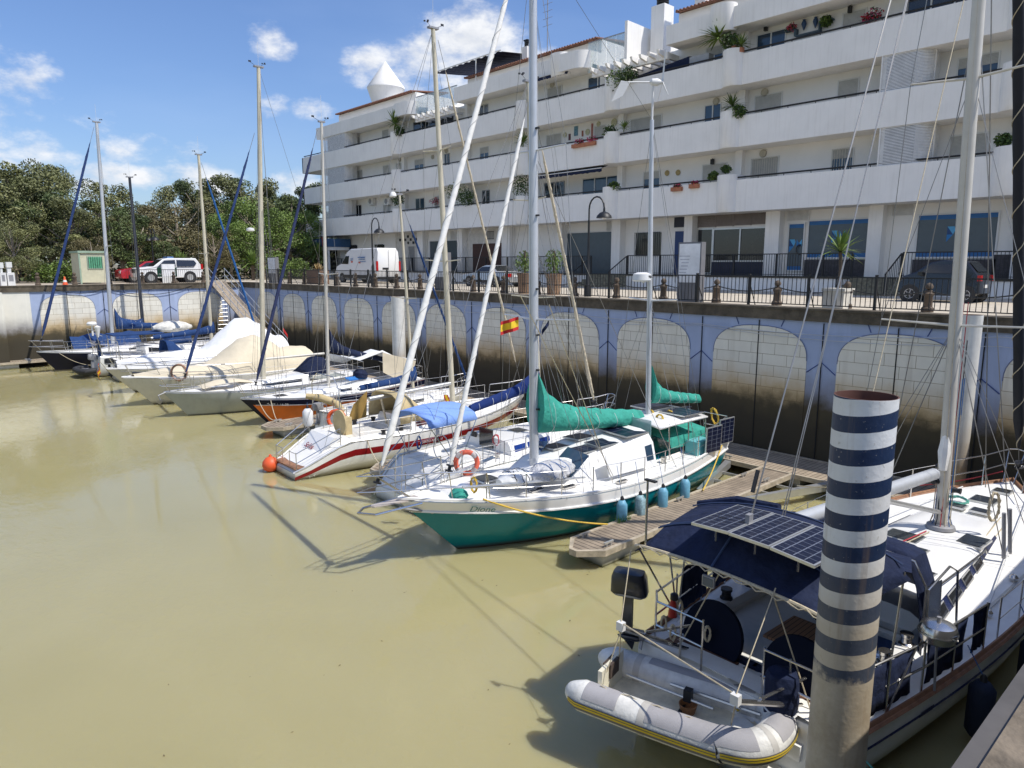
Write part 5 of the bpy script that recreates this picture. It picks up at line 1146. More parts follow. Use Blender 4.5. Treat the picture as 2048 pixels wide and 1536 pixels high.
    def mast(s,foot,top,r=.08,m=None,ext=1.,spr=((.45,.8),(.72,.6)),shr=True,fz=None,name='mast',gear=True,sf=None,drop=0,aftf=0.):
        m=m or alug;a=s.cp(*foot);b_=s.cp(*top);d=b_-a;b_=a+d*ext
        if fz is not None: a=a-d*((a.z-fz)/d.z)
        s.mf,s.mt=a,b_;n=12
        mo=s.add(name,B().tube([a,a.lerp(b_,.5),b_],[r,r*.97,r*.72],14,flat=1.),m)
        obj('mast_track',B().tube([a-s.F*r*.97+V((0,0,.8)),b_-s.F*r*.66],.012,4),greyd,mo)
        fmast=(a-s.S).dot(s.F)/s.L;s.fm=fmast;tips=[]
        for q,w in spr:
            c=a.lerp(b_,q)
            for sg in (1,-1):
                tp=c+s.T*sg*w-s.F*.12+V((0,0,.05));obj('spreader',B().tube([c,tp],[.028,.018],6),m,mo)
                tips.append((q,sg,tp))
        if shr:
            for sg in (1,-1):
                ch=s.W((fmast-.015)*s.L,sg*(s.hb(fmast)-.07),s.zd(fmast))
                pts=[b_-(d.normalized()*.1)]+[t for q,g,t in sorted(tips,key=lambda k:-k[0]) if g==sg]+[ch]
                s.add('shroud',B().tube(pts,.007,4),wire)
                if tips:
                    c=a.lerp(b_,min(q for q,g,t in tips))
                    for df in (.035,-.045): s.add('lower_shroud',B().tube([c,s.W((fmast+df)*s.L,sg*(s.hb(fmast)-.07),s.zd(fmast))],.006,4),wire)
                    tq=[t for q,g,t in sorted(tips) if g==sg]
                    if len(tq)>1: s.add('shroud',B().tube([tq[0],a.lerp(b_,sorted(set(q for q,g,t in tips))[1])],.006,4),wire)
        if gear:
            obj('masthead_fitting',B().obox(b_+V((0,0,.03)),s.F*r*1.9,s.T*r*.8,(0,0,.03)),greyd,mo)
            obj('antenna',B().tube([b_,b_+V((.02,0,1.05))],.006,4),foam,mo)
            v=B();v.tube([b_,b_+s.F*.35+V((0,0,.16))],.008,4);v.obox(b_+s.F*.38+V((0,0,.2)),s.F*.06,s.T*.004,(0,0,.035));v.tube([b_,b_-s.F*.25+V((0,0,.18))],.006,4)
            for k in range(3): ang=k*2.1;v.obox(b_-s.F*.25+V((math.cos(ang)*.07,math.sin(ang)*.07,.2)),(.025,0,0),(0,.025,0),(0,0,.02))
            obj('wind_vane',v,black,mo)
        for k,(dx,dt) in enumerate(((r*1.15,.03),(-r*1.2,-.04))):
            h=B().tube([a+s.F*dx+s.T*dt+V((0,0,.2)),b_+s.F*dx*.6],.006,4);s.add('halyard',h,rope if k else wire)
        return mo
    def boom(s,goose,end,r=.06,m=None,cover=None,cr=.17,clip=None,t=0,peak=.9,loose=False):
        a=s.cp(*goose);e=s.cp(*end);m=m or alug;bo=s.add('boom',B().tube([a,e],r,10),m)
        if cover:
            n=26;rings=[];rr=random.Random(int(goose[0]))
            for i in range(n+1):
                q=i/n;c=a.lerp(e,.0+q*.97);up=peak*math.exp(-q*9)+cr*(1.02-.42*q);wd=cr*(.62-.28*q)*(1+.12*math.sin(q*40+rr.random()))+.02
                lo=-r-.04;c2=c+V((0,0,lo));ring=[]
                for k in range(14):
                    an=2*pi*k/14;sn=math.sin(an);cz=(math.cos(an)+1)/2
                    ring.append(c2+s.T*wd*sn*(1-.55*cz**2)*(1+.08*math.sin(k*7+i*2.3))+V((0,0,(up-lo)*cz*(1+.03*math.sin(i*1.9)))))
                rings.append(ring)
            cv=s.add('sail_cover',B().loft(rings,True,cover),cover)
            for i in range(3,n,5): obj('cover_tie',B().tube(rings[i][2:13],.008,4),foam,cv)
        return bo
    def furl(s,foot,head,r=.07,m=None,ext=1.,tof=0.,uv=None,e0=.04,e1=.93,taper=1.):
        a=s.cp(foot[0],foot[1],tof) if not isinstance(foot,V) else foot;h=s.cp(*head,t=tof) if not isinstance(head,V) else head
        h=a+(h-a)*ext;r*=.8;s.wirep('forestay',a,h,.01)
        n=40;pts=[];R=[];rr=random.Random(5)
        for i in range(n+1):
            q=e0+(e1-e0)*i/n;pts.append(a.lerp(h,q)+V((0,0,0)));R.append(r*(min(1,i/2.5+.25))*(min(1,(n-i)/4+.2))*(1+.35*(1-i/n)*taper-.2)*(1+.03*math.sin(i*1.7)+rr.uniform(-.02,.02)))
        f=s.add('furled_sail',B().tube(pts,R,12,m or sailw),m or sailw)
        sp=[];ax=(h-a).normalized();u=ax.cross(V((0,0,1))).normalized();w=ax.cross(u)
        for i in range(240):
            q=i/239*n;k=min(int(q),n-1);g=q-k;c=pts[k].lerp(pts[k+1],g);rad_=R[k]+(R[k+1]-R[k])*g+.004;an=i*.42;sp.append(c+u*math.cos(an)*rad_+w*math.sin(an)*rad_)
        obj('furled_seam' if uv is None else 'furling_line',B().tube(sp,.006 if uv is None else .011,4),uv or (seamm if (m or sailw)==sailw else m),f)
        s.add('furler_drum',B().lathe(a+ax*.25,[(.09,0),(.09,.03),(.04,.04),(.04,.12),(.09,.13),(.09,.16)],14,axis=ax),black)
        return f
    def name_(s,txt,size,f,v,sg,m,shear=0,name='lettering',d=.02):
        p=s.hp(f,v,sg);p2=s.hp(f+.03,v,sg);u=(p2-p) if sg<0 else (p-p2)
        q=s.hp(f,v-.08,sg);up=q-p
        nrm=u.cross(up).normalized()
        if nrm.dot(s.T*sg)<0: nrm=-nrm
        s.add(name,textmesh(txt,size,p+nrm*d,u,up,m=m,font_shear=shear,ext=.003))
# ---------- lifebuoy, fender makers (things of their own)
def ring(name,label,c,R,r,nx,m,bands=None,cat='lifebuoy'):
    t=thing(name,label,cat,tuple(c));n=V(nx).normalized();a=n.cross(V((0,0,1))).normalized();b_=a.cross(n);c=V(c)
    pts=[c+a*math.cos(q*2*pi/36)*R+b_*math.sin(q*2*pi/36)*R for q in range(37)];obj('ring',B().tube(pts,r,12,cap=False),m,t)
    if bands:
        for k in range(4):
            q0=k*9+3;obj('band',B().tube(pts[q0:q0+4],r*1.05,12),bands,t)
    b=B()
    for k in range(4):
        q=[c+(a*math.cos(g)+b_*math.sin(g))*(R+r+.02+.03*abs(math.sin(2*g))) for g in [k*pi/2+j*pi/16 for j in range(9)]];b.tube(q,.007,4)
    obj('grab_line',b,rope,t);return t
def fender(label,p,l,r,m,tie,cat='fender',group=None,flat=True,capm=None):
    t=thing('fender',label,cat,tuple(p),group);p=V(p);b=B()
    b.lathe(p,[(0,-l/2),(r*.6,-l/2+.02),(r,-l/2+.12),(r,l/2-.12),(r*.55,l/2-.02),(.03,l/2)],18);obj('body',b,m,t)
    obj('cap',B().lathe(p+V((0,0,l/2-.03)),[(.05,0),(.045,.08),(.02,.12)],10),capm or black,t)
    obj('lanyard',B().tube([p+V((0,0,l/2+.05)),V(tie)],.008,4),ropeb,t);return t
def mooring(label,a,b_,sag=.15,m=None,r=.016): obj('mooring_rope',B().tube(catenary(a,b_,sag,12),r,6),m or rope,label=label,cat='rope',origin=a)
def coil(label,c,R,m,n=5,axis=(0,1,0),drop=.0,origin=None):
    rr=random.Random(int(abs(c[0])*97));c=V(c);n_=V(axis).normalized();u=n_.cross(V((0,0,1))) if abs(n_.z)<.9 else V((1,0,0));u.normalize();w=n_.cross(u);pts=[]
    for i in range(n*14): g=i/14*2*pi;q=R*(1+rr.uniform(-.1,.1));pts.append(c+u*math.cos(g)*q*.75+w*math.sin(g)*q*(1+drop)+n_*(rr.uniform(-.03,.03)))
    obj('rope_coil',B().tube(pts,.012,5),m,label=label,cat='rope',origin=c)
def solar(bt,p,u,v,parent=None,nu=3,nv=6,name='solar_panel',fr=None):
    u,v=V(u),V(v);n=u.cross(v).normalized()
    if (n.z<0 and abs(n.z)>.1) or (abs(n.z)<=.1 and n.x<0):n=-n
    fo=obj(name,B().obox(p,u/2,v/2,n*.018),fr or alu,parent or bt.root)
    obj('cells',B().obox(V(p)+n*.019,u/2-u.normalized()*.025,v/2-v.normalized()*.025,n*.003),mat('pv_cell',(.006,.009,.028),.3,var=.2,spec=.3),fo)
    g=B()
    for i in range(1,nu): q=V(p)-u/2+u*i/nu+n*.0235;g.obox(q,u.normalized()*.006,v/2-v.normalized()*.03,n*.0008)
    for j in range(1,nv): q=V(p)-v/2+v*j/nv+n*.0235;g.obox(q,v.normalized()*.003,u/2-u.normalized()*.03,n*.0008)
    obj('grid_lines',g,mat('pv_grid',(.16,.18,.23),.4),fo);return fo
def canopy(bt,pts4,rise,m,name='bimini',nseg=10,drop=.12,parent=None):
    # pts4: aft-port, aft-stbd, fwd-stbd, fwd-port; arched across
    a,b_,c,d=[V(p) for p in pts4];rings=[]
    for i in range(nseg+1):
        q=i/nseg;L_=a.lerp(d,q);R_=b_.lerp(c,q);lift=rise*(1+.35*math.sin(pi*q))
        rings.append([L_.lerp(R_,k/16)+V((0,0,lift*math.sin(pi*k/16)**.75-(drop if k in(0,16) else 0))) for k in range(17)])
    b=B();b.loft(rings,closed=False,cap=False);o=obj(name,b,m,parent or bt.root);md=o.modifiers.new('s','SOLIDIFY');md.thickness=.012;return o
def tubeframe(bt,polys,r=.014,name='frame',m=None,parent=None):
    for p in polys: o=obj(name,B().tube(p,r,6),m or steel,parent or bt.root)
    return o
# ===== C: teal ketch
C=Boat('sailing_boat','teal hulled ketch with green sail covers and solar panels beside the nearest finger pontoon',(-12.0,18.75),(-12.42,8.0),3.65,(1.35,1.12,1.5),sw=.62,rb=2.0,rs=.9,hm=hullteal,strakes=[(0,.15,0,1,white)],rail=white,railz=.06,cockpit=(.1,.3,.85,.6))
for sg in (1,-1): C.add('rubbing_strake',B().tube([C.hp(f,.15,sg)+C.T*sg*.012 for f in [i/24 for i in range(25)]],.03,5),white)
C.cabin(.33,.70,1.25,.72,.95,.42,wins=[(.02,.3,.3,.72)],wm=glassb,slope=.3)
C.cabin(.70,.86,.6,.3,.28,.12,name='forward_cabin');C.cab=(.33,.70,1.25,.72,.95,.42,.3)
for f,t,l,w in ((.37,.35,.9,1.1),(.46,-.3,.7,.6),(.46,.5,.75,.55),(.52,.45,.6,.5),(.545,-.3,.6,.55)):
    p=C.W(f*C.L,t,C.top(f)+.06-(.08*abs(t)));solar(C,p,C.F*l,C.T*w-V((0,0,.12*(1 if t>0 else -1)*abs(t)*w)),nu=2,nv=4)
C.add('window_cover',B().obox(C.W(.44*C.L,1.19,C.zd(.44)+.42),C.F*.75,C.T*.01,V((0,0,.26))+C.T*-.07),whitec)
# windscreen panes
for sg in (1,-1):
    C.add('windscreen',B().poly([C.W(.60*C.L,sg*.86,C.zd(.6)+.18),C.W(.55*C.L,sg*1.0,C.zd(.55)+.72),C.W(.56*C.L,sg*.35,C.zd(.55)+.84),C.W(.625*C.L,sg*.3,C.zd(.6)+.3)]),glassb)
C.hatch(.78,0,.5,.5,z=C.zd(.78)+.25)
C.mast((1068,925),(1066,0),.115,alug,ext=1.13,spr=((.3,1.25),(.62,.95)),fz=1.55,gear=False)
for hz_ in (.12,.2,.27,.36,.5,.66): obj('mast_step',B().obox(C.mf.lerp(C.mt,hz_)+C.T*.13,C.F*.03,C.T*.05,(0,0,.02)),black,C.root)
mm=(C.mf,C.mt)
C.boom((1070,858),(1286,842),.07,alug,cover=tealc,cr=.55,peak=.95)
C.furl((748,990),(1012,0),.082,sailw,ext=1.14,e0=.05,uv=None)
hd=C.mf.lerp(C.mt,.8);C.furl(C.cp(893,965,.0),C.cp(1048,240),.066,sailw,ext=1.05,e1=.96)
C.mast((1296,835),(1304,240),.075,alug,ext=1.0,spr=((.45,.85),),fz=1.6,gear=False,name='mizzen_mast')
C.boom((1301,800),(1400,800),.05,alug,cover=tealc,cr=.3,peak=.7)
zt=C.mt
# wind generator on the mizzen
wg=C.mt;q=B();q.tube([wg,wg+V((0,0,.95))],.03,8);w0=wg+V((0,0,.95))
gen=C.add('wind_generator',q,foam)
wx=V((.673,.74,0));obj('nacelle',B().lathe(w0-wx*.1,[(.02,0),(.09,.06),(.1,.2),(.05,.32)],14,axis=wx),foam,gen)
obj('tail_boom',B().tube([w0,w0-wx*.85],.022,6),foam,gen)
obj('tail_vane',B().prism([w0-wx*.6,w0-wx*.85+V((0,0,.04)),w0-wx*1.1-V((0,0,.5)),w0-wx*.8-V((0,0,.35))],(.015,-.013,0)),foam,gen)
for k in range(3):
    a=pi/2+k*2*pi/3+.12;wy=V((-.74,.673,0));dv=wx*.05+wy*math.cos(a)+V((0,0,math.sin(a)));sv=(wx*.3-wy*math.sin(a)+V((0,0,math.cos(a)))).normalized()
    c=w0+wx*.24;obj('blade',B().loft([[c+sv*.07,c-sv*.05,c-sv*.04+V((.02,0,0))],[c+dv*.8+sv*.02,c+dv*.8-sv*.02,c+dv*.8+V((.01,0,0))]],True,foam),foam,gen)
p=C.mf.lerp(C.mt,.52)
rd=C.add('radar_dome',B().lathe(p-C.T*-.0+C.F*.34-V((0,0,.08)),[(.22,0),(.26,.04),(.24,.2),(.12,.25),(0,.25)],20),foam)
q=p+C.F*.34;obj('lettering',textmesh('B&G',.1,q+C.T*.25+V((.0,0,.02))-C.F*-.02,-C.F,(0,0,1),m=black),None,rd)
obj('radar_bracket',B().tube([p,p+C.F*.3-V((0,0,.1))],.03,6),alu,rd)
# backstay, lazyjacks
C.wirep('backstay',zt,C.W(.02*C.L,.3,C.zd(0)));C.wirep('triatic_stay',mm[1],C.mt)
for sg in (1,-1):
    C.wirep('running_backstay',mm[0].lerp(mm[1],.62),C.W(.3*C.L,sg*(C.hb(.3)-.1),C.zd(.3)));C.wirep('lazy_jack',mm[0].lerp(mm[1],.45),C.cp(1200,840)+C.T*sg*.15);C.wirep('lazy_jack',mm[0].lerp(mm[1],.45),C.cp(1140,845)+C.T*sg*.15)
for k,tt in enumerate((.9,1.1,-.9)): C.wirep('baby_stay',mm[0].lerp(mm[1],.9),C.W((.5+.05*k)*C.L,tt,C.zd(.5)),.006)
C.lifelines(.12,.84,9,.65);C.pulpit(.84,.68,.95);C.pushpit(.1,.7)
# bowsprit platform
b=B();b.prism([C.W(C.L-.5,.15,1.46),C.W(C.L+.6,.07,1.5),C.W(C.L+.65,0,1.5),C.W(C.L+.6,-.07,1.5),C.W(C.L-.5,-.15,1.46)],(0,0,.03));C.add('bow_platform',b,mat('bow_platform_grey',(.45,.4,.36),.6))
C.add('bow_roller',B().tube([C.W(C.L-.4,.32,1.44),C.W(C.L+.7,.26,1.42),C.W(C.L+.95,0,1.44),C.W(C.L+.7,-.26,1.42),C.W(C.L-.4,-.32,1.44)],.03,8),steel)
b=B();b.tube([C.W(C.L+.05,.12,1.38),C.W(C.L-.5,.14,1.2)],.035,6);b.prism([C.W(C.L-.3,.0,1.22),C.W(C.L-.75,.26,1.12),C.W(C.L-.6,.05,1.0)],(0,.0,.05));C.add('anchor',b,greyd)
C.name_('Dione',.23,.885,.115,1,mat('name_teal',(.08,.2,.2),.5),.25,d=.025)
# mizzen arch roof with panels over the cockpit, dodger
zr=2.18
b=B();b.loft([[C.W(x*C.L,t*1.05,zr+.1*(1-t*t)-dz) for t in (-1,-.6,-.2,.2,.6,1)] for x,dz in ((.1,0.),(.17,0),(.25,.01),(.3,.03))],closed=False,cap=False);hr=C.add('cockpit_roof',b,white);md=hr.modifiers.new('s','SOLIDIFY');md.thickness=.05
for t in (-.52,.55): solar(C,C.W(.155*C.L,t,zr+.12),C.F*.9,C.T*.9,parent=hr,nu=3,nv=6)
tubeframe(C,[[C.W(f*C.L,sg*1.05,C.zd(f)),C.W(f*C.L,sg*1.0,zr)] for f in (.105,.18,.26) for sg in (1,-1)],.02,'roof_frame')
C.add('dodger_screen',B().obox(C.W(.315*C.L,.0,C.zd(.3)+.9),C.F*.01,C.T*.85,(0,0,.3)),mat('clear_vinyl',(.3,.5,.5),.15,alpha=.55))
b=B();b.loft([[C.W(f*C.L,t,1.8-.15*abs(t)-.05*math.sin(f*60)) for t in (-.9,-.5,0,.5,.9)] for f in (.06,.12,.18,.24)],closed=False,cap=False)
C.add('cockpit_tent',b,tealc)
for t in (.9,-.9): C.add('cockpit_tent_side',B().poly([C.W(.07*C.L,t,1.75),C.W(.25*C.L,t,1.76),C.W(.24*C.L,t*1.05,1.45),C.W(.08*C.L,t*1.05,1.4)]),tealc)
for f in (.045,.13): 
    p=C.W(f*C.L,C.hb(f)+.05,C.zd(f)+.4);solar(C,p,C.F*.72,V((0,0,.75))+C.T*.02,nu=3,nv=6,name='rail_solar_panel')
for f,t,l,w in ((.62,1.05,.4,.14),(.7,.85,.4,.14),(.49,1.5,.35,.12)): C.hatch(f,t,l,w,frame=steel,z=C.zd(f)+.06,name='deck_vent')
for sg in(1,-1):
    for f in (.17,.29): C.add('winch',B().lathe(C.W(f*C.L,sg*1.1,C.zd(f)),[(.1,0),(.1,.03),(.07,.05),(.065,.13),(.085,.15),(.085,.2),(0,.21)],12),steel)
C.add('deck_locker',B().obox(C.W(.15*C.L,1.15,1.4),C.F*.35,C.T*.2,(0,0,.2)),mat('seat_teal',(.12,.4,.42),.6))
C.add('spinnaker_pole',B().tube([C.cp(820,985,-.9),C.cp(985,915,-1.2)],.045,8),alu);C.add('spinnaker_pole',B().tube([C.cp(925,975,.9),C.cp(1170,955,1.1)],.03,8),alu)
# loose gear lying on the ketch
def bundle(name,label,c,ax,l,r,m,tie=None,cat='bundle'):
    t=thing(name,label,cat,tuple(c));ax=V(ax).normalized();s_=ax.cross(V((0,0,1))).normalized();rr=random.Random(int(l*100));rings=[]
    for i in range(17):
        q=i/16;R=r*min(1,(math.sin(pi*min(max(q,.03),.97)))**.45);rings.append([V(c)+ax*(q-.5)*l+s_*math.cos(k*pi/10)*R*(1+.1*rr.uniform(-1,1))*1.15+V((0,0,math.sin(k*pi/10)*R*(.85 if k<10 else .5)*(1+.1*rr.uniform(-1,1)))) for k in range(20)])
    obj('cover',B().loft(rings,True,m),m,t)
    if tie:
        b=B()
        for i in (5,8,11): b.tube(rings[i][:12],.012,4)
        b.tube([rings[j][int(3+6*abs(math.sin(j*.7)))] for j in range(3,14)],.012,4);obj('lashing',b,tie,t)
zc=C.zd(.7)
p=C.cp(1102,945,.75);bundle('tarp_bundle','large grey tarpaulin bundle lashed with blue rope on the teal ketch foredeck',(p.x,p.y,p.z),C.F*1+C.T*.1,1.5,.34,greyc,ropeb)
p=C.cp(1030,958,.7);bundle('life_raft','white life raft canister with black strap on the teal ketch foredeck',(p.x,p.y,p.z),C.F,.95,.27,foam,black,'life raft')
p=C.cp(918,990,.35);bundle('windlass_cover','small teal fabric cover over the ketch windlass',(p.x,p.y,p.z),C.F*.4+C.T,.55,.17,tealc,None,'cover')
p=C.cp(933,925,-1.25);ring('lifebuoy','orange ring buoy with grey bands hung on the teal ketch bow rail',p,.27,.065,(.75,-.66,.05),mat('buoy_orange',(.7,.13,.07),.6),mat('reflective_grey',(.45,.4,.38),.5))
coil('yellow rope coil hanging on the ketch foredeck rail',C.cp(948,970,.7),.13,ropey,5,drop=.3)
for i,(x,y) in enumerate([(1247,1015),(1282,992),(1328,980),(1378,962)]):
    l=['pale blue fender nearest the ketch bow of the four on its side','dirty streaked pale blue fender, second of the four on the ketch side','pale blue fender, third of the four on the ketch side','pale blue fender nearest the ketch stern'][i]
    p=C.cp(x,y,1.98);f=(p-C.S).dot(C.F)/C.L;p=C.W(f*C.L,C.hb(f)+.14,.62);fender(l,p,.62,.13,lbuoy if i!=1 else mat('fender_dirty',(.25,.38,.42),.7,var=.5,scale=14),C.W(f*C.L,C.hb(f)-.05,C.zd(f)+.6),group='blue fenders along the teal hull')
mooring('yellow and black mooring line from the ketch bow to the finger pontoon',C.W(.85*C.L,C.hb(.85),1.42),(-10.2,12.3,.5),.12,ropey,.02)
mooring('yellow mooring line from the ketch stern to the finger pontoon',C.W(.06*C.L,C.hb(.06),1.3),(-10.15,16.2,.48),.1,ropey,.018)
coil('thick yellow rope heap on the ketch stern rail',C.W(.0,.55,C.zd(0)+.6),.2,ropey,9,(.3,1,.3),.3)
for k,(f,t) in enumerate(((.24,.5),(.21,-.1),(.18,.35))): coil(['yellow hose coil under the ketch roof, front','yellow hose coil under the ketch roof, middle','yellow hose coil under the ketch roof, rear'][k],C.W(f*C.L,t,2.15),.18,ropey,6,(0,1,0),.1)
def outboard(label,p,fwd,sc_=1.,m=None,down=True):
    t=thing('outboard_motor',label,'outboard motor',tuple(p));p=V(p);f=V(fwd).normalized();s_=f.cross(V((0,0,1))).normalized();m=m or black;k=sc_
    rings=[]
    for z,l,w in ((0,.22,.12),(.05,.27,.15),(.28,.25,.15),(.36,.22,.13),(.38,.12,.08)):
        rings.append([p+V((0,0,z*k))+f*(math.copysign(abs(math.cos(a))**.38,math.cos(a))*l*k+.05*z)+s_*(math.copysign(abs(math.sin(a))**.38,math.sin(a))*w*k) for a in [q*2*pi/20 for q in range(20)]])
    obj('cowling',B().loft(rings,True,m),m,t)
    obj('cowl_band',B().loft([[p+V((0,0,z*k))+f*(math.copysign(abs(math.cos(a))**.6,math.cos(a))*.262*k)+s_*(math.copysign(abs(math.sin(a))**.6,math.sin(a))*.15*k) for a in [q*2*pi/20 for q in range(20)]] for z in (.02,.055)],True,greyd),greyd,t)
    obj('shaft',B().obox(p-V((0,0,.3*k))+f*.02,f*.07*k,s_*.045*k,(0,0,.31*k)),m,t)
    obj('cavitation_plate',B().obox(p-V((0,0,.58*k))-f*.04,f*.17*k,s_*.09*k,(0,0,.01)),m,t)
    obj('gearcase',B().lathe(p-V((0,0,.68*k))-f*.2*k,[(.02,0),(.05,.08),(.05,.25),(.01,.36)],12,axis=f),m,t)
    obj('skeg',B().prism([p-V((0,0,.7*k))-f*.1,p-V((0,0,.7*k))+f*.1,p-V((0,0,.88*k))-f*.06],s_*.015),m,t)
    b=B()
    for q in range(3): a=q*2.09;b.obox(p-V((0,0,.68*k))-f*.2*k+s_*math.cos(a)*.07+V((0,0,math.sin(a)*.07)),s_*math.cos(a)*.06+V((0,0,math.sin(a)*.06)),f*.02+s_*-math.sin(a)*.02,s_*(-math.sin(a))*.03+V((0,0,math.cos(a)*.03)))
    obj('propeller',b,greyd,t);return t
outboard('dark outboard motor hung on the stern rail of the teal ketch',C.W(.0,-.5,1.75),(0,-1,0),.9,blackp)
# ===== D: white sloop stern-to with light blue bimini
D=Boat('sailing_boat','white sloop with light blue bimini and swim platform beside the teal ketch',(-15.75,10.15),(-15.75,19.0),3.1,(1.0,1.05,1.35),sw=.72,scoop=(.1,.35),rb=1.3,rs=-.1,cockpit=(.1,.34,.8,.5))
D.cabin(.36,.76,1.1,.6,.42,.22,wins=[(.05,.2,.3,.75),(.22,.36,.3,.75),(.38,.52,.3,.75)],wm=mat('window_blue',(.01,.04,.22),.3))
D.hatch(.5,0,.5,.5);D.hatch(.63,0,.4,.4);D.hatch(.8,0,.5,.5,z=D.zd(.8)+.04)
D.add('companionway',B().obox(D.W(.355*D.L,0,1.4),D.F*.02,D.T*.3,(0,0,.28)),glassd);D.add('instrument',B().obox(D.W(.352*D.L,.55,1.42),D.F*.02,D.T*.12,(0,0,.08)),black)
D.mast((1078,830),(1056,165),.085,alub,spr=((.4,.95),(.68,.7)),fz=1.35)
D.boom((1072,772),(935,822),.06,alug,cover=mat('royal_cover',(.012,.03,.13),.85,bump=.5,bscale=6,spec=.2),cr=.26,peak=.5)
D.furl((1192,822),(1080,280),.065,sailt,ext=1.05);D.pulpit(.88,.62,.1);D.lifelines(.14,.86,6);D.pushpit(.12,.62)
a,b_,c,d=D.cp(785,832,.95),D.cp(868,862,-1.0),D.cp(938,852,-1.0),D.cp(870,820,1.0)
zz=2.6;canopy(D,[D.W(.05*D.L,.9,zz-.25),D.W(.05*D.L,-.9,zz-.25),D.W(.23*D.L,-.95,zz-.2),D.W(.23*D.L,.95,zz-.2)],.22,skyc)
tubeframe(D,[[D.W(.13*D.L,sg*1.2,1.1),D.W(f*D.L,sg*.9,zz-.3)] for f in (.05,.13,.23) for sg in (1,-1)],.013,'bimini_frame')
b=B();
for k in range(3): b.tube([D.W(-.1-k*.02,-.3,.95-k*.25),D.W(-.1-k*.02,.0,.95-k*.25)],.012,5)
b.tube([D.W(-.02,-.3,1.5),D.W(-.1,-.3,.3)],.013,5);b.tube([D.W(-.02,0,1.5),D.W(-.1,0,.3)],.013,5);D.add('boarding_ladder',b,steel)
for sg in (1,-1): D.wirep('backstay',D.mt,D.W(.01*D.L,sg*.9,1.1))
D.add('steering_wheel',B().tube([D.W(.17*D.L,math.cos(q)*.4,1.35+math.sin(q)*.4) for q in [i*2*pi/24 for i in range(25)]],.015,5),steel)
for f,t in ((.31,.95),(.31,-.95)): D.add('winch',B().lathe(D.W(f*D.L,t,D.zd(f)),[(.09,0),(.09,.03),(.065,.05),(.06,.12),(.08,.14),(.08,.18),(0,.19)],12),steel)
coil('red rope coil on the cabin edge of the sloop with the light blue bimini',D.cp(992,880,-.6),.13,roper,7,(.4,-1,0),.2)
coil('dark blue rope hanging on the rail of the sloop with the light blue bimini',D.cp(838,885,1.1),.1,ropeb,5,(.4,-1,0),.9)
# ===== E: white sloop with red stripe
redstr=[(.14,.26,.0,1,stripered)]
E=Boat('sailing_boat','white cruising sloop with dark red stripe and orange buoy at its scooped stern',(-20.55,9.1),(-20.4,19.2),3.2,(1.0,1.02,1.3),sw=.5,scoop=(.17,.22),rb=1.5,rs=0,mx=.5,strakes=[(.15,.3,0,1,stripered)],cockpit=(.19,.38,.78,.45))
E.cabin(.4,.8,1.15,.55,.38,.16,wins=[(.05,.3,.35,.75)],wm=mat('window_smoke',(.12,.05,.05),.2))
E.hatch(.52,0,.6,.45);E.hatch(.66,0,.45,.45);E.hatch(.86,0,.5,.5,z=E.zd(.86)+.05)
E.mast((905,800),(866,58),.1,alub,spr=((.41,1.05),(.7,.8)),fz=1.3)
E.boom((900,767),(738,798),.075,alu);E.furl(E.W(E.L-.05,0,1.45),(876,80),.05,sailt,ext=1.0,e0=.1)
E.pulpit(.88,.6,.1);E.lifelines(.2,.86,7);E.pushpit(.14,.6)
E.add('swim_step',B().obox(E.W(.3,0,.36),E.F*.28,E.T*.72,(0,0,.02)),teak)
E.add('transom_panel',B().prism([E.W(1.35,.8,1.12),E.W(1.35,-.8,1.12),E.W(.75,-.6,.5),E.W(.75,.6,.5)],E.F*.3),white)
E.add('lettering',textmesh('Solea',.26,E.W(.9,.45,.72),-E.T,V((0,0,.6))+E.F*.6,m=stripered,font_shear=.3))
E.name_('PUERTO FURIA 30',.11,.40,.245,-1,foam,.2,d=.03)
for sg in (1,-1): E.wirep('backstay',E.mt,E.W(.1*E.L,sg*.8,.9))
E.add('steering_pedestal',B().obox(E.W(.22*E.L,0,1.2),E.F*.12,E.T*.14,(0,0,.35)),tand)
E.add('wheel_cover',B().lathe(E.W(.22*E.L-.2,0,1.4),[(0,0),(.42,.01),(.42,.07),(0,.09)],20,axis=(0,-1,0)),tand)
for f,t in ((.3,.95),(.3,-.95),(.37,.9),(.37,-.9)): E.add('winch',B().lathe(E.W(f*E.L,t,E.zd(f)),[(.1,0),(.1,.03),(.07,.05),(.065,.13),(.09,.15),(.09,.2),(0,.21)],12),black)
E.add('mainsheet',B().tube([E.cp(762,796),E.W(.37*E.L,0,1.1)],.04,6),rope)
# tan dodger
def dodger(bt,f0,f1,w,z0,h,m,name='dodger',win=True):
    rings=[]
    for i in range(6):
        q=i/5;f=f0+(f1-f0)*q;hh=h*(1-.85*max(0,q-.35)/.65);ww=w*(1-.1*q);rings.append([bt.W(f*bt.L,ww*math.cos(a),z0+hh*min(1,math.sin(a)*1.25) if 0<a<pi else z0) for a in [k*pi/12 for k in range(13)]])
    b=B();b.loft(rings,closed=False,cap=False);o=bt.add(name,b,m);md=o.modifiers.new('s','SOLIDIFY');md.thickness=.012
    if win:
        for k in (5,6): pass
    return o
dodger(E,.36,.5,1.05,1.25,.95,tand)
E.add('tent_panel',B().poly([E.W(.35*E.L,.9,2.15),E.W(.35*E.L,1.0,1.2),E.W(.28*E.L,1.1,1.1),E.W(.3*E.L,1.0,1.7)]),mat('tan_dark',(.35,.22,.06),.85))
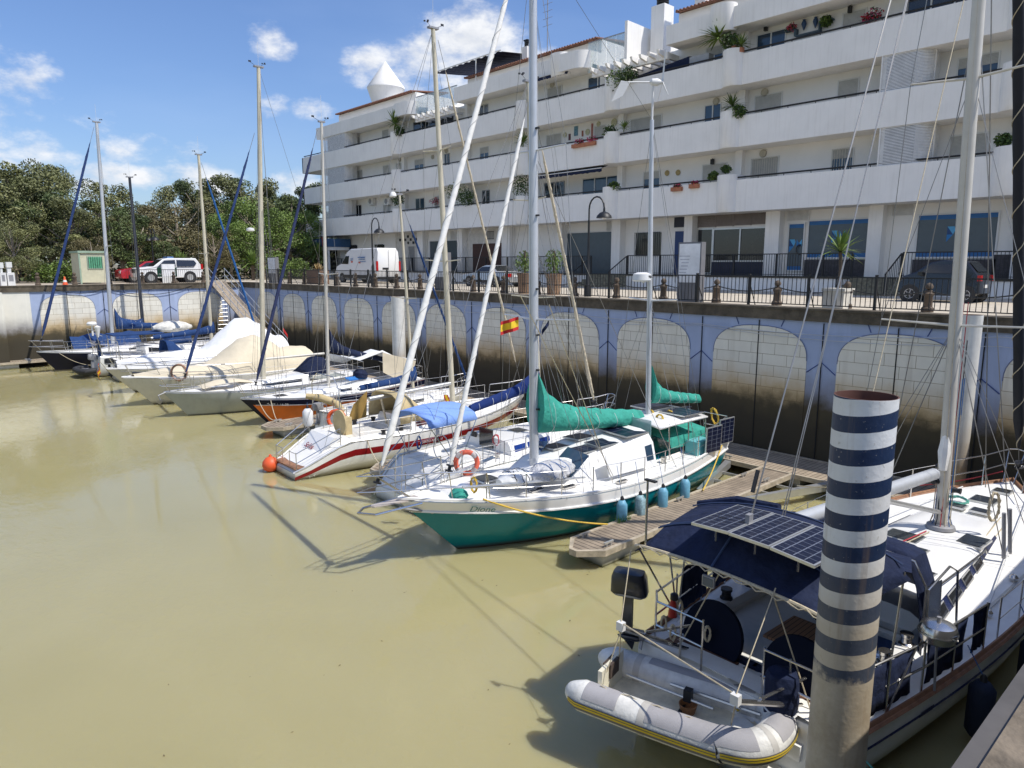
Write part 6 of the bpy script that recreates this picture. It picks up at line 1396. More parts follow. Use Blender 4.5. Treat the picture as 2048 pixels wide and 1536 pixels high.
p=E.W(-.1,.75,.24);t=thing('buoy','round orange buoy at the stern of the red striped sloop','buoy',tuple(p));obj('ball',B().lathe(p-V((0,0,.26)),[(0,0),(.13,.03),(.22,.1),(.26,.22),(.24,.34),(.15,.45),(.05,.5),(.04,.56)],24),orangep,t);obj('line',B().tube([p+V((0,0,.28)),E.W(.1,.5,.6)],.01,5),rope,t)
p=E.W(1.35,1.0,1.5);bundle('life_raft','white cylinder raft strapped upright at the stern of the red striped sloop',tuple(p),(0.05,0,1),.62,.17,foam,black,'life raft') if 0 else fender('white cylindrical raft canister upright at the stern of the red striped sloop',p,.62,.17,foam,p+V((0,0,.5)),'life raft')
mooring('white mooring line from the red striped sloop to the finger pontoon tip',E.W(.22*E.L,-E.hb(.22),1.0),(-18.2,11.4,.5),.35,rope,.018)
# ===== M: sloop with blue cover behind E
Mb=Boat('sailing_boat','white sloop with blue boom cover and ring buoy, behind the red striped sloop',(-23.6,12.3),(-23.7,18.9),2.6,(1.0,1.0,1.2),sw=.7,rb=1.0,rs=-.3,cockpit=(.1,.36,.7,.4))
Mb.cabin(.38,.78,1.0,.5,.4,.2,wins=[(.1,.5,.35,.75)]);Mb.mast((825,757),(799,390),.06,alub,spr=((.5,.8),),fz=1.2)
Mb.boom((830,757),(716,778),.05,alug,cover=bluec,cr=.22,peak=.3);Mb.furl((938,772),(812,430),.055,bluec,ext=1.03);Mb.pulpit();Mb.lifelines(.14,.86,5);Mb.pushpit()
Mb.add('radar_dome',B().lathe(Mb.mt-Mb.F*.3+V((0,0,-.1)),[(.1,0),(.14,.04),(.12,.14),(.05,.2)],14),foam)
p=Mb.cp(673,838,-.9);ring('lifebuoy','bright orange ring buoy on the stern rail, left of the tan sun awning',p,.3,.07,(.7,-.7,.1),orangep)
b=B();q=[Mb.W(-.1,t,z) for t,z in ((1.0,1.0),(1.0,2.1),(.6,2.5),(-.6,2.5),(-1.0,2.1),(-1.0,1.0))];b.tube(q,.02,6);Mb.add('stern_arch',b,steel)
b=B();b.tube([Mb.cp(612,792,.5),Mb.cp(640,795,.2),Mb.cp(672,806,-.2),Mb.cp(688,822,-.5)],[.1,.14,.14,.08],10);Mb.add('rolled_bimini',b,tand)
outboard('grey outboard on the stern rail behind the red striped sloop',Mb.W(-.1,.6,1.1),(0,-1,0),.75,greyd)
# ===== F: orange and navy sloop
Fb=Boat('sailing_boat','orange hulled sloop with navy topsides, bow beside a pointed finger pontoon',(-27.85,19.0),(-27.95,10.75),2.9,(1.2,1.0,1.15),sw=.65,rb=1.5,rs=.3,hm=hullorange,strakes=[(0,.15,0,1,hullnavy),(0,1,.965,1,hullnavy)])
for sg in (1,-1): Fb.add('rubbing_strake',B().tube([Fb.hp(f,.15,sg)+Fb.T*sg*.01 for f in [i/20*.96 for i in range(21)]],.02,5),alu)
Fb.cabin(.3,.72,.95,.5,.4,.2,wins=[(.1,.25,.35,.7),(.35,.5,.35,.7)]);Fb.mast((657,770),(643,245),.075,aluw,spr=((.44,.85),),fz=1.2);Fb.furl((508,783),(632,270),.08,mat('furl_navy',(.02,.03,.09),.85,bump=.5,bscale=8),ext=1.02)
Fb.pulpit(.86,.6,.1);Fb.lifelines(.14,.84,6);Fb.pushpit();Fb.boom((660,700),(780,722),.05,aluw,cover=navy,cr=.22,peak=.7);Fb.hatch(.8,0,.5,.5,z=Fb.zd(.8)+.04)
Fb.name_('7a SE-1-16-08',.15,.91,.15,1,foam,0,d=.02)
b=B();n=14
for i in range(n+1): pass
p0=[Fb.cp(682,715,.5),Fb.cp(720,722,.6),Fb.cp(765,705,.6),Fb.cp(800,722,.7),Fb.cp(832,722,.8)]
rings=[[q+V((0,0,.1)),q+Fb.T*.5*0+V((0,0,0.02)),q-Fb.T*1.0+V((0,0,.05)),q-Fb.T*1.5-V((0,0,.25))] for q in p0]
b.loft(rings,closed=False,cap=False);aw=Fb.add('awning',b,whitec);md=aw.modifiers.new('s','SOLIDIFY');md.thickness=.02
q=p0[-1];Fb.add('awning_flap',B().poly([q,q-V((0,0,1.1))+Fb.F*.4,p0[2]-V((0,0,.9)),p0[2]+V((0,0,0))]),cream)
Fb.add('wheel_cover',B().lathe(Fb.cp(720,755,.2),[(0,0),(.32,.01),(.34,.2),(.2,.35),(0,.38)],16,axis=(0,.2,1)),navy)
Fb.add('foredeck_tent',B().prism([Fb.cp(715,752,.2)+V((0,0,-.05)),Fb.cp(735,757,.2),Fb.cp(700,762,.6),Fb.cp(690,757,.6)],(0,0,.05)),brightc)
p=pz(637,858,1.2);t=None
# ===== G: grey green sloop
G=Boat('sailing_boat','sloop with dull grey green hull and thick beige mast, bow towards open water',(-31.7,18.2),(-31.8,9.0),3.0,(1.1,.95,1.1),sw=.6,rb=1.3,rs=.3,hm=hullgrey,cockpit=(.1,.3,.7,.4))
G.cabin(.33,.72,.95,.5,.42,.2,wins=[(.1,.6,.35,.7)],m=white);G.mast((527,765),(517,135),.11,alub,spr=(),fz=1.15);G.furl((366,765),(505,280),.075,mat('furl_blue',(.015,.04,.14),.85,bump=.5,bscale=8),ext=1.03)
for sg in (1,-1):
    for ff in (.53,.5,.47): G.wirep('shroud',G.mf.lerp(G.mt,.95 if ff==.5 else .6),G.W(ff*G.L,sg*(G.hb(ff)-.06),G.zd(ff)))
G.wirep('backstay',G.mt,G.W(.02*G.L,0,1.1));G.boom((530,718),(648,707),.06,aluw);G.pulpit();G.lifelines(.12,.84,6);G.pushpit();G.hatch(.8,0,.5,.5,z=G.zd(.8)+.05)
G.add('radar_dome',B().lathe(G.cp(512,463)+G.F*.25,[(.1,0),(.18,.03),(.17,.12),(.05,.16)],14),foam)
b=B();b.loft([[G.W(f*G.L,t,1.15+h*(1-t*t*1.6)) for t in (-.5,-.25,0,.25,.5)] for f,h in ((.6,.1),(.68,.3),(.76,.28),(.84,.05))],closed=False,cap=False);G.add('upturned_tender',b,cream)
b=B();b.tube([G.W(G.L-.05,.1,1.15),G.W(G.L+.25,.1,1.05),G.W(G.L+.15,.1,.75)],.03,6);b.prism([G.W(G.L+.05,.1,.85),G.W(G.L+.4,.25,.8),G.W(G.L+.2,.1,.65)],(.03,0,.03));G.add('anchor',b,greyd)
dodger(G,.22,.34,.85,1.3,.75,navy)
# ===== H, I: covered motor yachts
def motoryacht(label,S,Bw,beam,fb,cov,peakf,ph,hm,sec='motor yacht',cr=None):
    m=Boat('motor_yacht',label,S,Bw,beam,fb,cat='motor yacht',sw=.88,rb=1.7,rs=.2,mx=.4,hm=hm,rail=white)
    rings=[];rr=random.Random(int(S[0]))
    for i in range(29):
        f=.02+.93*i/28;w=m.hb(f)*.93;prof=0
        for pf,hh,wd in ph: prof=max(prof,hh*math.exp(-((f-pf)/wd)**2))
        rings.append([m.W(f*m.L,w*math.cos(a)*(1-.12*min(1,prof)*math.sin(a)),m.zd(f)+.03+prof*(math.sin(a)**.75 if 0<a<pi-1e-6 else 0)*(1+.025*math.sin(i*2.1+k)+.02*rr.uniform(-1,1))) for k,a in enumerate([j*pi/16 for j in range(17)])])
    m.add('boat_cover',B().loft(rings,closed=False,cap=False),cov)
    # bow rail
    for sg in (1,-1):
        tp=[m.W(f*m.L,sg*(m.hb(f)-.05),m.zd(f)+.6) for f in [.42+.56*k/10 for k in range(11)]]+[m.W(m.L+.05,0,m.zd(1)+.62)];m.add('bow_rail',B().tube(tp,.016,6),steel)
        md_=[p-V((0,0,.3)) for p in tp];m.add('bow_rail',B().tube(md_,.01,5),steel)
        for k in range(0,11,2): f=.42+.56*k/10;m.add('stanchion',B().tube([m.W((f-.03)*m.L,sg*(m.hb(f)-.05),m.zd(f)),tp[k]],.013,5),steel)
    for sg in(1,-1):
        for f in (.45,.62): m.add('porthole',B().obox(m.hp(f,.2,sg)+m.T*sg*.0,m.F*.14,m.T*sg*.02,(0,0,.045)),black)
    return m
H=motoryacht('cream covered motor yacht between the grey green sloop and the white covered yacht',(-36.0,17.6),(-35.4,8.3),3.3,(1.15,1.15,1.4),cream,0,[(.33,1.75,.2),(.1,1.0,.3),(.6,.5,.3)],hullcream)
p=H.cp(358,745,1.25);ring('lifebuoy','faded brown ring buoy on the bow rail of the cream covered motor yacht',p,.36,.05,(.7,-.7,.1),mat('buoy_brown',(.3,.17,.11),.8,var=.3))
I=motoryacht('white covered motor yacht with tall tented cover, behind the cream covered one',(-39.7,18.0),(-39.6,8.6),3.2,(1.2,1.15,1.3),whitec,0,[(.25,2.35,.22),(.05,1.2,.25),(.62,.75,.4)],hullcream)
I.add('side_stripe',B().tube([I.hp(f,.1,1)+I.T*.02 for f in [k/10 for k in range(10)]],.03,4),navy)
# flags
def flag(label,p,u,h,w,cols,pole=None,wave=.05,vert=None):
    t=thing('flag',label,'flag',tuple(p));p=V(p);u=V(u);vv=V(vert or (0,0,-1));n=10
    s_=u.cross(V((0,0,1))).normalized();z=0
    for k,(fr,m) in enumerate(cols):
        b=B();b.loft([[p+u*w*i/n+vv*h*q+s_*wave*math.sin(i*.9+q*2) for i in range(n+1)] for q in (z,z+fr/2,z+fr)],closed=False,cap=False);obj('stripe',b,m,t);z+=fr
    if pole: obj('pole',B().tube(pole,.012,5),steel,t)
fr_=mat('flag_red',(.5,.02,.02),.8);fy=mat('flag_yellow',(.75,.5,.02),.8);SP=[(.25,fr_),(.5,fy),(.25,fr_)]
p=I.W(I.L+.3,.2,1.7);flag('red and yellow flag on a slanted pole at the bow of the white covered yacht',p,V((.8,-.3,-.7)).normalized(),.35,.75,SP,[I.W(I.L-.1,.1,1.2),p+V((0,0,.1))])
p=E.cp(1028,633,-.0);p=C.cp(1037,633,.6);flag('red and yellow flag flying from a halyard left of the tall grey mast',p,V((-.72,-.66,-.3)).normalized(),.3,.42,SP,[C.cp(1040,590,.6),C.W(.5*C.L,1.3,1.3)])
p=C.cp(1098,640,.9);flag('tiny navy pennant on the rigging right of the tall grey mast',p,V((-.4,-.4,-.8)).normalized(),.12,.28,[(1,navy)],[p+V((0,0,.35)),C.W(.52*C.L,1.5,1.2)])
p=E.cp(888,795,-.9);flag('limp red and yellow flag on a short pole by the silver mast foot',p+V((0,0,.1)),V((.2,.1,-1)).normalized(),.16,.6,SP,[p+V((0,0,.2)),p-V((0,0,.9))],.03,(.6,.7,0))
p=I.cp(566,655,0);flag('small red flag on the stern of the white covered yacht',p,V((.1,.5,-.9)).normalized(),.2,.5,[(1,fr_)],[p+V((0,0,.6)),p-V((0,0,1))],.02)
# ===== J, Q, L: far boats
J=Boat('sailing_boat','navy hulled sloop with white deck at the far left, bow to open water',(-50.4,18.2),(-50.6,7.4),2.9,(1.1,1.0,1.25),sw=.6,rb=1.3,rs=.3,hm=hullnavy)
J.cabin(.25,.75,1.0,.5,.5,.2,wins=[(.1,.6,.35,.7)]);J.mast((226,690),(193,245),.11,alug,spr=((.45,.9),),fz=1.5);J.boom((232,655),(335,652),.07,alug,cover=bluec,cr=.34,peak=.9);J.furl((80,690),(186,262),.1,mat('furl_blue',(.015,.04,.14)),ext=1.02);J.pulpit(.86,.7,.35);J.lifelines(.12,.84,7);J.pushpit()
dodger(J,.2,.34,1.0,1.3,.9,bluec)
Q=Boat('sailing_boat','sloop with slim dark mast and blue tarpaulin tucked by the far wall',(-52.9,12.3),(-52.9,18.9),2.1,(.9,.85,1.0),sw=.7,rb=.8,rs=.1)
Q.cabin(.35,.75,.75,.4,.35,.2);Q.mast((287,662),(259,355),.11,mastblk,spr=((.5,.5),),fz=1.1);Q.boom((286,652),(235,640),.06,alug,cover=bluec,cr=.3,peak=.4)
a,c=Q.cp(128,684,.0),Q.cp(228,668,.0);z0=min(a.z,c.z)
b=B();b.loft([[V((-52.9+t,yy,1.95+.12*math.sin(yy*3)-abs(t)*.75)) for t in (-1,-.5,0,.5,1)] for yy in [9.6+.5*k for k in range(9)]],closed=False,cap=False);J.add('blue_awning',b,bluec) if 0 else obj('tarpaulin',b,bluec,label='long blue tarpaulin ridge behind the navy hulled sloop foredeck',cat='tarpaulin',origin=(-52.9,11,1.5))
obj('work_raft',B().box((-53.5,9.4,-.2),(-52.2,12.0,.55)),wood,label='low wooden raft under the blue tarpaulin by the far wall',cat='raft',origin=(-52.9,10.7,0))
Lb=Boat('sailing_boat','white sloop with long blue boom cover, stern rigged with outboard and solar panel',(-44.3,10.2),(-44.3,18.6),2.9,(1.1,1.0,1.2),sw=.75,rb=1.0,rs=-.2,cockpit=(.1,.34,.7,.4))
Lb.cabin(.36,.76,1.0,.5,.45,.2,wins=[(.1,.6,.35,.7)]);Lb.mast((424,690),(397,310),.1,alub,spr=((.5,.85),),fz=1.4);Lb.boom((428,663),(302,676),.06,alug,cover=bluec,cr=.26,peak=.35);Lb.furl(Lb.W(Lb.L,0,1.35),(405,333),.08,mat('furl_bright',(.015,.1,.3),.85,bump=.5,bscale=8),ext=1.02);Lb.pushpit();Lb.lifelines(.12,.86,5);Lb.pulpit()
solar(Lb,Lb.cp(285,692,-.3),(0,.7,.05),(1.3,0,.1),nu=2,nv=6);tubeframe(Lb,[[Lb.W(.0,t,1.0),Lb.W(-.1,t,2.3)] for t in (-1,1)]+[[Lb.W(-.1,-1,2.3),Lb.W(-.1,1,2.3)]],.02,'stern_frame');dodger(Lb,.3,.42,.9,1.3,.8,bluec)
outboard('black outboard tilted at the stern of the sloop with the long blue boom cover',Lb.W(-.25,.5,.9),(0,-1,0),.9,black)
K=Boat('sailing_boat','small cluttered white cruiser with stern gear between the navy sloop and the blue covered one',(-47.2,9.8),(-47.2,18.0),2.8,(1.15,1.0,1.2),sw=.8,rb=1.,rs=-.2,hm=hullw)
K.cabin(.3,.76,1.05,.5,.75,.3,wins=[(.05,.5,.35,.75)]);K.pushpit(.12,.75);K.lifelines(.12,.86,5);K.pulpit()
tubeframe(K,[[K.W(.2,t,1.0),K.W(-.1,t,2.7)] for t in (-1,1)]+[[K.W(-.1,-1,2.7),K.W(-.1,1,2.7)],[K.W(-.1,-1,1.9),K.W(-.1,1,1.9)],[K.W(.2,1,2.4),K.W(.2,-1,2.4)]],.02,'stern_frame')
K.add('radar_dome',B().lathe(K.W(.1,.7,2.9),[(.05,-.6),(.05,0),(.26,.02),(.28,.12),(.2,.22),(0,.24)],16),foam);K.add('radome',B().lathe(K.W(.1,-.6,2.8),[(.04,-.5),(.15,0),(.18,.1),(.0,.2)],12),foam)
K.add('blue_screen',B().poly([K.W(.1,-1,2.1),K.W(.1,.1,2.15),K.W(.1,.0,1.1),K.W(.1,-1,1.1)]),bluec);K.add('blue_awning',B().obox(K.W(2.2,0,2.35),K.F*1.4,K.T*1.0,(0,0,.03)),bluec);tubeframe(K,[[K.W(a,t,1.2),K.W(a,t,2.35)] for a in (.9,3.5) for t in (-.95,.95)],.016,'awning_frame')
outboard('outboard motor on the crowded stern of the small white cruiser',K.W(-.25,-.4,1.0),(0,-1,0),.9,greyd)
b=B();b.lathe((0,0,0),[(0,0)],3)
Kd=thing('tender','grey inflatable tender hoisted behind the small white cruiser','tender',(-47.0,9.2,.5));pp=[V((-47.9,9.5,.45)),V((-47.9,9.0,.42)),V((-47.5,8.75,.42)),V((-46.5,8.75,.42)),V((-46.1,9.0,.42)),V((-46.1,9.5,.45))];obj('tube',B().tube(pp,.17,10),rubber,Kd);obj('floor',B().box((-47.8,8.8,.36),(-46.2,9.5,.42)),greyd,Kd)
# extra tender on the deck of the boat near the far wall
bundle('upturned_tender','white upturned dinghy with scuffed bottom near the far wall',(-47.3,14.2,2.55),(0,1,0),2.3,.5,mat('tender_white',(.6,.58,.52),.6,var=.3,scale=3),None,'tender')
for nm,bt,fx_,side,pt in (('J',J,.9,1,(-49,10.5,.4)),('G',G,.88,-1,(-33.1,11.9,.5)),('Fb',Fb,.88,1,(-26.1,11.5,.5)),('Fb2',Fb,.93,1,(-26.2,11.5,.5)),('H',H,.85,-1,(-34.2,11.9,.5))):
    mooring({'J':'slack pale mooring line hanging from the navy hulled sloop bow','G':'dark mooring line from the grey green sloop bow','Fb':'pale rope from the orange sloop bow to the pontoon tip, right of two','Fb2':'pale rope from the orange sloop bow to the pontoon tip, left of two','H':'mooring line from the cream covered yacht to its finger pontoon'}[nm],bt.W(fx_*bt.L,side*bt.hb(fx_),bt.zd(fx_)),pt,.3,rope if nm!='G' else black,.016)
# ===== A: foreground yacht
A=Boat('sailing_yacht','large white foreground yacht with navy bimini, solar panels and teak toe rail',(-4.38,7.85),(-3.95,19.45),4.0,(1.05,1.12,1.5),cat='sailing yacht',sw=.76,rb=1.3,rs=-.3,mx=.48,rail=teak,railz=.05,cockpit=(.03,.255,1.1,.55),N=34,camber=.1)
for sg in (1,-1): A.add('teak_rail',B().tube([A.W(f*A.L,sg*(A.hb(f)-.0),A.zd(f)+.015) for f in [i/40 for i in range(41)]],.055,6,flat=.6),teak)
for sg in (1,-1): A.add('cove_stripe',B().tube([A.hp(f,.16,sg)+A.T*sg*.004 for f in [i/34 for i in range(34)]],.017,4),stripeblue)
A.cabin(.27,.80,1.36,.7,.4,.18,wins=[(.04,.3,.3,.8)],wm=stripeblue,slope=.28)
f0,f1,w0,w1,h0,h1,sl=A.cab
def side(q,hh,sg,o=.016):
    f=f0+(f1-f0)*q;w=w0+(w1-w0)*q;h=h0+(h1-h0)*q;return A.W(f*A.L,sg*(w*(1-sl*.5*hh/.75)+o),A.zd(f)-.02+h*hh)
for sg in (1,-1):
    k=B()
    for i in range(12): q0=.3+.45*i/12;q1=.3+.45*(i+1)/12;lo=.3+.25*(i/12);lo1=.3+.25*((i+1)/12);k.poly([side(q0,lo,sg,.014),side(q1,lo1,sg,.014),side(q1,.78,sg,.014),side(q0,.78,sg,.014)])
    A.add('window_band',k,stripeblue)
    for q0,q1 in ((.05,.16),(.2,.3),(.34,.42),(.46,.54)):
        p=[side(q0,.35,sg,.024),side(q1,.35,sg,.024),side(q1,.76,sg,.024),side(q0,.76,sg,.024)];w=A.add('cabin_window',B().poly(p),glassd);obj('window_frame',B().tube(p+[p[0],p[1]],.014,5),alu,w)
hm_=mat('hatch_smoke',(.03,.035,.04),.12)
for f,t,l,w in ((.535,.3,.5,.62),(.475,.0,.55,.62),(.475,.68,.45,.5),(.40,-.5,.5,.5),(.6,-.62,.62,.45),(.755,.27,.32,.4),(.755,-.2,.3,.36),(.40,.5,.5,.5)): A.hatch(f,t,l,w,hm_ if t>-.8 else mat('hatch_blue',(.12,.2,.3),.15),z=A.top(f)-.055*abs(t))
A.hatch(.835,.0,.5,.5,hm_,z=A.zd(.835)+.09);A.hatch(.905,-.1,.35,.35,hm_,z=A.zd(.905)+.08)
for sg in (1,-1): A.add('grab_rail',B().tube([A.W(f*A.L,sg*1.0,A.top(f)+.04+.06*(0<k<6)) for k,f in enumerate([.35,.353,.40,.45,.5,.547,.55])],.018,6),steel)
# mast and rigging
A.mast((1882,1040),(1958,0),.108,aluw,ext=1.65,spr=((.255,1.25),(.53,.95)),fz=1.5,gear=False)
b=B()
for i in range(14):
    an=i*.45;b.tube([A.mf+V((math.cos(an)*.2,math.sin(an)*.2,.0)),A.mf+V((math.cos(an)*.15,math.sin(an)*.15,.1+.05*(i%3))),A.mf+V((math.cos(an)*.14,math.sin(an)*.14,2.2+.7*(i%4)))],.009,4,(rope,ropeb,black,roper)[i%4])
A.add('halyard_lines',b)
A.add('mast_collar',B().lathe(A.mf+V((0,0,-.05)),[(.26,0),(.24,.06),(.16,.1)],20),greyd)
for h,an in ((.75,0),(1.1,2.4),(.9,4.2)): A.add('winch',B().lathe(A.mf+V((math.cos(an)*.12,math.sin(an)*.12,h)),[(.07,0),(.05,.07),(.045,.1),(.06,.16)],12,axis=(math.cos(an),math.sin(an),0)),black)
A.boom((1868,948),(1560,1052),.11,alug)
A.add('vang',B().tube([A.mf+V((0,0,.25)),A.cp(1720,990)],.045,8),alu)
A.add('mainsail_tail',B().tube([A.mf-A.F*.2+V((0,0,1.15)),A.mf-A.F*.22+V((0,0,1.5)),A.mf-A.F*.16+V((0,0,2.2))],[.07,.11,.03],8),sailw)
for sg in (1,-1):
    for df,l in ((.0,1),(-.03,.9)):
        p=A.W((A.fm+df)*A.L,sg*(A.hb(A.fm)*.62),A.zd(A.fm)+.12);A.add('turnbuckle',B().tube([p,p+(A.mt-p).normalized()*.85],.035,8),greyd)
        A.wirep('shroud',p,A.mf.lerp(A.mt,.255 if df else .6),.009)
A.wirep('backstay',A.mt,A.cp(1500,1040,.0)+V((0,0,.0)),.012)
bs=A.cp(1498,1040,0);A.add('backstay_insulator',B().tube([A.cp(1505,985,0),A.cp(1516,940,0)],.028,8),black);
b=B();b.tube([bs,A.W(.02*A.L,1.0,A.zd(0))],.01,5);b.tube([bs,A.W(.02*A.L,-1.0,A.zd(0))],.01,5);A.add('backstay_bridle',b,rope)
A.add('bridle_block',B().obox(bs,(.03,0,0),(0,.05,0),(0,0,.08)),greyd)
# furled genoa with black cover at the bow
ft=A.W(A.L-.15,-.14,1.65);A.furl(ft,A.mt-V((0,0,.3))-A.T*.12,.15,mat('furl_black',(.012,.014,.02),.8,bump=.6,bscale=8),uv=rope,e0=.05,e1=.95,taper=.3)
A.wirep('halyard_line',A.cp(1688,1035,-.3),A.mf.lerp(A.mt,.7),.008,rope);A.wirep('halyard_line',A.cp(1560,1050,0),A.mf.lerp(A.mt,.98),.008,wire);A.wirep('topping_lift',A.cp(1565,1050,0),A.mt,.008,wire)
A.wirep('inner_stay',A.W(.83*A.L,0,1.75),A.mf.lerp(A.mt,.8),.01)
A.lifelines(.34,.86,7,.66);A.pulpit(.87,.7,.1)
# cockpit
zs=A.zd(.1);sole=zs-.62
for sg in (1,-1):
    p=A.W(.05*A.L,sg*.64,sole+.88)
    w=A.add('wheel_cover',B().lathe(p,[(0,0),(.47,.015),(.48,.05),(.47,.085),(0,.1)],36,axis=-A.F*.97+V((0,0,.24))),mat('navy_wheel_cover',(.004,.007,.02),.9,spec=.2))
    A.add('wheel_pedestal',B().obox(A.W(.05*A.L+.22,sg*.62,sole+.4),A.F*.12,A.T*.14,(0,0,.42)),white)
    A.add('helm_seat',B().obox(A.W(.028*A.L,sg*.7,zs-.02),A.F*.2,A.T*.6,(0,0,.06)),white);A.add('helm_seat_slats',B().obox(A.W(.028*A.L,sg*.7,zs+.05),A.F*.17,A.T*.52,(0,0,.012)),teakd)
    A.add('coaming',B().loft([[A.W(f*A.L,sg*t,A.zd(f)+h) for t,h in ((1.1,-.05),(1.12,.22),(1.3,.22),(1.48,0))] for f in (.07,.16,.26)],True,white),white)
    for f in (.15,.21): A.add('winch',B().lathe(A.W(f*A.L,sg*1.21,A.zd(f)+.21),[(.1,0),(.1,.03),(.075,.05),(.07,.12),(.09,.14),(.09,.18),(.0,.19)],16),black if sg>0 else steel)
    A.add('helm_cushion',B().obox(A.W(.053*A.L,sg*.6,zs+.02),A.F*.05,A.T*.62,(0,0,.05)),navy)
A.add('cockpit_table',B().obox(A.W(.15*A.L,.0,sole+.4),A.F*.42,A.T*.1,(0,0,.33)),white);A.add('table_leaf',B().obox(A.W(.15*A.L,.0,sole+.74),A.F*.44,A.T*.3,(0,0,.02)),teakx)
A.add('companionway',B().obox(A.W(.268*A.L,0,zs+.1),A.F*.04,A.T*.36,(0,0,.35)),glassd)
# sugar scoop stern
b=B();b.prism([A.W(-.42,1.0,.34),A.W(-.42,-1.0,.34),A.W(.1,-1.3,.34),A.W(.1,1.3,.34)],(0,0,.07));A.add('swim_platform',b,white)
A.add('platform_teak',B().prism([A.W(-.36,.85,.412),A.W(-.36,-.85,.412),A.W(-.05,-1.1,.412),A.W(-.05,1.1,.412)],(0,0,.01)),deckw)
for sg in (1,-1):
    b=B();b.loft([[A.W(x,sg*t,z) for t,z in ((w-.02,.0),(w,.3),(w*.99,h),(w*.93,h),(w*.9,.2))] for x,w,h in ((-.5,1.0,.38),(-.3,1.18,.55),(0,1.42,.85),(.25,1.5,1.03))],True,hullw);A.add('stern_quarter',b,hullw)
A.add('transom_step',B().obox(A.W(.06,0,.7),A.F*.18,A.T*1.05,(0,0,.1)),white);A.add('transom_locker',B().obox(A.W(.0,-.6,.88),A.F*.012,A.T*.3,(0,0,.12)),stripeblue)
A.add('transom_bevel',B().prism([A.W(-.08,1.05,.4),A.W(-.08,-1.05,.4),A.W(.22,-1.3,1.04),A.W(.22,1.3,1.04)],A.F*.2),white)
# hull number and vents: leaf emblem
b=B();c=A.W(.3,.95,zs+.05)
# pushpit with navy side cloths
b=B()
for sg in (1,-1):
    for hh in (.72,.36): b.tube([A.W(.3*A.L,sg*(A.hb(.3)-.07),A.zd(.3)+hh),A.W(.15*A.L,sg*(A.hb(.15)-.07),A.zd(.15)+hh),A.W(.02*A.L,sg*(A.hb(0)-.1),zs+hh),A.W(.0,sg*(A.hb(0)-.3),zs+hh),A.W(.0,sg*.45,zs+hh)],.016,7)
    for f,t in ((.3,A.hb(.3)-.07),(.22,A.hb(.22)-.07),(.15,A.hb(.15)-.07),(.08,A.hb(.08)-.07),(.02,A.hb(0)-.1),(.0,.8),(.0,.45)): b.tube([A.W(f*A.L,sg*t,A.zd(f)),A.W(f*A.L,sg*t,A.zd(f)+.74)],.016,6)
    b.tube([A.W(.08*A.L,sg*(A.hb(.08)-.07),A.zd(.08)),A.W(.13*A.L,sg*(A.hb(.13)-.07),A.zd(.13)+.7)],.014,6)
A.add('pushpit',b,steel)
def cloth(f0_,f1_,sg,z0=.08,z1=.7,m=navy,n=10,off=.0):
    b=B();b.loft([[A.W((f0_+(f1_-f0_)*i/n)*A.L,sg*(A.hb(f0_+(f1_-f0_)*i/n)-.09+off+.015*math.sin(i*2.2+k)),A.zd(f0_)+z0+(z1-z0)*k/4) for i in range(n+1)] for k in range(5)],closed=False,cap=False)
    o=A.add('side_cloth',b,m);md=o.modifiers.new('s','SOLIDIFY');md.thickness=.008
cloth(.16,.25,-1);cloth(.05,.13,-1);cloth(.27,.31,-1);cloth(.09,.16,1,.1,.8);cloth(.18,.25,1,.1,.7)
# BIMINI: port aft corner, starboard aft etc. fitted in place
ZB=2.62
bp_=[V((-5.82,7.62,ZB)),V((-3.12,7.5,ZB)),V((-2.78,9.2,ZB+.12)),V((-5.98,9.15,ZB+.12))]
brise=lambda q:.07+.3*min(1,q/.33)+.05*math.sin(pi*q)
rings=[[bp_[0].lerp(bp_[3],q).lerp(bp_[1].lerp(bp_[2],q),k/16)+V((0,0,brise(q)*math.sin(pi*k/16)**.7-(.09 if k in(0,16) else 0))) for k in range(17)] for q in [i/15 for i in range(16)]]
bim=A.add('bimini',B().loft(rings,closed=False,cap=False),navy);md=bim.modifiers.new('s','SOLIDIFY');md.thickness=.012
def bpt(q,k):  # q along 0..1 aft->fwd, k across 0..1
    L_=bp_[0].lerp(bp_[3],q);R_=bp_[1].lerp(bp_[2],q);return L_.lerp(R_,k)+V((0,0,brise(q)*max(0,math.sin(pi*k))**.7+.012))
b=B()
for q in (.33,.36,.985): b.tube([bpt(q,.03+.94*i/20) for i in range(21)],.012,5)
b.tube([bpt(.01+.32*i/6,.46) for i in range(7)],.016,5);obj('bimini_seam',b,navyl,bim)
b=B();b.tube([bpt(.01,i/20)-V((0,0,.02)) for i in range(21)],.022,6);obj('bimini_bolt_rope',b,rope,bim)
obj('bimini_ties',B().tube([bpt(.0,i/30)+V((.0,-.01,-.03+.03*math.sin(i*2.3))) for i in range(31)],.009,5),rope,bim)
fr=[]
for k,sg in ((.02,1),(.98,-1)):
    base=A.W(.08*A.L,sg*(A.hb(.08)-.1),A.zd(.08)+.05)
    for q in (.02,.5,.98): fr.append([base,bpt(q,k)-V((0,0,.06))])
tubeframe(A,fr,.015,'bimini_frame')
# three solar panels sitting above the forward half
for i,(cx_,cy_,cz_,tl) in enumerate(((-4.63,8.14,3.2,.08),(-4.06,8.09,3.22,0.0),(-3.49,8.04,3.2,-.08))):
    solar(A,V((cx_,cy_,cz_)),V((.555,-.04,tl*.5)),V((.07,1.02,.02)),nu=4,nv=9,fr=alu)
    A.add('panel_bracket',B().tube([V((cx_,cy_-.4,cz_-.02)),V((cx_,cy_-.4,cz_-.2))],.015,5),steel)
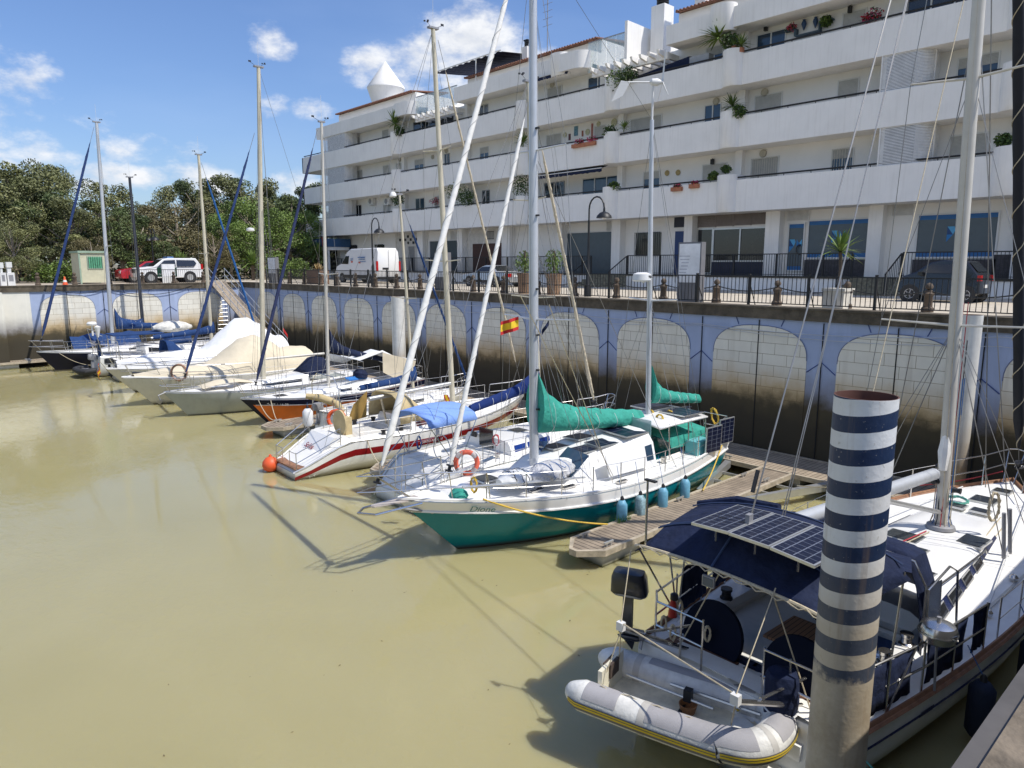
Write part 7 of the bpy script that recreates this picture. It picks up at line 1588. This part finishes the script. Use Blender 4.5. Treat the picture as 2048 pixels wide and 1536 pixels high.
# dodger
dz=A.zd(.25)
rings=[]
for q,hh,w in ((.215,1.38,1.36),(.24,1.42,1.36),(.275,1.34,1.32),(.31,.85,1.25),(.335,.45,1.15)):
    rings.append([A.W(q*A.L,w*math.cos(a),dz+.15+(hh-.15)*min(1,math.sin(a)*1.7)**.8+(.08*math.sin(a))) if 0<k<16 else A.W(q*A.L,w*math.cos(a),dz+.1) for k,a in enumerate([j*pi/16 for j in range(17)])])
o=A.add('dodger',B().loft(rings,closed=False,cap=False),navy);md=o.modifiers.new('s','SOLIDIFY');md.thickness=.012
vin=mat('dark_vinyl',(.02,.025,.035),.15)
for sg in (1,-1): A.add('dodger_window',B().poly([A.W(.225*A.L,sg*1.37,dz+.5),A.W(.28*A.L,sg*1.345,dz+.45),A.W(.275*A.L,sg*1.34,dz+1.0),A.W(.222*A.L,sg*1.36,dz+1.1)]),vin)
tubeframe(A,[[A.W(.215*A.L,sg*1.38,dz+.05),A.W(.215*A.L,sg*1.37,dz+1.1),A.W(.215*A.L,sg*1.2,dz+1.42),A.W(.215*A.L,0,dz+1.52)] for sg in (1,-1)]+[[A.W(.2*A.L,-1.5,dz+.05),A.W(.21*A.L,-1.42,dz+1.1),A.W(.28*A.L,-1.4,dz+1.2),A.W(.305*A.L,-1.42,dz+1.05),A.W(.315*A.L,-1.45,dz+.05)]],.017,'dodger_frame')
A.add('awning_flap',B().poly([bp_[3],bp_[2],A.W(.215*A.L,-1.15,dz+1.46),A.W(.215*A.L,1.15,dz+1.46)]),navy)
A.add('bimini_cover_roll',B().tube([bpt(1.02,.05),bpt(1.04,.25),bpt(1.03,.45)],[.05,.09,.06],8),navy)
# davits
for x,y,sg in ((1242,1245,1),(1472,1390,-1)):
    e=pz(x,y,1.75);base=A.W(.25,sg*.85,zs+.05);base2=A.W(.3,sg*.85,zs+.4)
    d_=A.add('davit',B().tube([base,e-V((0,0,.08))],.035,8),steel);obj('davit_brace',B().tube([base2,e.lerp(base,.35)],.02,6),steel,d_)
    obj('davit_block',B().obox(e-V((0,0,.05)),(.05,0,0),(0,.04,0),(0,0,.06)),foam,d_)
    if sg>0: E1=e
    else: E2=e
A.add('davit_bar',B().tube([E1,E2],.01,5),rope)
A.wirep('davit_guy',E1,A.cp(1262,1100,1.5),.008,rope);A.wirep('davit_guy',E2,V((-3.7,7.55,2.75)),.008,rope)
# aft flood light, mirror
b=B();p=bpt(0,.46)-V((0,.03,.17));A.add('deck_light',B().obox(p,(.085,0,0),(0,.02,.0),(0,0,.07)),greyd);A.add('deck_light_glass',B().obox(p-V((0,.024,0)),(.07,0,0),(0,.004,.0),(0,0,.055)),glassb)
A.add('stern_pole',B().tube([bp_[0]+V((.15,.05,0)),bp_[0]+V((.15,.05,.95))],.016,6),steel);A.add('radar_fin',B().obox(bp_[0]+V((.2,.05,.97)),(.09,0,0),(0,.03,0),(0,0,.012)),black)
# rope lines, genoa sheets, chain plate bits along the deck
for k,(a_,b2_,m_) in enumerate((((.36,-1.0),(.74,-.7),rope),((.37,-.9),(.74,-.6),rope),((.38,.2),(.58,.05),rope),((.38,.3),(.58,.1),roper),((.3,-1.75),(.9,-.6),foam),((.33,1.6),(.88,.6),foam))):
    A.add('deck_line',B().tube([A.W(a_[0]*A.L,a_[1],max(A.zd(a_[0])+.06,A.top(a_[0])+.03 if abs(a_[1])<.8 else 0)+.0),A.W(b2_[0]*A.L,b2_[1],A.top(b2_[0])+.03 if abs(b2_[1])<.7 and b2_[0]<.8 else A.zd(b2_[0])+.12)],.012,5),m_)
A.add('genoa_track',B().obox(A.W(.48*A.L,-1.55,A.zd(.48)+.07),A.F*1.1,A.T*.02,(0,0,.012)),alu)
for f,t in ((.35,-1.65),(.39,-1.6),(.53,-1.5)): A.add('deck_block',B().lathe(A.W(f*A.L,t,A.zd(f)+.07),[(.06,0),(.07,.05),(.04,.09),(0,.1)],12),steel)
A.name_('////////////',.1,.14,.165,-1,stripeblue,0,d=.02)
# ---------------- separate things on and around the yacht
p=pz(1265,1195,2.15)
outboard('black outboard motor clamped to the stern rail of the foreground yacht',V((-5.98,7.75,1.78)),(-.7,-.3,0),.98,mat('outboard_black',(.008,.011,.02),.3,coat=.4))
p=A.W(.155*A.L,-1.78,1.92);t=thing('barbecue','round stainless barbecue on the starboard rail of the foreground yacht','barbecue',tuple(p))
obj('bowl',B().lathe(p-V((0,0,.16)),[(0,0),(.13,.01),(.2,.06),(.22,.15)],28),steel,t);obj('lid',B().lathe(p-V((0,0,.0)),[(.225,0),(.225,.03),(.19,.1),(.1,.14),(0,.15)],28),steel,t);obj('rim',B().lathe(p-V((0,0,.02)),[(.23,0),(.235,.015),(.23,.03)],28),steel,t)
obj('chimney',B().lathe(p+V((0,0,.14)),[(.03,0),(.03,.06)],10),greyd,t);obj('handle',B().tube([p+V((.2,-.12,.02)),p+V((.27,-.16,.03)),p+V((.22,-.02,.03)),p+V((.22,.0,.02))],.01,5),steel,t);obj('bracket',B().tube([p-V((0,0,.16)),p-V((-.03,0,.8))],.016,6),greyd,t)
for f,l in ((.25,'large dark navy fender hanging at the starboard side of the foreground yacht, nearer one'),(.41,'large dark navy fender hanging further along the starboard side of the foreground yacht')):
    p=A.W(f*A.L,-(A.hb(f)+.18),.5);fender(l,p,.85,.165,navyf,A.W(f*A.L,-(A.hb(f)-.05),A.zd(f)+.3),group='navy fenders of the foreground yacht')
p=A.W(.125*A.L,-.38,sole+.4);t=thing('cooler_box','black insulated box with grey front in the foreground yacht cockpit','box',tuple(p));obj('box_body',B().obox(p-V((0,0,.05)),A.F*.24,A.T*.3,(0,0,.3)),black,t);obj('box_lid',B().obox(p+V((0,0,.29)),A.F*.26,A.T*.32,(0,0,.05)),black,t);obj('pocket',B().obox(p-A.F*.25+V((0,0,.08)),A.F*.01,A.T*.24,(0,0,.13)),greyd,t);obj('handle',B().tube([p-A.F*.1+A.T*.1+V((0,0,.34)),p-A.F*.1+V((0,0,.4)),p-A.F*.1-A.T*.1+V((0,0,.34))],.012,5),greyd,t)
p=A.W(.075*A.L,-.05,sole+.13);bundle('plastic_bag','crumpled pale shopping bag on the cockpit sole of the foreground yacht',tuple(p),A.T,.4,.15,mat('bag_white',(.5,.52,.48),.5,var=.3,scale=10,bump=.8),None,'bag')
p=A.W(.19*A.L,-.8,sole+.62);t=obj('folded_sheet',B().obox(p,A.F*.55,A.T*.4,(0,0,.03)),mat('sheet_blue',(.05,.09,.2),.7,var=.3),label='blue protective sheet spread over the starboard cockpit seat',cat='sheet',origin=p)
p=A.W(-.02,-.72,zs+.22);t=thing('bucket_cover','tall navy fabric cover over a canister on the starboard stern rail','cover',tuple(p));rr=random.Random(3)
obj('cover',B().loft([[p+V((math.cos(a)*R*(1+.05*math.sin(a*5+z*9)),math.sin(a)*R*(1+.05*math.sin(a*4+z*7)),z)) for a in [k*2*pi/20 for k in range(20)]] for z,R in ((-.42,.12),(-.3,.19),(0,.2),(.25,.2),(.33,.17),(.34,.05))],True,navy),navy,t);obj('tie',B().tube([p+V((math.cos(a)*.205,math.sin(a)*.205,-.15+.02*math.sin(a*2))) for a in [k*2*pi/20 for k in range(21)]],.012,5),foam,t)
p=A.W(.055*A.L,1.42,zs+.2);t=thing('handheld_light','red and black flashlight standing on the port coaming of the foreground yacht','light',tuple(p));obj('body',B().lathe(p,[(.07,0),(.05,.2),(.03,.28)],10),mat('red_plastic',(.5,.03,.02),.4),t);obj('cap',B().lathe(p+V((.02,0,.28)),[(.06,0),(.06,.08),(.03,.1)],10),black,t)
coil('coiled beige rope hanging on the mast shroud of the foreground yacht',A.W(.645*A.L,-.75,2.0),.16,rope,8,(1,-.6,0),.7)
coil('red rope coil lying by the deck hatches of the foreground yacht',A.W(.45*A.L,.95,A.top(.45)-.02),.16,roper,6,(0,0,1))
coil('green rope heap on the foredeck of the foreground yacht',A.W(.78*A.L,.35,A.zd(.78)+.2),.28,ropeg,6,(0,0,1))
for k,(a_,t_) in enumerate(((.0,.95),(.01,1.2),(.03,.62),(.06,1.35))): coil(['beige line bundle tied low on the port stern rail','beige line hank near the outboard bracket','thin line hank on the inner stern rail','beige rope bundle on the port quarter rail'][k],A.W(a_*A.L+.02,t_,zs+.35),.05,rope,6,(1,-1,0),1.2)
mooring('green mooring line from the yacht quarter into the water by the quay',A.W(.02*A.L,-A.hb(0),1.0),(-1.9,8.2,.05),.35,ropeg,.018)
mooring('thin green rope running to the near quay wall',A.W(.02*A.L,-A.hb(0),.9),(-.6,7.2,1.6),.4,ropeg,.012)
mooring('red mooring line from the bow of the foreground yacht to the walkway',A.W(.99*A.L,.2,1.7),(-7.6,19.9,.5),.2,roper,.015)
mooring('pale mooring line crossing behind the striped pile to the walkway',A.W(.85*A.L,A.hb(.85),1.6),(-8.6,18.4,.5),.1,rope,.014)
# ---------------- inflatable dinghy hung behind the yacht
dn=thing('inflatable_dinghy','white and grey inflatable dinghy with yellow rubbing strake hung behind the foreground yacht','dinghy',(-5.3,7.9,.9))
P1=pz(1172,1393,.82);P2=pz(1490,1515,.8)   # outer (camera) tube line
ux=(P2-P1);ux.z=0;LD=ux.length+.24;ux.normalize();vy=V((-ux.y,ux.x,0));
if vy.y<0: vy=-vy
TR_=.205;WD=1.0
o0=P1+V((0,0,0));
def dp(a,b_,z=0): return o0+ux*a+vy*b_+V((0,0,z-.02*0))
outer=[dp(-.30,.02,.02),dp(-.05,0),dp(.4,0),dp(.9,0),dp(1.4,0,.01),dp(1.8,.0,.03),dp(LD-.5,.0,.05),dp(LD-.24,.04,.08),dp(LD-.06,.2,.12),dp(LD+.0,.5,.13),dp(LD-.06,WD-.2,.12),dp(LD-.24,WD-.04,.08),dp(LD-.5,WD,.05),dp(1.8,WD,.03),dp(1.4,WD,.01),dp(.9,WD),dp(.4,WD),dp(-.05,WD),dp(-.30,WD-.02,.02)]
def smooth(p,n=4):
    out=[]
    for i in range(len(p)-1):
        a,b_,c,d=p[max(i-1,0)],p[i],p[i+1],p[min(i+2,len(p)-1)]
        for k in range(n):
            t=k/n;out.append(.5*((2*b_)+(c-a)*t+(2*a-5*b_+4*c-d)*t*t+(3*b_-a-3*c+d)*t**3))
    return out+[p[-1]]
so_=smooth(outer,5);n=len(so_);RR=[]
for i in range(n):
    e=min(i,n-1-i);RR.append(TR_*(.2+.8*min(1,e/5.)**.7) if e<5 else TR_)
def dtube(pts,R,a0,a1,m,nm,off=0.,par=None,i0=0,i1=None,k=10):
    i1=i1 or len(pts);b=B();rings=[]
    for i in range(i0,i1):
        t=(pts[min(i+1,len(pts)-1)]-pts[max(i-1,0)]).normalized();s_=t.cross(V((0,0,1))).normalized();u=s_.cross(t)
        rings.append([pts[i]+(s_*math.cos(a)+u*math.sin(a))*(R[i]+off) for a in [a0+(a1-a0)*q/k for q in range(k+1)]])
    b.loft(rings,closed=False,cap=False);return obj(nm,b,m,par or dn)
b=B();b.tube(so_,RR,24);obj('tube',b,tubew,dn)
for i0,i1 in ((6,12),(15,38),(41,54),(57,80)):
    if i1<=n: dtube(so_,RR,rad(25),rad(115),tubeg,'tube_pad',.004,None,i0,i1)
dtube(so_,RR,rad(-22),rad(8),mat('strake_grey',(.16,.15,.14),.7),'rubbing_strake',.014,None,3,n-3,6);dtube(so_,RR,rad(-10),rad(-3),yellow,'strake_stripe',.02,None,3,n-3,3);dtube(so_,RR,rad(0),rad(5),yellow,'strake_stripe',.02,None,3,n-3,3)
fl=mat('dinghy_floor',(.72,.64,.46),.7,var=.3,scale=4);b=B();b.prism([dp(.05,.15,-.12),dp(LD-.4,.15,-.06),dp(LD-.15,.5,-.02),dp(LD-.4,WD-.15,-.06),dp(.05,WD-.15,-.12)],(0,0,.03));obj('floor',b,fl,dn)
b=B();b.loft([[dp(0,.05,-.1),dp(0,WD/2,-.32),dp(0,WD-.05,-.1)],[dp(LD-.5,.05,-.08),dp(LD-.5,WD/2,-.28),dp(LD-.5,WD-.05,-.08)],[dp(LD,.45,.0),dp(LD+.02,WD/2,-.05),dp(LD,.55,.0)]],closed=False,cap=False);obj('bottom',b,tubew,dn)
tr=obj('transom',B().obox(dp(.12,WD/2,.08),ux*.03,vy*(WD/2-.16),(0,0,.24)),mat('transom_cream',(.7,.66,.52),.5,var=.1),dn)
obj('motor_pad',B().obox(dp(.16,WD/2,.22),ux*.02,vy*.13,(0,0,.1)),mat('pad_dark',(.07,.05,.04),.8),tr);obj('motor_pad',B().obox(dp(.08,WD/2,.22),ux*.02,vy*.13,(0,0,.1)),mat('pad_dark',(.07,.05,.04)),tr)
obj('seat',B().obox(dp(1.15,WD/2,-.03),ux*.02,vy*.3,(0,0,.03)),black,dn)
obj('oar',B().tube([dp(.3,.62,.1),dp(1.55,.5,.12)],.02,7),alu,dn);obj('oar',B().tube([dp(.9,.72,.12),dp(2.1,.62,.18)],.025,7),alu,dn)
obj('oar_lock',B().obox(dp(1.2,.55,.16),ux*.05,vy*.05,(0,0,.08)),black,dn);obj('bow_step',B().prism([dp(LD-.55,.25,-.02),dp(LD-.2,.5,.0),dp(LD-.55,WD-.25,-.02)],(0,0,.05)),tubew,dn)
b=B()
for i in range(7): b.tube([dp(.35+.1*i,.22,-.095),dp(.35+.1*i,WD-.22,-.095)],.008,4)
obj('floor_ribs',b,fl,dn)
p=dp(1.22,.5,.05);t=thing('basket','small brown wicker basket in the inflatable dinghy','basket',tuple(p));obj('basket_body',B().lathe(p-V((0,0,.1)),[(0,0),(.09,.0),(.12,.12),(.11,.12),(.08,.02),(0,.02)],16),slats('wicker',(.35,.16,.06),(.15,.06,.03),60),t)
b=B();
for (x_,y_,z_),e in (((.15,.3,.25),E1),((.15,WD-.3,.25),E1),((LD-.5,.3,.12),E2),((LD-.5,WD-.3,.12),E2)): b.tube([dp(x_,y_,z_),e-V((0,0,.12))],.008,5)
for i_ in (14,39,55,80):
    if i_+1<n:
        o_=dtube(so_,RR,0,2*pi,mat('tube_seam',(.5,.48,.44),.7),'tube_seam',.003,None,i_,i_+1+0 if 0 else i_+2,20)
obj('lifting_strops',b,rope,dn)
obj('grab_rope',B().tube([dp(.2+.2*i,.02+WD*0,TR_+.02-(.05 if i%2 else 0)) for i in range(11)],.008,5),rope,dn)
